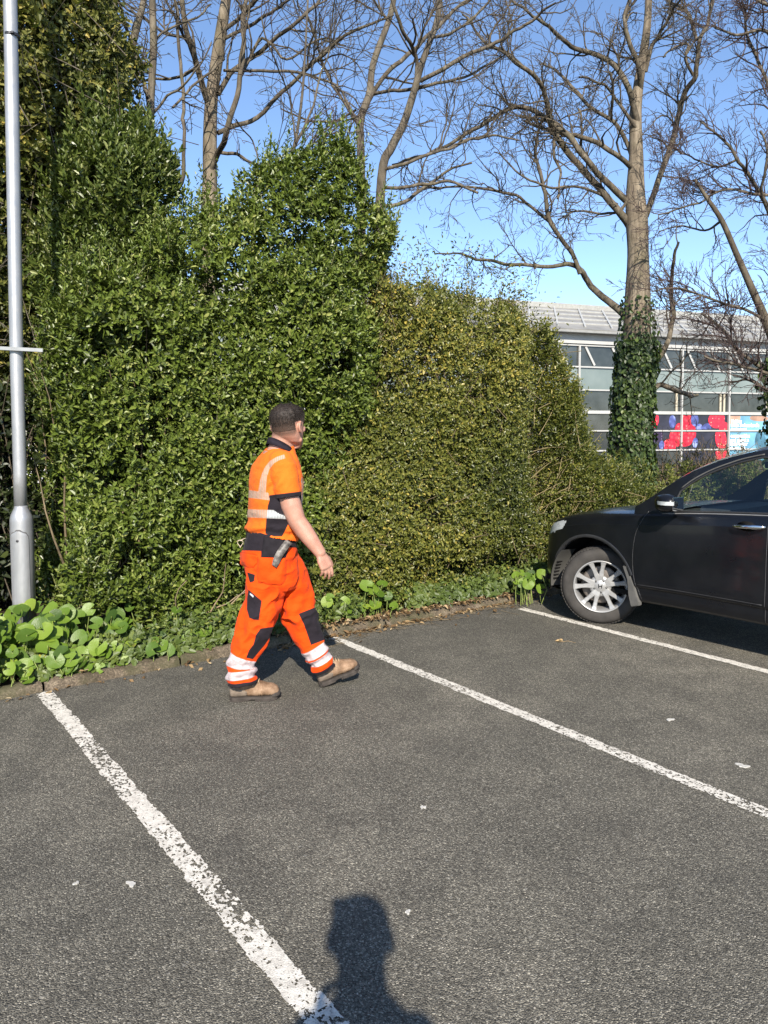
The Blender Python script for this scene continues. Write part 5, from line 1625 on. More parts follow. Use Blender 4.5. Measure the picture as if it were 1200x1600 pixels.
    win2 = [(1.50, zb_(1.5)), (1.50, 1.475), (1.75, 1.492), (2.05, 1.49), (2.20, 1.475), (2.24, 1.2), (2.22, zb_(2.2))]
    win3 = [(2.34, zb_(2.34)), (2.32, 1.2), (2.32, 1.46), (2.6, 1.44), (2.8, 1.36), (2.92, 1.22), (2.93, zb_(2.9))]
    sg_ = np.linspace(sil[0, 0], 3.19, 360)
    ztp = np.interp(sg_, sil[:, 0], sil[:, 1]); zbl = ztop(sg_) - .004
    ztp = np.maximum(ztp, zbl + .004)
    v = np.linspace(0, 1, 60)
    Zg = zbl[:, None] + (ztp - zbl)[:, None] * v
    Ng = (inset(sg_) + .075)[:, None] + K_ * np.maximum(0, Zg - (ztop(sg_)[:, None])) - .002
    Sg = np.repeat(sg_[:, None], 60, 1)
    q = np.stack([cen(Sg), cen(Zg)], 1)
    holes = np.maximum.reduce([poly_sd(q, w_) for w_ in (win1, win2, win3)])
    patch("window_surround", trim if False else paint, Ng, Sg, Zg, holes < 0.0, body)
    for w_, par in ((win1, fd), (win2, rd), (win3, body)):
        sd = poly_sd(q, w_)
        patch("window_pane", glass, Ng + .006, Sg, Zg, sd > -0.02, par)
        wp_ = np.array(w_)
        for side in (0, 1):
            pts = []
            for k in range(len(wp_)):
                p0_, p1_ = wp_[k], wp_[(k + 1) % len(wp_)]
                for f in np.linspace(0, 1, 6, endpoint=False):
                    s_, z_ = p0_ + (p1_ - p0_) * f
                    n_ = float(inset(np.array(s_))) + .075 + K_ * max(0, z_ - float(ztop(np.array(s_))))
                    pts.append(C(s_, n_ if side == 0 else 2 * HALF - n_, z_))
            pts.append(pts[0])
            mb = MB(); mb.tube(pts, .0085, 6, cap=False)
            mb.build("window_seal", trim, par if side == 0 else FAR.get(par.name, par), True)
    # bright strip under the side glass
    for side in (0, 1):
        pts = [C(s_, (float(inset(np.array(s_))) + .068) if side == 0 else 2 * HALF - (float(inset(np.array(s_))) + .068), float(ztop(np.array(s_))) - .001) for s_ in np.linspace(.55, 2.95, 40)]
        mb = MB(); mb.tube(pts, .0055, 6)
        mb.build("belt_strip", simple("belt_strip_grey", (0.20, 0.20, 0.20), 0.35, 0.5, 0.3), body, True)
    # bright edge round the top of the door glass
    pts = []
    for s_, z_ in win1[1:10]:
        z_ += .022
        pts.append((s_, z_))
    pts = smooth_path(pts, 30)
    for side in (0, 1):
        L = [C(s_, (.075 + K_ * max(0, z_ - float(ztop(np.array(s_)))) - .006) if side == 0 else 2 * HALF - (.075 + K_ * max(0, z_ - float(ztop(np.array(s_)))) - .006), z_) for s_, z_ in pts]
        mb = MB(); mb.tube(L, .006, 6)
        mb.build("frame_edge", flapm, fd if side == 0 else FAR[fd.name], True)
    # roof, windscreen and back glass
    def across(s_rows, bow, name, mat, crown, nv=33, parent=None):
        z_ = np.interp(s_rows, sil[:, 0], sil[:, 1])
        nl = inset(s_rows) + .075 + K_ * np.maximum(0, z_ - ztop(s_rows)) - .002
        v = np.linspace(0, 1, nv); par = 1 - (2 * v - 1) ** 2
        Nn = nl[:, None] + 2 * (HALF - nl)[:, None] * v
        Zn = z_[:, None] + np.asarray(crown)[:, None] * (1 - np.abs(2 * v - 1) ** 2.6)
        Sn = s_rows[:, None] - np.asarray(bow)[:, None] * par
        return link(name, mesh_np(name, C(Sn, Nn, Zn).reshape(-1, 3), 4, grid_faces(len(s_rows), nv)), mat, parent or root, True)
    s_top = 1.22
    rows = np.linspace(sil[0, 0], s_top, 30); f = np.linspace(0, 1, 30)
    across(rows, .20 - .06 * f, "windscreen", glass, .0 + .03 * f)
    rows = np.linspace(s_top, 2.95, 40); f = np.linspace(0, 1, 40)
    across(rows, .14 * (1 - f) ** 2 - .08 * f ** 2, "roof", paint, .03 + .035 * np.sin(np.clip(f * 2, 0, 1) * math.pi / 2) - .02 * f ** 3)
    rows = np.linspace(2.95, 3.19, 14); f = np.linspace(0, 1, 14)
    across(rows, -.08 + 0 * f, "back_glass", glass, .045 - .045 * f)

    # ---------------- mirror
    mroot_pts = []
    cm = np.array(cpx(1043, 786, -.10))
    mb = MB()
    rings = []
    for n_, sx, hz, ds, dz in ((.055, .030, .022, -.055, -.034), (.005, .040, .030, -.045, -.030), (-.045, .078, .058, -.012, -.006), (-.10, .092, .070, .0, .0), (-.15, .088, .066, .008, .0), (-.185, .066, .050, .018, -.002), (-.20, .030, .024, .026, -.004)):
        rings.append([C(cm[0] + ds + sx * np.sign(math.cos(a)) * abs(math.cos(a)) ** .75, n_, cm[1] + dz + hz * np.sign(math.sin(a)) * abs(math.sin(a)) ** .75) for a in np.linspace(0, 2 * math.pi, 28, endpoint=False)])
    mb.loft(rings)
    mi = mb.build("mirror", paint, root, True)
    mb = MB()
    L0 = []
    for z_o, half in ((.016, 1), (-.012, 1)):
        L0.append([C(cm[0] + ds, n_, cm[1] + z_o + .004) for ds, n_ in ((-.055, -.172), (-.02, -.199), (.015, -.212), (.05, -.212), (.085, -.190), (.094, -.165))])
    mb.loft(L0, cap=False, closed=False)
    mb.build("indicator", lensm, mi, True)
    mb = MB()
    mb.box(C(cm[0] + .088, -.10, cm[1]), N_, UP, S, .075, .052, .004)
    mb.build("mirror_glass", simple("mirror_silver", (0.7, 0.72, 0.72), 0.04, 0.5, 1.0, var=0.02), mi, False, 0.003)
    # ---------------- door handle
    h0, h1 = np.array(cpx(1143, 822, -.02)), np.array(cpx(1195, 824.5, -.02))
    mb = MB()
    rings = []
    for f in np.linspace(0, 1, 16):
        s_, z_ = h0 + (h1 - h0) * f
        e = math.sin(math.pi * min(max(f, .04), .96)) ** .35
        n_ = -.006 - .030 * math.sin(math.pi * f) ** .5
        hh = (.014 + .004 * (f > .62)) * e
        rings.append([C(s_, n_ + .009 * e * math.cos(a), z_ + hh * math.sin(a)) for a in np.linspace(0, 2 * math.pi, 14, endpoint=False)])
    mb.loft(rings)
    mb.build("handle", chrome, fd, True)
    hm = (h0 + h1) / 2
    mb = MB()
    mb.loft([[C(hm[0] - .02 + rx * math.cos(a), n_, hm[1] + rz * math.sin(a)) for a in np.linspace(0, 2 * math.pi, 24, endpoint=False)] for rx, rz, n_ in ((.070, .036, .0015), (.055, .027, .0016))])
    mb.build("handle_recess", dark, fd, True)

    # ---------------- wheels
    def wheel(ax_s, n_pivot, steer, sgn, name="wheel"):
        # outward normal, turned by the steering
        out = (-N_ if sgn == 0 else N_)
        q = math.radians(steer)
        fw = -S
        o = out * math.cos(q) + S * math.sin(q) * (1 if sgn == 0 else -1)
        f = np.cross(UP, o)
        piv = C(ax_s, n_pivot if sgn == 0 else 2 * HALF - n_pivot, .330)
        ctr = piv + o * .075
        mb = MB()
        prof = [(.218, .080), (.232, .090), (.250, .0955), (.285, .099), (.305, .092), (.318, .078), (.327, .055), (.330, .03), (.330, -.03), (.327, -.055), (.318, -.078), (.300, -.094), (.26, -.096), (.218, -.085)]
        mb.lathe(prof, ctr, o, UP, 72)
        ty = mb.build(name, rubber, root, True)
        mb = MB()   # tread blocks
        for k in range(76):
            a = k * 2 * math.pi / 76
            for hh, da in ((.052, 0), (.020, .5), (-.020, 0), (-.052, .5)):
                a_ = a + da * 2 * math.pi / 76
                d = math.cos(a_) * UP + math.sin(a_) * f
                mb.box(ctr + o * hh + d * .3305, o, np.cross(o, d), d, .0135, .0095, .004)
        mb.build("tread", rubber, ty)
        mb = MB()
        prof = [(.2265, .086), (.2245, .096), (.219, .0965), (.212, .088), (.204, .060), (.198, -.03), (.205, -.08), (.222, -.086)]
        mb.lathe(prof, ctr, o, UP, 72)
        mb.build("rim", alloy, ty, True)
        mb = MB()
        mb.lathe([(.0, -.010), (.150, -.010), (.165, -.014), (.165, -.022), (0, -.022)], ctr, o, UP, 48)
        mb.build("brake_disc", simple("brake_iron", (0.16, 0.14, 0.125), 0.5, 0.5, 0.6, var=0.3) if "brake_iron" not in bpy.data.materials else bpy.data.materials["brake_iron"], ty, True)
        mb = MB()
        mb.lathe([(.0, -.050), (.200, -.050)], ctr, o, UP, 32)
        mb.build("hub_back", dark, ty, False, fix=False)
        # five paired spokes
        for k in range(5):
            for sd in (-1, 1):
                a0 = math.radians(97.5 + 72 * k)
                rings = []
                for r_, da, hw, h_top in ((.052, .13, .028, .070), (.088, .19, .0225, .074), (.115, .215, .0185, .074), (.150, .238, .0165, .076), (.185, .252, .0185, .081), (.206, .258, .0245, .087), (.216, .26, .032, .088)):
                    a = a0 + sd * da
                    d = math.cos(a) * f * 1.0 + math.sin(a) * UP
                    tg = np.cross(o, d)
                    p = ctr + d * r_
                    rings.append([p + tg * x + o * (h_top + y) for x, y in ((-hw, -.030), (-hw, -.006), (-hw * .72, .0), (hw * .72, .0), (hw, -.006), (hw, -.030))])
                mb = MB(); mb.loft(rings)
                mb.build("spoke", alloy, ty, False, 0.0015)
        mb = MB()
        mb.lathe([(.0, .071), (.034, .071), (.038, .068), (.068, .066), (.090, .060), (.095, .040), (.0, .03)], ctr, o, UP, 48)
        mb.build("hub", alloy, ty, True)
        for k in range(5):
            a = math.radians(61.5 + 72 * k)
            d = math.cos(a) * f + math.sin(a) * UP
            mb = MB()
            mb.lathe([(.0122, .0668), (.0122, .0655), (.0, .0655)], ctr + d * .053, o, UP, 18)
            mb.lathe([(.0, .0735), (.0075, .0725), (.009, .069), (.009, .064)], ctr + d * .053, o, UP, 18)
            mb.build("lug_nut", trim if k < 0 else simple("lug_steel", (0.10, 0.10, 0.10), 0.4, 0.5, 0.7) if "lug_steel" not in bpy.data.materials else bpy.data.materials["lug_steel"], ty, True)
        # letter on the cap: two slanted uprights and a bar
        mb = MB()
        for sg in (-1, 1):
            mb.prism([(sg * .008, -.018), (sg * .0145, -.018), (sg * .019, .018), (sg * .0125, .018)][::sg], ctr + o * .0715, f, UP, o * .002)
        mb.prism([(-.0105, -.004), (.0105, -.004), (.011, .003), (-.011, .003)], ctr + o * .0715, f, UP, o * .0018)
        mb.build("emblem", dark, ty)
    wheel(AX_F, .165, 34, 0); wheel(AX_F, .165, -34, 1); wheel(AX_R, .115, 0, 0); wheel(AX_R, .115, 0, 1)

    # ---------------- inside
    mb = MB()
    mb.box(C(.66, HALF, .90), S, N_, UP, .24, HALF - .14, .13)
    mb.build("dashboard", seatm, root, False, 0.05)
    for n_ in (.44, 1.22):
        mb = MB()
        mb.box(C(1.33, n_, .62), S, N_, UP, .25, .23, .09)
        b_ = unit(S * .28 + UP)
        mb.box(C(1.62, n_, .92), unit(np.cross(N_, b_)), N_, b_, .065, .22, .30)
        mb.box(C(1.74, n_, 1.31), unit(np.cross(N_, b_)), N_, b_, .045, .125, .085)
        mb.build("seat", seatm, root, False, 0.035)
    mb = MB()
    mb.box(C(2.35, HALF, .62), S, N_, UP, .25, HALF - .2, .09)
    b_ = unit(S * .25 + UP)
    mb.box(C(2.64, HALF, .92), unit(np.cross(N_, b_)), N_, b_, .07, HALF - .2, .30)
    mb.build("rear_bench", seatm, root, False, 0.035)
    cw = C(.98, 1.20, .98); axw = unit(S * 1.0 + UP * .45)
    mb = MB()
    u = unit(np.cross(axw, UP)); w_ = np.cross(axw, u)
    mb.tube([cw + .175 * (math.cos(a) * u + math.sin(a) * w_) for a in np.linspace(0, 2 * math.pi, 40)], .014, 8, cap=False)
    for a in (0.2, math.pi - .2, math.pi * 1.5):
        mb.tube([cw, cw + .17 * (math.cos(a) * u + math.sin(a) * w_)], .014, 6)
    mb.build("steering_wheel", trim, root, True)
    mb = MB()
    mb.box(C(1.04, HALF, 1.40), S, N_, UP, .012, .10, .028)
    mb.build("rear_view_mirror", trim, root, False, 0.006)
build_car()
# ================================================================== people
def ring(c, ax, ay, a, b, n=28, e=2.3):
    """superellipse ring"""
    t = np.linspace(0, 2 * math.pi, n, endpoint=False)
    ct, st = np.cos(t), np.sin(t)
    x = np.sign(ct) * np.abs(ct) ** (2 / e) * a
    y = np.sign(st) * np.abs(st) ** (2 / e) * b
    return np.asarray(c)[None] + x[:, None] * ax[None] + y[:, None] * ay[None]

def limb_loft(mb, pts, radii, ref, n=20, e=2.1, rounds=(True, True)):
    """tapered limb with round ends; radii (along ref-ish axis, across)"""
    P = np.asarray(pts, float)
    T = np.gradient(P, axis=0); T = unit(T)
    rings = []
    for k in range(len(P)):
        x = unit(ref - T[k] * (ref @ T[k])); y = np.cross(T[k], x)
        ra, rb = (radii[k] if hasattr(radii[k], '__len__') else (radii[k], radii[k]))
        if k == 0 and rounds[0]:
            for q, s_ in ((-.92, .38), (-.7, .70), (-.35, .93)):
                rings.append(ring(P[0] + T[0] * q * min(ra, rb), x, y, ra * s_, rb * s_, n, e))
        rings.append(ring(P[k], x, y, ra, rb, n, e))
        if k == len(P) - 1 and rounds[1]:
            for q, s_ in ((.35, .93), (.7, .70), (.92, .38)):
                rings.append(ring(P[k] + T[k] * q * min(ra, rb), x, y, ra * s_, rb * s_, n, e))
    mb.loft(rings)

def fuse(mb, voxel, smooth=3, name="body"):
    """union of overlapping closed shapes as one continuous skin -> (V, faces mesh)"""
    me = mb.mesh(name)
    bm = bmesh.new(); bm.from_mesh(me); bmesh.ops.recalc_face_normals(bm, faces=bm.faces); bm.to_mesh(me); bm.free()
    ob = bpy.data.objects.new("tmp", me); COL.objects.link(ob)
    m = ob.modifiers.new("r", 'REMESH'); m.mode = 'VOXEL'; m.voxel_size = voxel
    if smooth:
        s_ = ob.modifiers.new("s", 'SMOOTH'); s_.factor = 0.5; s_.iterations = smooth
    bpy.context.view_layer.update()
    dg = bpy.context.evaluated_depsgraph_get()
    out = bpy.data.meshes.new_from_object(ob.evaluated_get(dg))
    out.name = name
    bpy.data.objects.remove(ob); bpy.data.meshes.remove(me)
    return out

def get_co(me):
    co = np.empty(len(me.vertices) * 3, np.float32); me.vertices.foreach_get("co", co); return co.reshape(-1, 3).astype(float)
def get_no(me):
    no = np.empty(len(me.vertices) * 3, np.float32); me.vertices.foreach_get("normal", no); return no.reshape(-1, 3).astype(float)
def set_co(me, V):
    me.vertices.foreach_set("co", np.ascontiguousarray(V, np.float32).ravel()); me.update()
def set_attr(me, name, a):
    at_ = me.attributes.new(name, 'FLOAT', 'POINT'); at_.data.foreach_set("value", np.ascontiguousarray(a, np.float32))
def keep_faces(me, mask_v):
    bm = bmesh.new(); bm.from_mesh(me); bm.verts.ensure_lookup_table()
    bmesh.ops.delete(bm, geom=[v for v, k in zip(bm.verts, mask_v) if not k], context='VERTS')
    bm.to_mesh(me); bm.free(); me.update()

def skin_mat():
    t = NT("skin"); c = t.coord()
    col = t.ramp(t.noise(c, 16, 4, 0.6), [(0.3, (0.33, 0.165, 0.115)), (0.7, (0.43, 0.235, 0.17))])
    col = t.mix(t.ramp(t.noise(c, 5, 3), [(0.45, 0.0), (0.75, 0.4)]), col, (0.38, 0.15, 0.105))
    # close-cropped hair fading into the skin
    st = t.math('MULTIPLY', t.attr("stubble"), t.ramp(t.noise(c, 420, 3, 0.7), [(0.30, 0.65), (0.60, 1.0)]))
    col = t.mix(st, col, (0.045, 0.032, 0.024))
    return t.done(t.bsdf(col, 0.48, 0.4, 0, t.bump(t.noise(c, 260, 3), 0.12, 0.002), Subsurface_Weight=0.08, Subsurface_Radius=(0.012, 0.005, 0.003), Subsurface_Scale=0.6))

def cloth(name, zones, weave=900, rough=0.85, bumpn=0.25):
    """zones: list of (attribute, colour or colour-building function), later ones on top"""
    t = NT(name); c = t.coord()
    col = None
    for a, q in zones:
        colr = q(t, c) if callable(q) else t.ramp(t.noise(c, 9, 4), [(0.25, tuple(v * 0.88 for v in q)), (0.75, tuple(min(1, v * 1.07) for v in q))])
        if col is None: col = colr
        else:
            m = t.ramp(t.math('ADD', t.math('MULTIPLY', t.attr(a), 250.0), 0.5), [(0.0, 0.0), (1.0, 1.0)])
            col = t.mix(m, col, colr)
    b1 = t.bump(t.noise(c, weave, 2), 0.12, 0.001)
    b2 = t.bump(t.noise(t.coord(vec=(1, 1, 1.6)), 26, 4, 0.55, 0.6), bumpn, 0.012, b1)
    return t.done(t.bsdf(col, rough, 0.12, 0, b2, Sheen_Weight=0.03))

PXM = 4.65 / F_PX

def head_mesh(mb, ctr, fwd, Hh, tilt=0.0, wide=1.0):
    """a head about ctr (middle of the skull), facing fwd; Hh chin to crown"""
    fwd = unit(fwd); left = unit(np.cross(UP, fwd))
    s = Hh / 0.24
    rows = [  # z, front, back, half-width, exponent
        (-.128, .052, -.010, .022, 2.0), (-.122, .080, .005, .036, 2.1), (-.105, .089, .022, .050, 2.3), (-.085, .088, -.045, .060, 2.3), (-.060, .086, -.072, .066, 2.3), (-.035, .087, -.086, .070, 2.3),
        (-.010, .086, -.094, .073, 2.2), (.015, .086, -.099, .075, 2.2), (.040, .090, -.101, .0765, 2.2), (.060, .088, -.099, .076, 2.2), (.080, .080, -.092, .071, 2.1), (.097, .064, -.078, .061, 2.0), (.108, .044, -.058, .046, 2.0), (.114, .020, -.032, .026, 2.0)]
    rings = []
    for z, f, b, w, e in rows:
        c = ctr + UP * z * s + fwd * (f + b) / 2 * s
        rings.append(ring(c, fwd, left, (f - b) / 2 * s, w * s * wide, 36, e))
    mb.loft(rings)
    def bar(a, b, r0, r1, flat=1.0):
        limb_loft(mb, [ctr + (fwd * p[0] + left * p[1] + UP * p[2]) * s for p in (a, ((a[0] + b[0]) / 2, (a[1] + b[1]) / 2, (a[2] + b[2]) / 2), b)], [(r0 * s, r0 * s * flat), ((r0 + r1) / 2 * s, (r0 + r1) / 2 * s * flat), (r1 * s, r1 * s * flat)], left, 12)
    bar((.088, 0, .025), (.112, 0, -.030), .009, .014)          # nose
    bar((.104, .012, -.034), (.104, -.012, -.034), .009, .009)
    for q in (-1, 1):
        bar((.086, q * .012, .038), (.074, q * .052, .036), .010, .009)      # brow
        bar((.078, q * .046, -.010), (.060, q * .060, -.020), .016, .012)    # cheek
        bar((.020, q * .064, -.075), (.070, q * .026, -.112), .014, .016)    # jaw
    bar((.088, .020, -.066), (.088, -.020, -.066), .0065, .0065)  # lips
    bar((.087, .016, -.078), (.087, -.016, -.078), .0075, .0075)
    bar((.084, .012, -.110), (.084, -.012, -.110), .015, .015)    # chin
    # ears: a rim curled round a shallow bowl, and a lobe
    for q in (-1, 1):
        e0 = ctr + (fwd * -.012 + left * q * .0745 * wide + UP * -.005) * s
        pts, rad = [], []
        for a in np.linspace(math.radians(60), math.radians(305), 12):
            rx, rz = .017, .029
            p = e0 + (fwd * (rx * math.cos(a) - .004) + UP * (rz * math.sin(a) + .004)) * s + left * q * (.010 - .004 * math.cos(a)) * s
            pts.append(p); rad.append(.0050 * s)
        limb_loft(mb, pts, rad, left, 10)
        limb_loft(mb, [e0 + (UP * .018 - fwd * .004) * s, e0 + (-fwd * .008) * s + left * q * .003 * s, e0 + (UP * -.022 - fwd * .001) * s + left * q * .004 * s], [(.006 * s, .014 * s), (.006 * s, .016 * s), (.005 * s, .008 * s)], left, 12)
    return s

def hand(mb, wrist, d, palm_n, thumb_side, sc=1.0, curl=(18, 32, 26), spread=5):
    """palm and five separate fingers; d along the hand, palm_n out of the palm, thumb_side towards the thumb"""
    d = unit(d); palm_n = unit(palm_n - d * (palm_n @ d)); th = unit(thumb_side - d * (thumb_side @ d) - palm_n * (thumb_side @ palm_n))
    s = sc
    limb_loft(mb, [wrist - d * .02 * s, wrist + d * .015 * s, wrist + d * .045 * s, wrist + d * .085 * s], [(.027 * s, .020 * s), (.032 * s, .019 * s), (.041 * s, .0175 * s), (.041 * s, .0145 * s)], th, 18, 2.6)
    rot = lambda v, ax, a: v * math.cos(a) + np.cross(ax, v) * math.sin(a) + ax * (ax @ v) * (1 - math.cos(a))
    bend_ax = np.cross(d, palm_n)              # turning d towards the palm
    for k, (off, L) in enumerate(((.030, .074), (.010, .082), (-.010, .077), (-.029, .060))):
        p = wrist + d * (.086 - .004 * abs(k - 1)) * s + th * off * s
        dirn = unit(d + th * off * spread * .35)
        pts, rad = [p - dirn * .02 * s], [.0098 * s]
        pts.append(p); rad.append(.0096 * s)
        extra = (k - 1) * 5
        for (fr, cu, r0) in ((.44, curl[0] + extra, .0088), (.32, curl[1] + extra, .0080), (.24, curl[2], .0068)):
            dirn = rot(dirn, bend_ax, math.radians(cu))
            pts.append(pts[-1] + dirn * L * fr * .5 * s); rad.append(r0 * s * 1.0)
            pts.append(pts[-1] + dirn * L * fr * .5 * s); rad.append(r0 * s * .97)
        limb_loft(mb, pts, rad, th, 12, 2.0)
    p = wrist + d * .022 * s + th * .024 * s + palm_n * .006 * s
    dirn = unit(d * .80 + th * .62 + palm_n * .28)
    pts, rad = [p], [.0145 * s]
    for L, r0, tw in ((.040, .0125, .0), (.032, .0105, -.35), (.024, .0085, -.25)):
        dirn = unit(dirn + (-th * .6 + palm_n * .25) * (-tw))
        pts.append(pts[-1] + dirn * L * s); rad.append(r0 * s)
    limb_loft(mb, pts, rad, palm_n, 12)

def px_mask(q, poly, facing=None):
    m = poly_sd(q, poly) * PXM
    if facing is not None: m = np.where(facing, m, -0.05)
    return np.clip(m, -0.05, 0.05)

def build_worker():
    D = 4.65
    root = thing("person", "man in orange high-visibility polo shirt and work trousers striding along the kerb, looking away", "person", (float(gnd(430, 1085)[0]), float(gnd(430, 1085)[1]), 0))
    h = math.radians(22)
    fwd = np.array([math.cos(h), math.sin(h), 0]); lat = np.array([-math.sin(h), math.cos(h), 0])   # lat: towards his left (away from us)
    hh = math.radians(64); hf = np.array([math.cos(hh), math.sin(hh), 0])

    # ---------------------------------------------------------------- bare body in one skin
    mb = MB()
    head_c = at(450.5, 666.5, D - .02)
    head_mesh(mb, head_c, hf, 0.268, wide=1.10)
    limb_loft(mb, [at(436, 712, D - .01), at(440, 700, D - .01), at(442, 690, D - .01), at(444.5, 676, D - .015)], [(.090, .084), (.083, .078), (.080, .074), (.079, .070)], hf, 24)
    # near arm
    sh = at(443, 733, D - .16); el = at(465, 815, D - .17); wr = at(500.5, 864, D - .20)
    dep = lambda x, y, d: at(x, y, d)
    limb_loft(mb, [sh, at(448, 765, D - .165), at(455, 790, D - .17), at(464, 814, D - .172), at(475, 829, D - .178), at(486, 844, D - .186), at(494, 855, D - .193), wr],
              [(.052, .052), (.060, .060), (.063, .066), (.055, .058), (.054, .056), (.047, .048), (.040, .039), (.036, .031)], fwd, 24)
    hd = unit(at(510.5, 888, D - .205) - wr)
    hand(mb, wr, hd, unit(lat * .92 - fwd * .35), unit(fwd * 1.0 + UP * .2), 1.08, (12, 22, 18), 2)
    # far arm, hidden by the trunk, hanging back a little
    s2 = at(428, 735, D + .20); e2 = at(424, 812, D + .24); w2 = at(432, 868, D + .22)
    limb_loft(mb, [s2, (s2 + e2) / 2, e2, (e2 + w2) / 2, w2], [.074, .062, .050, .045, .033], fwd, 20)
    hand(mb, w2, unit(w2 - e2), unit(-lat), unit(fwd), 0.98)
    # trunk and legs under the clothes keep the body one piece
    limb_loft(mb, [at(430, 722, D), at(430, 760, D), at(429, 810, D), at(424, 850, D), at(420, 880, D)], [(.10, .15), (.125, .165), (.13, .165), (.13, .165), (.12, .155)], fwd, 24)
    limb_loft(mb, [at(417, 885, D - .06), at(406, 960, D - .10), at(384, 1020, D - .13), at(379, 1058, D - .15)], [.085, .075, .050, .034], fwd, 18)
    limb_loft(mb, [at(441, 885, D + .06), at(470, 960, D + .085), at(495, 1012, D + .095), at(502, 1032, D + .10)], [.085, .075, .050, .034], fwd, 18)
    me = fuse(mb, 0.0042, 2, "body")
    V = get_co(me)
    rel = V - head_c
    f_, l_, z_ = rel @ hf, rel @ np.cross(UP, hf), rel[:, 2]
    # hair line: over the forehead in front, above the ears, down to the nape behind
    ang = np.arctan2(np.abs(l_), f_)                       # 0 in front, pi behind
    line = np.interp(ang, [0, .55, 1.0, 1.35, 1.75, 2.1, 3.2], [.072, .062, .020, .010, -.018, -.062, -.082])
    above = z_ - line
    st = np.clip((above + .004) / .034, 0, 1) * (np.linalg.norm(rel, axis=1) < .2)
    ear = (np.abs(l_) > .084) & (np.abs(z_) < .05)
    st[ear] = 0
    # short beard shade on the jaw
    st = np.maximum(st * 0.86, 0.30 * np.clip((f_ - .015) / .03, 0, 1) * np.clip((-.038 - z_) / .02, 0, 1) * (z_ > -.15) * (np.linalg.norm(rel, axis=1) < .2))
    set_attr(me, "stubble", st)
    body = link("body", me, skin_mat(), root, True)

    # ---------------------------------------------------------------- hair
    mb = MB()
    head_mesh(mb, head_c, hf, 0.268, wide=1.10)
    hm = fuse(mb, 0.005, 3, "hair")
    V = get_co(hm); Nn = get_no(hm)
    rel = V - head_c
    f_, l_, z_ = rel @ hf, rel @ np.cross(UP, hf), rel[:, 2]
    ang = np.arctan2(np.abs(l_), f_)
    line = np.interp(ang, [0, .55, 1.0, 1.35, 1.75, 2.1, 3.2], [.072, .062, .030, .030, .010, -.020, -.036])
    above = z_ - line
    thick = .0030 + .010 * np.clip((above - .030) / .09, 0, 1) + .005 * np.clip((f_ - .02) / .06, 0, 1) * np.clip(above / .03, 0, 1)
    thick = thick * (0.6 + 0.8 * fbm(V * np.array([75, 75, 30]), 4, 3))
    set_co(hm, V + Nn * thick[:, None])
    keep = (above > 0) & ~((np.abs(l_) > .084) & (z_ < .035))
    Vk, Nk, ab = (V + Nn * thick[:, None])[keep], Nn[keep], above[keep]
    set_attr(hm, "fade", np.clip(0.95 - above / .085, 0, 1) * (f_ < .05))
    keep_faces(hm, keep)
    t = NT("dark_brown_hair"); c = t.coord(vec=(1, 1, .35))
    hcol = t.mix(t.attr("fade"), t.ramp(t.noise(c, 140, 4, 0.7), [(0.3, (0.009, 0.006, 0.005)), (0.55, (0.024, 0.017, 0.013)), (0.8, (0.075, 0.055, 0.043))]), t.ramp(t.noise(t.coord(), 380, 3, 0.7), [(0.35, (0.022, 0.015, 0.011)), (0.65, (0.105, 0.064, 0.046))]))
    hairm = t.done(t.bsdf(hcol, 0.55, 0.3, 0, t.bump(t.noise(c, 160, 3, 0.7), 0.8, 0.006)))
    hair = link("hair", hm, hairm, root, True)
    r = np.random.default_rng(9)
    k = r.integers(0, len(Vk), 7000); k = k[ab[k] > .030 + .055 * r.random(len(k))]
    lines = []
    for i in k:
        n_ = Nk[i]
        down = unit(-UP * 0.5 + hf * (0.7 if ab[i] > .06 else -.2) + r.normal(0, .4, 3))
        d_ = unit(n_ * (0.18 + 0.5 * r.random()) + down * .9)
        L = .003 + .012 * min(max(ab[i], 0) / .07, 1) * (0.6 + .6 * r.random())
        lines.append((np.array([Vk[i] - n_ * .003, Vk[i] + d_ * L * .5, Vk[i] + unit(d_ - UP * .3) * L]), np.array([.0010, .0009, .0004])))
    tubes_obj("hair_strand", lines, 3, hairm, hair)

    # ---------------------------------------------------------------- polo shirt
    mb = MB()
    fw2 = np.array([math.cos(math.radians(27)), math.sin(math.radians(27)), 0]); la2 = np.array([-fw2[1], fw2[0], 0])
    rows = [(426, 846, .150, .196), (427, 832, .156, .204), (427.5, 815, .155, .208), (428.5, 795, .156, .210), (430, 775, .158, .214), (431, 755, .158, .216), (431.5, 740, .153, .214), (432, 727, .140, .200), (433.5, 716, .120, .172), (435, 707, .100, .132), (437.5, 700, .085, .100), (440, 696, .078, .085)]
    rings = [ring(at(x, y, D + .01), fw2, la2, a, b, 40, 2.35) for x, y, a, b in rows]
    mb.loft(rings)
    slv = [at(438, 722, D - .10), at(443, 735, D - .150), at(446, 752, D - .165), at(448.5, 766, D - .168), at(450, 777, D - .170)]
    limb_loft(mb, slv, [(.082, .078), (.086, .082), (.083, .085), (.080, .086), (.079, .087)], fwd, 24, rounds=(True, False))
    slv2 = [at(431, 722, D + .13), at(428, 735, D + .185), at(427, 752, D + .21), at(426, 777, D + .225)]
    limb_loft(mb, slv2, [(.078, .078), (.084, .082), (.082, .084), (.078, .084)], fwd, 24, rounds=(True, False))
    me = fuse(mb, 0.0055, 5, "shirt")
    V = get_co(me); Nn = get_no(me); q = survey(V)
    # folds: soft everywhere, gathered above the waist and under the arm
    low = np.clip((q[:, 1] - 785) / 45, 0, 1)
    fold = (fbm(np.column_stack([q[:, 0] / 26 + q[:, 1] / 60, q[:, 1] / 15, V[:, 1] * 6]), 12, 3) - .5) * (.016 + .026 * low)
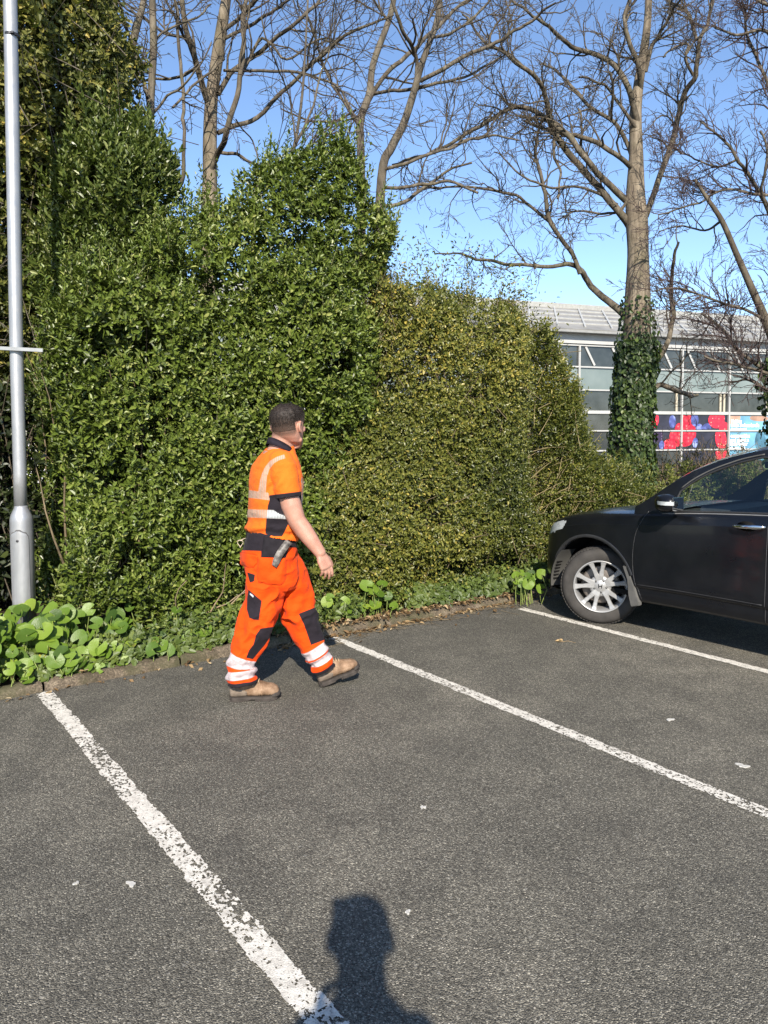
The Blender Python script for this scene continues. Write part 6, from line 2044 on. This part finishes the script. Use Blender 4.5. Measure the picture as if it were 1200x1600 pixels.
    fold += .007 * low * np.sin(q[:, 1] / 3.2 + 3 * fbm(V * 9, 3, 2))
    armpit = np.exp(-((q[:, 0] - 425) ** 2 / 300 + (q[:, 1] - 758) ** 2 / 500))
    fold += .008 * armpit * np.sin((q[:, 0] + q[:, 1] * .7) / 3.0)
    V = V + Nn * fold[:, None]
    set_co(me, V); q = survey(V)
    near = (V - at(430, 770, D)) @ lat < 0.06
    rightarm = np.zeros(len(V), bool)
    P_ = np.array(slv)
    dmin = np.min([np.linalg.norm(V - (P_[i] + (P_[i + 1] - P_[i]) * f), axis=1) for i in range(len(P_) - 1) for f in (0, .5, 1)], axis=0)
    onarm = (dmin < .112) & ((V - at(430, 770, D)) @ lat < -.10)
    zone = lambda poly, fc=near: px_mask(q, poly, fc)
    panel = zone([(414.5, 834), (416, 812), (418.5, 790), (424, 772), (425, 762), (450, 762), (460, 800), (441, 838), (428, 838)], near & ~onarm)
    b1 = np.clip(np.minimum(q[:, 1] - (765.5 + (q[:, 0] - 387) * .14), (777.5 + (q[:, 0] - 387) * .12) - q[:, 1]) * PXM, -.05, .05)
    b2 = np.clip(np.minimum(q[:, 1] - (795.5 + (q[:, 0] - 387) * .04), (808.5 + (q[:, 0] - 387) * .04) - q[:, 1]) * PXM, -.05, .05)
    refl = np.maximum(b1, b2); refl[onarm] = -.05
    strap = zone([(403.5, 770), (406, 752), (409, 741), (414, 730), (422, 720), (432, 714), (444, 710), (446, 716), (436, 719), (428, 724), (421, 733), (417, 745), (415, 770)], near & (Nn @ fwd < .75))
    refl = np.maximum(refl, strap)
    front = zone([(466, 742), (474, 748), (475, 790), (466, 790)], (Nn @ fwd > .3) & ~onarm)
    refl = np.maximum(refl, front)
    cuff = np.where(onarm, np.clip((q[:, 1] - (772.5 - (q[:, 0] - 432) * .12)) * PXM, -.05, .05), -.05)
    cuff2 = np.clip(((V - at(430, 770, D)) @ lat - .135), -.05, .05) * 0 - .05
    set_attr(me, "z_panel", np.maximum(panel, cuff)); set_attr(me, "z_refl", refl)
    grey = np.minimum(refl, panel); set_attr(me, "z_grey", grey)
    def refl_col(t, c):
        w = t.n("ShaderNodeTexWave"); t.val(w, Scale=26.0, Distortion=1.0); t.l(t.coord(vec=(1, 1, -.8)), w.inputs['Vector'])
        return t.ramp(w.outputs['Fac'], [(0.10, (0.46, 0.20, 0.10)), (0.32, (0.36, 0.265, 0.205))])
    def grey_col(t, c):
        w = t.n("ShaderNodeTexWave"); t.val(w, Scale=34.0, Distortion=.6); t.l(t.coord(vec=(1, 1, 1)), w.inputs['Vector'])
        return t.ramp(w.outputs['Fac'], [(0.12, (0.15, 0.155, 0.165)), (0.36, (0.40, 0.42, 0.42))])
    shirtm = cloth("orange_polo_cloth", [("", (0.72, 0.128, 0.012)), ("z_panel", (0.016, 0.013, 0.017)), ("z_refl", refl_col), ("z_grey", grey_col)], bumpn=.38)
    # open the hem and the sleeve ends
    keep = ~((q[:, 1] > 843 - (440 - q[:, 0]) * .14) & ~onarm) 
    keep &= ~((onarm & (q[:, 1] > 781 - (q[:, 0] - 432) * .12) & (Nn[:, 2] < -.6)))
    keep_faces(me, keep)
    shirt = link("shirt", me, shirtm, root, True)
    # collar: a folded band that rises towards the nape
    mb = MB()
    cn = at(440.5, 697, D - .012)
    ax_f = unit(hf * .4 + fwd * .6); ax_l = unit(np.cross(UP, ax_f))
    n = 40
    inner, top, outer = [], [], []
    for k in range(n + 1):
        a = math.radians(14) + (2 * math.pi - math.radians(28)) * k / n
        d = math.cos(a) * ax_f * .088 + math.sin(a) * ax_l * .086
        drop = -.048 * math.cos(a) - .012
        c0 = cn + UP * drop - ax_f * .006
        inner.append(c0 + d * .90 - UP * .012); top.append(c0 + d * .93 + UP * .022); outer.append(c0 + d * 1.10 - UP * .020)
    mb.loft([inner, top, outer], cap=False, closed=False)
    co_ = mb.build("collar", simple("dark_collar", (0.018, 0.015, 0.022), 0.85, 0.12, var=.2, scale=40), shirt, True)
    sm = co_.modifiers.new("t", 'SOLIDIFY'); sm.thickness = .004

    # ---------------------------------------------------------------- trousers
    mb = MB()
    fp = np.array([math.cos(math.radians(18)), math.sin(math.radians(18)), 0]); lp = np.array([-fp[1], fp[0], 0])
    rows = [(424, 828, .150, .190), (423, 840, .160, .196), (421.5, 852, .166, .202), (420.5, 865, .172, .206), (421.5, 878, .174, .206), (424, 892, .170, .200), (428, 905, .152, .186), (431, 916, .12, .16)]
    mb.loft([ring(at(x, y, D + .01), fp, lp, a, b, 36, 2.3) for x, y, a, b in rows])
    near_l = [(413, 872, 34, D - .045, .125), (415.5, 893, 33, D - .06, .122), (416, 912, 32, D - .07, .118), (408, 950, 29.5, D - .09, .108), (398.5, 980, 28.5, D - .11, .10), (387.5, 1008, 26, D - .125, .094), (379, 1028, 21.5, D - .138, .086), (376.5, 1043, 21, D - .148, .083), (377.5, 1056, 21.5, D - .155, .086), (378.5, 1069, 21.5, D - .16, .085)]
    far_l = [(441, 872, 28, D + .06, .118), (454, 893, 27, D + .065, .116), (459, 912, 26.5, D + .07, .112), (466.5, 950, 28, D + .08, .106), (475, 980, 26.5, D + .09, .098), (488.5, 1008, 23.5, D + .095, .088), (498, 1026, 20.5, D + .10, .083), (503, 1037, 20, D + .102, .083), (507, 1046, 20.5, D + .105, .084)]
    for L in (near_l, far_l):
        P = [at(x, y, d) for x, y, w, d, b in L]
        T = unit(np.gradient(np.array(P), axis=0))
        rad = [(w * PXM * max(.86, abs(T[i][2])), b) for i, (x, y, w, d, b) in enumerate(L)]
        limb_loft(mb, smooth_path(P, 40), list(smooth_path(np.array(rad), 40)), fp, 30, 2.25, rounds=(False, False))
    me = fuse(mb, 0.0055, 4, "trousers")
    V = get_co(me); Nn = get_no(me); q = survey(V)
    # leg coordinates
    Pn = np.array([at(x, y, d) for x, y, w, d, b in near_l]); Pf = np.array([at(x, y, d) for x, y, w, d, b in far_l])
    def along(Pl):
        best = np.full(len(V), 1e9); tt = np.zeros(len(V))
        s0 = 0
        for i in range(len(Pl) - 1):
            e = Pl[i + 1] - Pl[i]; L = np.linalg.norm(e); w = V - Pl[i]
            t = np.clip((w @ e) / (L * L), -.6 if i == 0 else 0, 1.6 if i == len(Pl) - 2 else 1)
            d = np.linalg.norm(w - t[:, None] * e, axis=1)
            b = d < best
            best[b] = d[b]; tt[b] = s0 + t[b] * L
            s0 += L
        return best, tt, s0
    dn, tn, Ln = along(Pn); df, tf, Lf = along(Pf)
    isfar = df < dn
    crotch = np.exp(-((q[:, 0] - 437) ** 2 / 900 + (q[:, 1] - 935) ** 2 / 2200))
    knee = np.where(isfar, np.exp(-((tf - .38) / .10) ** 2), np.exp(-((tn - .45) / .11) ** 2))
    hem = np.where(isfar, np.exp(-((tf - Lf + .07) / .09) ** 2), np.exp(-((tn - Ln + .08) / .10) ** 2))
    tt = np.where(isfar, tf, tn)
    nz = fbm(V * np.array([11, 11, 7]), 21, 3) - .5
    ridg = 1 - np.abs(2 * fbm(np.column_stack([V[:, 0] * 9 + V[:, 2] * 6, V[:, 1] * 9, V[:, 2] * 11 - V[:, 0] * 8]), 31, 2) - 1)
    fold = nz * .020 + (ridg - .72) * (.020 + .026 * crotch + .024 * knee)
    fold += hem * (.009 * np.sin(tt * 78 + 4 * fbm(V * 10, 41, 2) + V[:, 0] * 22) + .010 * (fbm(V * 24, 43, 2) - .5))
    V = V + Nn * fold[:, None]
    set_co(me, V); q = survey(V); Nn = get_no(me)
    vis = (Nn @ np.array([0.12, -1, 0.0])) > -.25
    Z = lambda poly, c=True: px_mask(q, poly, vis & c)
    black = np.maximum.reduce([
        np.clip(np.where(q[:, 0] < 470, (868 + (q[:, 0] - 381) * .045 - 8 - np.clip(q[:, 0] - 412, 0, 1) * 8 - q[:, 1]) * PXM, -.05), -.05, .05),     # yoke
        Z([(408, 836), (454, 843), (451, 858), (446.5, 872.5), (408, 871)], ~isfar | (q[:, 1] < 880)),
        Z([(386, 894), (398.5, 898), (397, 908.5), (390.5, 910.5), (388, 902)], ~isfar),
        Z([(388, 921), (396, 928), (409, 939), (404.5, 969), (397, 968.5), (389.5, 965.5), (385.5, 952), (386, 935)], ~isfar),
        Z([(407, 982), (430, 979), (424, 993), (413, 1009), (395, 1030), (384.5, 1028), (389, 1016), (396, 1007), (400, 992)], ~isfar),
        Z([(466.5, 959), (497, 947), (512, 985), (512, 998), (486, 1008), (482, 996), (475, 976)], isfar),
        np.where(isfar, np.clip(tf - (Lf - .028), -.05, .05), np.clip(tn - (Ln - .025), -.05, .05)),
    ])
    band = lambda t, a, b: np.clip(np.minimum(t - a, b - t), -.05, .05)
    refl = np.where(isfar, np.maximum(band(tf, Lf - .178, Lf - .118), band(tf, Lf - .106, Lf - .060)), np.maximum(band(tn, Ln - .172, Ln - .104), band(tn, Ln - .090, Ln - .044)))
    seam = np.maximum.reduce([-np.abs(poly_sd(q, [(403, 873), (447, 873), (447, 902), (440, 914), (404, 911)])) * PXM + .0022, -np.abs(poly_sd(q, [(375, 863), (402, 867), (401, 881), (396, 887), (374, 884)])) * PXM + .0022,
                               -np.abs(poly_sd(q, [(386, 921), (396, 928), (409, 939), (404.5, 969), (397, 968.5), (389.5, 965.5), (384, 952)])) * PXM + .0016])
    seam[~vis | isfar] = -.05
    set_attr(me, "z_black", black); set_attr(me, "z_refl", refl); set_attr(me, "z_seam", np.clip(seam, -.05, .05))
    def white_refl(t, c):
        return t.ramp(t.noise(c, 40, 3), [(0.3, (0.36, 0.30, 0.305)), (0.7, (0.50, 0.44, 0.445))])
    trm = cloth("orange_work_cloth", [("", (0.70, 0.058, 0.003)), ("z_seam", (0.36, 0.026, 0.003)), ("z_black", (0.016, 0.013, 0.017)), ("z_refl", white_refl)], weave=700, bumpn=.48)
    keep = ~((q[:, 1] < 832) | (~isfar & (tn > Ln - .002)) | (isfar & (tf > Lf - .002)))
    keep_faces(me, keep)
    tro = link("trousers", me, trm, root, True)
    so = tro.modifiers.new("t", 'SOLIDIFY'); so.thickness = .003
    # raised pocket bag, pocket flap, hanging belt end, belt, key loop
    om = cloth("orange_pocket_cloth", [("", (0.68, 0.056, 0.003))], weave=700, bumpn=.3)
    V2 = get_co(me); q2 = survey(V2); frontmost = (get_no(me) @ np.array([0.1, -1, 0.0])) > .15
    def on_cloth(x, y):
        d = np.hypot(q2[:, 0] - x, q2[:, 1] - y) + np.where(frontmost, 0, 1e3)
        k = np.argsort(d)[:6]
        return float(np.mean(V2[k, 1]))
    def slab(name, poly, mat, lift, parent, puff=0.0):
        poly = np.array(poly, float); lo, hi = poly.min(0), poly.max(0)
        nx, ny = max(8, int((hi[0] - lo[0]) / 1.6)), max(8, int((hi[1] - lo[1]) / 1.6))
        X_, Y_ = np.meshgrid(np.linspace(lo[0], hi[0], nx), np.linspace(lo[1], hi[1], ny), indexing='ij')
        pts = np.stack([X_.ravel(), Y_.ravel()], 1); sd = poly_sd(pts, poly)
        cc = poly.mean(0)
        # pull the outside points onto the outline
        out = sd < 0
        for _ in range(3):
            g = np.stack([poly_sd(pts + [.2, 0], poly) - poly_sd(pts - [.2, 0], poly), poly_sd(pts + [0, .2], poly) - poly_sd(pts - [0, .2], poly)], 1) / .4
            pts = np.where((sd < 0)[:, None], pts - g * sd[:, None], pts); sd = poly_sd(pts, poly)
        dep_ = np.array([on_cloth(x, y) for x, y in pts])
        lf = lift * np.clip((sd + .2) / 1.5, 0, 1) + puff * np.clip(sd / 8, 0, 1)
        Vp = np.array([at(x, y, d - l_) for (x, y), d, l_ in zip(pts, dep_, lf)])
        i = np.arange(nx - 1)[:, None] * ny + np.arange(ny - 1)[None]
        Fa = np.stack([i, i + ny, i + ny + 1, i + 1], -1).reshape(-1, 4)
        inside_any = (poly_sd(np.stack([X_.ravel(), Y_.ravel()], 1), poly) > -1.2)
        Fa = Fa[inside_any[Fa].all(1)]
        used, inv = np.unique(Fa, return_inverse=True)
        m_ = mesh_np(name, Vp[used], 4, inv.reshape(-1, 4))
        return link(name, m_, mat, parent, True)
    slab("holster_pocket", [(403, 870), (447, 871), (447.5, 902), (444, 911), (438, 915), (420, 914), (404, 910), (401, 902)], om, .008, tro, .012)
    slab("pocket_flap", [(375, 863), (402.5, 868), (401.5, 880), (396, 887), (384, 886.5), (375, 882)], om, .008, tro, .006)
    slab("holster_flap", [(412, 837.5), (453, 843.5), (450.5, 858), (446, 872.8), (407.5, 871.5)], simple("black_canvas", (0.015, 0.013, 0.016), .85, .15, var=.25, scale=30), .011, tro, .004)
    slab("pocket_label", [(390.5, 926), (396.5, 931), (395.5, 934), (390, 929)], simple("woven_label", (0.42, 0.43, 0.45), .6), .004, tro)
    # belt
    bm_ = simple("worn_black_leather", (0.016, 0.014, 0.014), 0.42, 0.5, var=.3, scale=30, bump=.2)
    mb = MB()
    top, bot = [], []
    for a in np.linspace(0, 2 * math.pi, 60, endpoint=False):
        c = at(424, 838.5, D + .01) + fp * math.cos(a) * .160 + lp * math.sin(a) * .196
        tiltz = -.020 * math.cos(a)
        top.append(c + UP * (.020 + tiltz)); bot.append(c + UP * (-.020 + tiltz))
    mb.loft([top, bot], cap=False)
    be = mb.build("belt", bm_, root, True)
    so = be.modifiers.new("t", 'SOLIDIFY'); so.thickness = .005
    strip = [(452, 846), (447, 852), (441, 860), (436, 868), (432, 877), (428.5, 885)]
    mb = MB(); La, Lb = [], []
    for k, (x, y) in enumerate(strip):
        d = on_cloth(x, y) - .030 - .006 * k / 5
        nx_ = np.array([.83, .55]) * (6.2 if k < 5 else 4.5)
        La.append(at(x - nx_[0], y - nx_[1], d)); Lb.append(at(x + nx_[0] * .9, y + nx_[1] * .9, d + .006))
    La, Lb = smooth_path(La, 24), smooth_path(Lb, 24)
    mb.loft([La, Lb], cap=False, closed=False)
    t = NT("worn_belt_end"); c = t.coord()
    wm = t.done(t.bsdf(t.ramp(t.noise(c, 30, 4, .65), [(0.34, (0.04, 0.036, 0.033)), (0.52, (0.12, 0.108, 0.096)), (0.74, (0.30, 0.28, 0.245))]), 0.5, 0.5))
    bs = mb.build("belt_end", wm, be, True)
    so = bs.modifiers.new("t", 'SOLIDIFY'); so.thickness = .004
    r = np.random.default_rng(2)
    mb = MB()
    c = at(375.5, 850, D - .02)
    loop = [c + np.array([.014 * math.cos(a) + .008 * math.sin(2 * a), r.normal(0, .003), .024 * math.sin(a)]) for a in np.linspace(0, 2 * math.pi, 18)]
    mb.tube(loop, .0028, 6, cap=False)
    mb.tube([c + [0, 0, .02], c + [.012, .01, .028], c + [.030, .02, .034]], .003, 6)
    mb.build("cord_loop", simple("pale_cord", (0.40, 0.33, 0.25), .8), be, True)

    # ---------------------------------------------------------------- boots
    t = NT("tan_boot_leather"); c = t.coord()
    tan = t.done(t.bsdf(t.ramp(t.noise(c, 22, 4, .65), [(0.28, (0.11, 0.066, 0.038)), (0.5, (0.21, 0.132, 0.080)), (0.75, (0.33, 0.225, 0.15))]), 0.75, 0.3, 0, t.bump(t.noise(c, 60, 4), .4, .006)))
    solem = simple("boot_sole_rubber", (0.045, 0.038, 0.033), 0.85, 0.25, var=.4, scale=25, bump=.3)
    lacem = simple("boot_lace", (0.38, 0.28, 0.18), .8, .2, var=.4, scale=60)
    def boot(heel, f, up, L, ankle_c, sc, lab):
        """heel: sole point under the heel; f along the foot; up out of the sole"""
        f = unit(f); up = unit(up - f * (up @ f)); s_ = np.cross(up, f)
        p = lambda a, b, h: heel + f * a * L + s_ * b * sc + up * h * sc
        mb = MB()
        rows = [  # along, half-width, base height, top height
            (.015, .024, .030, .100), (.05, .036, .026, .150), (.13, .040, .026, .165), (.22, .041, .026, .165), (.32, .042, .026, .150), (.42, .044, .026, .142), (.52, .047, .026, .124), (.64, .051, .026, .108), (.76, .053, .027, .098), (.87, .050, .028, .090), (.95, .037, .032, .076), (.985, .020, .036, .058)]
        rings = []
        for a, w, b0, t0 in rows:
            m_, hh_ = (b0 + t0) / 2, (t0 - b0) / 2
            rings.append([p(a, w * (np.sign(math.cos(q_)) * abs(math.cos(q_)) ** .75) * (1.0 - .18 * max(0, math.sin(q_))), m_ + hh_ * np.sign(math.sin(q_)) * abs(math.sin(q_)) ** .8) for q_ in np.linspace(0, 2 * math.pi, 28, endpoint=False)])
        mb.loft(rings)
        limb_loft(mb, [p(.20, 0, .10), p(.17, 0, .15), p(.17, 0, .185)], [(.062 * sc, .046 * sc), (.058 * sc, .048 * sc), (.058 * sc, .050 * sc)], f, 24)
        m_ = fuse(mb, .005, 3, "boot")
        V = get_co(m_); Nn = get_no(m_)
        rel = V - heel; a_ = rel @ f / L; h_ = rel @ up / sc
        crease = (fbm(V * 30, 3, 3) - .5) * .006 + .004 * np.exp(-((a_ - .62) / .07) ** 2) * np.sin(a_ * 150)
        cuffp = -.004 * (np.abs(h_ - .135) < .004) + -.003 * (np.abs((a_ - .30) + (h_ - .08) * .8) < .01) - .003 * (np.abs(a_ - .80) < .008)
        set_co(m_, V + Nn * (crease + cuffp)[:, None])
        o = link("boot", m_, tan, root, True)
        hc = m_.copy(); hc.name = "heel_counter"
        Vh, Nh = get_co(hc), get_no(hc); rel = Vh - heel; a_ = rel @ f / L; h_ = rel @ up / sc
        set_co(hc, Vh + Nh * .0022)
        keep_faces(hc, (h_ < .092 - .10 * np.clip(a_ - .12, 0, 1)) & (a_ < .36) & (h_ > .02))
        hc.materials.clear()
        link("heel_counter", hc, simple("grey_brown_nubuck", (0.17, 0.135, 0.105), .85, .2, var=.3, scale=40) if "grey_brown_nubuck" not in bpy.data.materials else bpy.data.materials["grey_brown_nubuck"], o, True)
        pc = m_.copy(); pc.name = "ankle_padding"
        Vh, Nh = get_co(pc), get_no(pc); rel = Vh - heel; a_ = rel @ f / L; h_ = rel @ up / sc
        set_co(pc, Vh + Nh * .0030)
        keep_faces(pc, (h_ > .128) & (a_ < .34))
        pc.materials.clear()
        link("ankle_padding", pc, simple("dark_brown_lining", (0.065, 0.045, 0.032), .9, .2, var=.3, scale=40) if "dark_brown_lining" not in bpy.data.materials else bpy.data.materials["dark_brown_lining"], o, True)
        # sole with heel block, cleats and toe cap
        mb = MB()
        out = []
        for k in range(40):
            q_ = 2 * math.pi * k / 40
            a = .5 + .505 * math.cos(q_)
            w = np.interp(a, [0, .05, .15, .35, .6, .78, .92, 1.0], [.020, .036, .043, .040, .049, .054, .044, .016]) * (1 if math.sin(q_) >= 0 else -1) * (abs(math.sin(q_)) ** .25 if a < .02 or a > .98 else 1)
            out.append((a, w))
        out[0] = (1.005, .0); out[20] = (-.005, .0)
        top = [p(a, w, .028 + .012 * max(0, a - .8) / .2) for a, w in out]; mid = [p(a, w * 1.03, .017 + .010 * max(0, a - .85) / .15) for a, w in out]
        bot = [p(a, w * .99, (.012 if .38 < a < .52 else .004) + .012 * max(0, a - .86) / .14) for a, w in out]
        mb.loft([bot, mid, top])
        for a in list(np.arange(.03, .36, .045)) + list(np.arange(.52, .97, .045)):
            for sd in (-1, 1):
                w = np.interp(a, [0, .05, .15, .35, .6, .78, .92, 1.0], [.020, .036, .043, .040, .049, .054, .044, .016])
                mb.box(p(a, sd * w * .80, .0065 + .012 * max(0, a - .86) / .14), f, s_, up, .0048 * sc, w * .22 * sc, .0065 * sc)
        so_ = mb.build("sole", solem, o, False)
        mb = MB()
        rings = []
        for a, w, t0 in ((.84, .0580, .052), (.90, .0545, .066), (.955, .0440, .068), (1.005, .024, .056)):
            rings.append([p(a, w * math.cos(q_) * (1 if math.sin(q_) < .5 else .9), .032 + (t0 - .032) * max(-.2, math.sin(q_))) for q_ in np.linspace(0, 2 * math.pi, 24, endpoint=False)])
        mb.loft(rings)
        mb.build("toe_bumper", solem, so_, True)
        # laces in rows, with a bow
        mb = MB()
        for k, a in enumerate((.40, .46, .52, .58)):
            hz = np.interp(a, [.32, .42, .52, .64], [.160, .142, .124, .108]) + .004
            mb.tube([p(a - .01, -.026, hz - .008), p(a, -.01, hz + .001), p(a + .01, .012, hz + .001), p(a + .015, .026, hz - .008)], .0032 * sc, 6)
        for sd in (-1, 1):
            mb.tube([p(.37, 0, .142), p(.40, sd * .022, .140), p(.44, sd * .036, .115), p(.39, sd * .036, .108), p(.36, sd * .012, .140)], .003 * sc, 6)
            mb.tube([p(.37, 0, .142), p(.43, sd * .03, .125), p(.48, sd * .045, .088)], .0027 * sc, 6)
        mb.build("laces", lacem, o, True)
        return o
    # near boot flat on the ground, far boot landing on its heel with the toe up
    h0 = gnd(354, 1099); t0 = gnd(434, 1095)
    f0 = t0 - h0
    boot(h0 + np.array([.008, .05, 0]), f0, UP, np.linalg.norm(f0) * 1.0, None, 1.02, "near")
    h1 = gnd(498, 1077) + np.array([0, .05, .004])
    f1 = at(564, 1045, h1[1] + .10) - h1
    boot(h1, f1, unit(UP - unit(f1) * (unit(f1) @ UP)), np.linalg.norm(f1) * .97, None, 1.02, "far")
build_worker()

# ------------------------------------------------------------------ whoever takes the picture stands just behind the camera; only the shadow shows
def build_photographer():
    x0, y0 = 0.067, -0.27
    root = thing("person", "person in dark clothes with raised hands, seen only as the shadow on the asphalt", "person", (x0, y0, 0))
    fwd = np.array([0, 1.0, 0]); lat = np.array([-1.0, 0, 0])
    p = lambda x, y, z: np.array([x0 + x, y0 + y, z])
    mb = MB()
    head_mesh(mb, p(0, 0, 1.71), fwd, 0.25, wide=1.14)
    limb_loft(mb, [p(0, -.03, 1.50), p(0, -.02, 1.56), p(0, -.005, 1.64)], [.090, .080, .074], fwd, 20)
    limb_loft(mb, [p(-.055, -.03, 1.0), p(-.055, -.03, .6), p(-.06, -.03, .3)], [.06, .05, .04], fwd, 12)
    limb_loft(mb, [p(.055, -.03, 1.0), p(.055, -.03, .6), p(.06, -.03, .3)], [.06, .05, .04], fwd, 12)
    limb_loft(mb, [p(0, -.03, .95), p(0, -.03, 1.2), p(0, -.03, 1.50)], [(.08, .12), (.08, .12), (.06, .10)], fwd, 16)
    for sd in (-1, 1):
        sh = p(sd * .155, -.03, 1.475); el = p(sd * .185, .05, 1.20); wr = p(sd * .085 - .055, .16, 1.36)
        limb_loft(mb, [sh, (sh + el) / 2, el, (el + wr) / 2, wr], [.052, .046, .042, .038, .028], fwd, 16)
        hand(mb, wr, unit(np.array([-sd * .12, .05, 1.0])), unit(np.array([-sd * 1.0, .1, 0])), unit(np.array([0, -1.0, .1])), .92, (18, 30, 30))
    body = link("body", fuse(mb, .006, 2, "body"), bpy.data.materials["skin"], root, True)
    mb = MB()
    rows = [(.94, .115, .175), (1.05, .125, .180), (1.2, .125, .17), (1.38, .13, .175), (1.45, .115, .168), (1.505, .085, .14), (1.55, .07, .10)]
    mb.loft([ring(p(0, -.03, z), fwd, lat, a, b, 32) for z, a, b in rows])
    for sd in (-1, 1):
        sh = p(sd * .145, -.03, 1.455); el = p(sd * .185, .05, 1.20); wr = p(sd * .105 - .05, .14, 1.335)
        limb_loft(mb, [sh, (sh + el) / 2, el, (el + wr) / 2, wr], [.070, .062, .055, .050, .045], fwd, 18)
    link("jacket", fuse(mb, .008, 3, "jacket"), simple("dark_jacket", (0.03, 0.032, 0.04), .8, var=.3), root, True)
    mb = MB()
    mb.loft([ring(p(0, -.03, z), fwd, lat, a, b, 28) for z, a, b in [(.80, .12, .17), (.9, .125, .18), (1.0, .12, .172)]])
    for sd in (-1, 1):
        limb_loft(mb, [p(sd * .085, -.03, .88), p(sd * .09, -.025, .5), p(sd * .095, -.04, .09)], [.095, .075, .062], fwd, 18)
    link("trousers", fuse(mb, .008, 3, "trousers"), simple("dark_trousers", (0.03, 0.03, 0.035), .85, var=.3), root, True)
    for sd in (-1, 1):
        mb = MB()
        mb.loft([ring(p(sd * .095, y, h_ / 2 + .002), lat, UP, w, h_ / 2, 18, 3) for y, w, h_ in [(-.11, .030, .09), (-.06, .040, .12), (.02, .042, .09), (.10, .045, .06), (.15, .035, .045), (.17, .018, .03)]])
        mb.build("shoe", simple("dark_shoe", (0.03, 0.026, 0.022), .6, var=.3), root, True)
    mb = MB()
    head_mesh(mb, p(0, 0, 1.71), fwd, 0.25, wide=1.14)
    hm = fuse(mb, .007, 3, "hair"); V = get_co(hm); Nn = get_no(hm); rel = V - p(0, 0, 1.71)
    keep = rel[:, 2] > np.interp(rel[:, 1], [-.1, 0, .06, .1], [-.04, .0, .06, .075])
    set_co(hm, V + Nn * .010); keep_faces(hm, keep)
    link("hair", hm, bpy.data.materials["dark_brown_hair"], root, True)
    # the phone in the hands, its lens where the camera is
    ph = thing("phone", "dark phone held up in front of the face of the person taking the picture", "phone", (0, -0.02, 1.62))
    mb = MB(); mb.box((-.005, -.024, 1.615), (1, 0, 0), (0, 1, 0), UP, .037, .004, .075)
    mb.build("case", simple("phone_case", (.02, .02, .022), .4), ph, False, .003)
    mb = MB(); mb.box((-.005, -.0287, 1.615), (1, 0, 0), (0, 1, 0), UP, .034, .0005, .071)
    mb.build("screen", simple("phone_glass", (.015, .015, .018), .08), ph)
build_photographer()
# ================================================================== small things lying on the asphalt
def litter():
    r = np.random.default_rng(31)
    pale = simple("dry_leaf_scrap", (0.34, 0.24, 0.12), .8, .2, var=.35, scale=40)
    chalk = simple("pale_stain", (0.42, 0.41, 0.38), .9, .2, var=.25, scale=90)
    # dry leaf with a stalk by the car's bay line
    g = gnd(882, 1004)
    root = thing("dry_leaf", "curled dry leaf with a thin stalk on the asphalt between the two bay lines", "leaf", tuple(g))
    V, Fa = leaf_arrays(np.array([g + [-.02, 0, .006], g + [-.01, .01, .01]]), np.array([[-.9, .3, .25], [-.6, -.4, .5]]), np.array([[0, -.3, 1.0], [.2, -.6, .8]]), np.array([.055, .04]), np.array([.03, .022]), .3, .3)
    link("blade", mesh_np("blade", V, 4, Fa), pale, root, False)
    tubes_obj("stalk", [(np.array([g + [-.02, 0, .006], g + [.03, .006, .012], g + [.085, -.02, .004]]), np.array([.0018, .0015, .001]))], 5, pale, root)
    def blot(name, label, cat, x, y, ru, rv, seed):
        g = gnd(x, y); rr = np.random.default_rng(seed); ph = rr.random(3) * 6.28
        pts = []
        for a in np.linspace(0, 2 * math.pi, 26, endpoint=False):
            k = 1 + .35 * math.sin(2 * a + ph[0]) + .25 * math.sin(3 * a + ph[1]) + .15 * math.sin(5 * a + ph[2])
            pts.append((ru * k * math.cos(a), rv * k * math.sin(a)))
        mb = MB(); mb.prism(pts, (g[0], g[1], .0008), (1, 0, 0), (0, 1, 0), (0, 0, .004))
        props(mb.build(name, chalk), label, cat)
    blot("dried_gum", "pale dried blob on the asphalt left of the nearest bay line", "gum", 205, 1382, .016, .014, 1)
    blot("dried_gum", "small pale blob in the middle of the empty bay", "gum", 661, 1262, .010, .013, 2)
    blot("dried_gum", "pale blob on the asphalt below the car's front wheel in the far bay", "gum", 1047, 1125, .020, .015, 3)
    blot("dried_gum", "tiny pale blob in the lower left corner", "gum", 119, 1381, .009, .008, 4)
    blot("dried_gum", "tiny pale blob right of the head of the shadow", "gum", 637, 1426, .010, .008, 5)
    blot("dried_gum", "long pale smear on the asphalt near the right edge", "gum", 1160, 1197, .026, .020, 6)
    # loose chippings
    N = 150
    lines = MB()
    for _ in range(N):
        x, y = r.uniform(-60, 1260), 985 + 620 * r.random() ** 1.5
        g = gnd(x, y)
        if np.dot(g - KA, KN) > -.03: continue
        s_ = .0014 + .0026 * r.random() ** 2
        a = r.random() * 6.28
        u, v = np.array([math.cos(a), math.sin(a), 0]), np.array([-math.sin(a), math.cos(a), 0])
        lines.add([g + u * s_ * 1.3, g + v * s_, g - u * s_, g - v * s_ * 1.1, g + UP * s_ * 1.1 + u * s_ * .3], [(0, 1, 4), (1, 2, 4), (2, 3, 4), (3, 0, 4), (0, 3, 2, 1)])
    props(lines.build("loose_chippings", simple("chipping_stone", (0.26, 0.24, 0.21), .85, .3, var=.5, scale=3)), "tiny pale stone chippings scattered over the asphalt", "gravel", kind="stuff")
litter()
